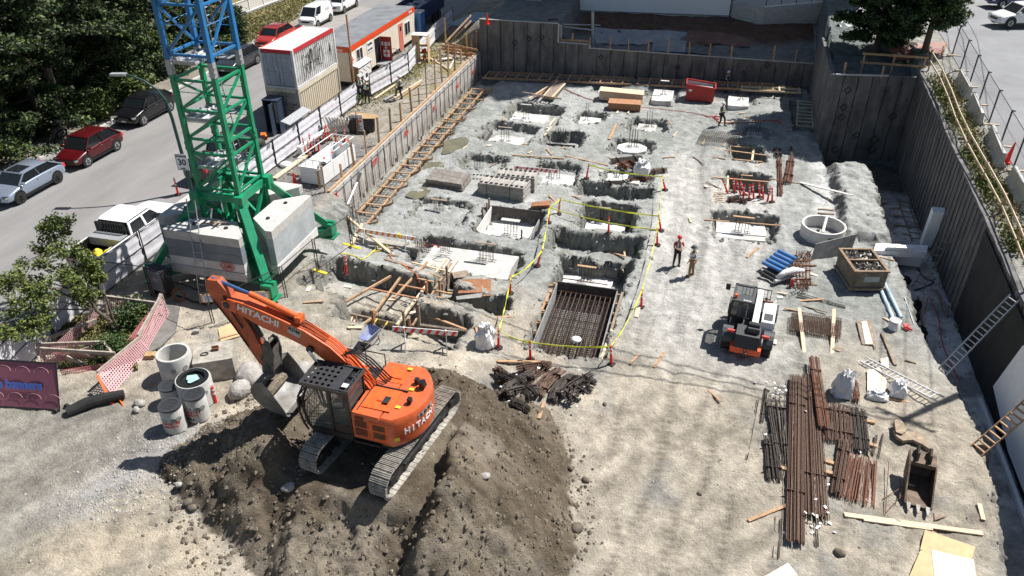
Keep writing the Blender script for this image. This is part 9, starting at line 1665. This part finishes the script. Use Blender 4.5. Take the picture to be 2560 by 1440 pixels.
CT=[((-42.6,33.5),9.5,3.9,'tall dark pine at far left standing over the silver hatchback'),((-42.6,39.5),10.5,4.0,'dark pine spreading over the dark red car'),((-43.0,45.6),9.5,3.6,'pine standing between the red car and the black crossover'),((-44.8,51.5),8.5,3.6,'dark pine behind the black crossover'),((-48.6,38.0),10,4.4,'tall pine in the second row behind the red car'),((-49.5,45.5),9.5,4.4,'second row pine in the middle of the dark grove'),((-50.5,54.0),8.0,4.4,'rear pine in front of the grey roofed house'),((-46.2,59.0),6.0,3.2,'lower dark tree seen through the blue mast section'),((-56.5,46.0),9.0,4.8,'pine at the upper left corner of the picture'),((-57.5,57.0),8.0,4.8,'furthest pine at the top left edge'),((-47.0,29.0),9.5,4.0,'pine cut by the left frame edge above the silver car')]
for i,((x,y),h,cr,lb)in enumerate(CT):tree('pine_tree',lb,(x,y,3.1),h,cr,'conifer',(('leaf_dark','leaf_mid')if i%3 else('leaf_mid','leaf_dark')),n=21000,seed=20+i,cz=.10,leafs=.125,group='dark pines along the far side of the street')
for i,((x,y),h,cr,lb)in enumerate([((-41.5,34.0),14,5.0,'tall overhanging tree above the silver hatchback'),((-41.8,40.5),15,5.2,'tallest overhanging tree above the dark red car'),((-42.0,46.5),13,4.6,'overhanging tree above the black crossover')]):tree('tall_tree',lb,(x,y,3.1),h,cr,'column',('leaf_dark','leaf_mid'),n=26000,seed=140+i,cz=.40,leafs=.14,trunk=.35)
for i,(p,h,cr,lb,lf)in enumerate((((365,265),2.4,1.5,'bright green leafy bush behind the black crossover','leaf_light'),((278,300),1.8,1.1,'small leafy bush between the red car and the black crossover','leaf_light'),((590,150),1.6,.9,'low bush at the kerb behind the crane mast','leaf_mid'),((415,150),2.2,1.6,'yellow green shrub left of the crane mast','leaf_light'),((480,65),2.0,1.8,'leafy shrub by the far drive behind the blue mast','leaf_mid'))):tree('bush',lb,P(*p,3.05)+Vector((-.8,0,0)),h,cr,'round',(lf,'leaf_mid'),n=5000,seed=50+i,cz=.05,leafs=.12,trunk=.08)
for i,(p,h,lb)in enumerate((((598,118),3.2,'dark clipped cypress right of the blue mast'),((548,115),2.8,'dark cypress seen through the blue mast'),((530,128),2.4,'smaller cypress left of the other two by the drive'))):tree('cypress',lb,P(*p,3.1),h,.75,'column',('leaf_cedar','leaf_dark'),n=6000,seed=60+i,cz=.02,leafs=.10,trunk=.07)
mm('leaf_purple',(.040,.022,.028),.7,var=.3);tree('plum_tree','dark purple leaved tree behind the white fence',P(520,40,3.4),4.5,2.4,'round',('leaf_purple','leaf_dark'),n=9000,seed=70,cz=.25,leafs=.13)
tree('cedar_tree','large dark green cedar above the corner wall at top right',(11.4,62.2,6.1),10.2,3.4,'column',('leaf_cedar','leaf_dark'),n=60000,seed=80,cz=.05,leafs=.13,trunk=.3);tree('cedar_tree','smaller brighter cedar with visible trunk beside the lane',(14.2,60.4,6.5),9.2,2.0,'column',('leaf_cedar','leaf_mid'),n=30000,seed=82,cz=.22,leafs=.12,trunk=.24)
rt=P(305,842,2.85);YT=empty('young_tree','young broadleaf tree leaning left over the white scrim fence','tree',rt);tb=MB();pth=[rt,P(272,800,3.5),P(240,775,4.0),P(215,735,4.8),P(190,700,5.4)];tb.tube(pth,[.10,.09,.07,.06,.04],7);r_=np.random.RandomState(5)
crown=[((150,590),6.9,.85),((95,640),6.5,.85),((170,650),6.3,.85),((60,700),6.0,.9),((120,720),5.8,.95),((30,760),5.5,.95),((95,790),5.0,.8),((165,700),5.8,.8),((205,640),6.0,.5),((120,560),7.2,.5),((45,830),4.8,.75),((215,740),4.9,.45),((10,700),6.0,.7),((240,700),5.2,.35),((228,668),5.6,.4)]
cc=[]
for(p,z,r)in crown:
 c=P(*p,z);tb.tube([pth[2+(len(cc)%2)],pth[3].lerp(c,.5)+Vector((0,0,.15)),c],[.045,.025,.01],5)
 for k in range(11):d=Vector(r_.normal(size=3));d=d.normalized()*r*(.35+.7*r_.rand());d.z*=.8;q=c+d;tb.tube([c,q],[.012,.004],3);cc.append((q.x,q.y,q.z,.20+.16*r_.rand()))
tb.tube([pth[1],P(255,690,4.6),P(262,650,5.4)],[.04,.02,.008],5);tb.tube([rt,P(280,790,3.8),P(262,735,4.8),P(210,715,5.4)],[.07,.05,.03,.01],6)
part('trunk',tb,'bark',YT,world=True);cc=np.array(cc);n=14000;ids=r_.randint(0,len(cc),n);off=r_.normal(size=(n,3));off/=np.linalg.norm(off,axis=1)[:,None];off*=(r_.rand(n,1)**.5)*cc[ids,3:4];C=cc[ids,:3]+off-np.array(rt)
mm('leaf_yel',(.20,.22,.045),.65,var=.3,scale=2,col2=(.07,.10,.02));leafmesh('crown',C[:7700],np.full(7700,.066),7700,'leaf_yel',YT,91);leafmesh('crown',C[7700:],np.full(n-7700,.066),n-7700,'leaf_mid',YT,92)
def tuft(name,label,fn,n,m,s,h,seed,kind='stuff'):
 r_=np.random.RandomState(seed);C=[]
 while len(C)<n:x,y=fn(r_);C.append((x,y,gq(x,y)+h*r_.rand()**1.5))
 C=np.array(C);o=leafmesh(name,C,np.full(n,s),n,m,None,seed,flat_=1.6,el=1.2);tag(o,kind=kind);return o
def cl(cx,cy,sx,sy):return lambda r_:(cx+r_.normal()*sx,cy+r_.normal()*sy)
tuft('weeds','',lambda r_:(14.2+r_.normal()*.35+.0,r_.choice([53,52,49,44,41,40,35])+r_.normal()*.6),3600,'leaf_light',.08,.35,101);tuft('dry_grass','',lambda r_:(14.4+r_.normal()*.5,r_.uniform(34,56)),5000,'drygrass',.08,.30,102)
tuft('weeds','',lambda r_:(-25.5+r_.rand()*.6,r_.uniform(46,52)),4000,'leaf_mid',.07,.35,103);tuft('dry_grass','',lambda r_:(-24.6+r_.normal()*1.0,58+r_.normal()*5),9000,'drygrass',.06,.14,104)
pen=lambda r_:(lambda p:(p.x,p.y))(P(r_.uniform(150,345),r_.uniform(800,930),2.9))
tuft('dry_grass','',pen,9000,'drygrass',.06,.12,105);tuft('weeds','',pen,2500,'leaf_light',.06,.16,106)
mm('deadleaf',(.26,.13,.075),.9,var=.3);tuft('leaf_litter','',pen,6000,'deadleaf',.05,.05,107)
for i,(p,h,cr)in enumerate((((345,815),.9,.55),((285,890),.6,.45))):tree('bush',['green conifer bush behind the net fence','small green bush at the foot of the young tree'][i],P(*p,2.9),h,cr,'round',('leaf_mid','leaf_cedar'),n=2600,seed=110+i,cz=.0,leafs=.07,trunk=.04)
tuft('dry_grass','',lambda r_:(-41.0-5*r_.rand(),r_.uniform(60,84)),12000,'drygrass',.10,.12,108)
tuft('hedge_undergrowth','',lambda r_:(-41.5-4*r_.rand()**.7,r_.uniform(26,58)),22000,'leaf_dark',.16,.9,109)
HS=empty('house','house with grey shingle roof among the trees at the top','house',P(350,0,3.2));A=Vector((-62,74,3.1));hb=MB().bb((-64,70,3.1),(-51.5,80,6.0));part('wall',hb,'white_dirty',HS,world=True);part('roof',MB().add([(-64.5,69.5,5.9),(-51,69.5,5.9),(-51,80.5,5.9),(-64.5,80.5,5.9),(-61,75,8.2),(-54,75,8.2)],[(0,1,5,4),(1,2,5),(2,3,4,5),(3,0,4)]),'shingle',HS,world=True)
HS2=empty('house','grey house with dark roof behind the white lattice fence','house',(-50,92,3));part('wall',MB().bb((-56,90,3.1),(-46.5,99,6.2)),'concd',HS2,world=True);part('roof',MB().add([(-56.6,89.4,6.1),(-46,89.4,6.1),(-46,99.6,6.1),(-56.6,99.6,6.1),(-54,94.5,8),(-48,94.5,8)],[(0,1,5,4),(1,2,5),(2,3,4,5),(3,0,4)]),'shingle',HS2,world=True)
M['lattice']=mesh_mat('lattice',(.78,.78,.78),.16,.42)
WF=empty('white_fence','white lattice fence on a low grey wall above the dry lawn','fence',P(580,58,3.3));fa=[(582,45),(625,28),(660,14),(705,-2)];prev=None
for i,p in enumerate(fa):
 q=P(*p,3.75);part('fence_post',MB().beam(q,q+Vector((0,0,1.35)),.12,.12,up=(1,0,0)),'white',WF,world=True)
 if prev is not None:part('lattice_panel',MB().quadsheet([prev+Vector((0,0,.1)),q+Vector((0,0,.1)),q+Vector((0,0,1.15)),prev+Vector((0,0,1.15))]),'lattice',WF,world=True);part('rail',MB().beam(prev+Vector((0,0,1.2)),q+Vector((0,0,1.2)),.08,.09).beam(prev+Vector((0,0,.08)),q+Vector((0,0,.08)),.08,.08),'white',WF,world=True);part('base_wall',MB().beam(prev-Vector((0,0,.28)),q-Vector((0,0,.28)),.2,.62),'concd',WF,world=True)
 prev=q
rk=[rock('pale garden stone, %s at the kerb below the cypress'%ORD[i],(0,0),.18+.08*rnd.random(),'rock',200+i,loc=P(610+i*7,118-i*2,3.12))for i in range(5)]
c=car('cream car half hidden under the pines at the top',P(395,75,3.15),R(20),'hatch','tan',4.3,1.8,1.45)
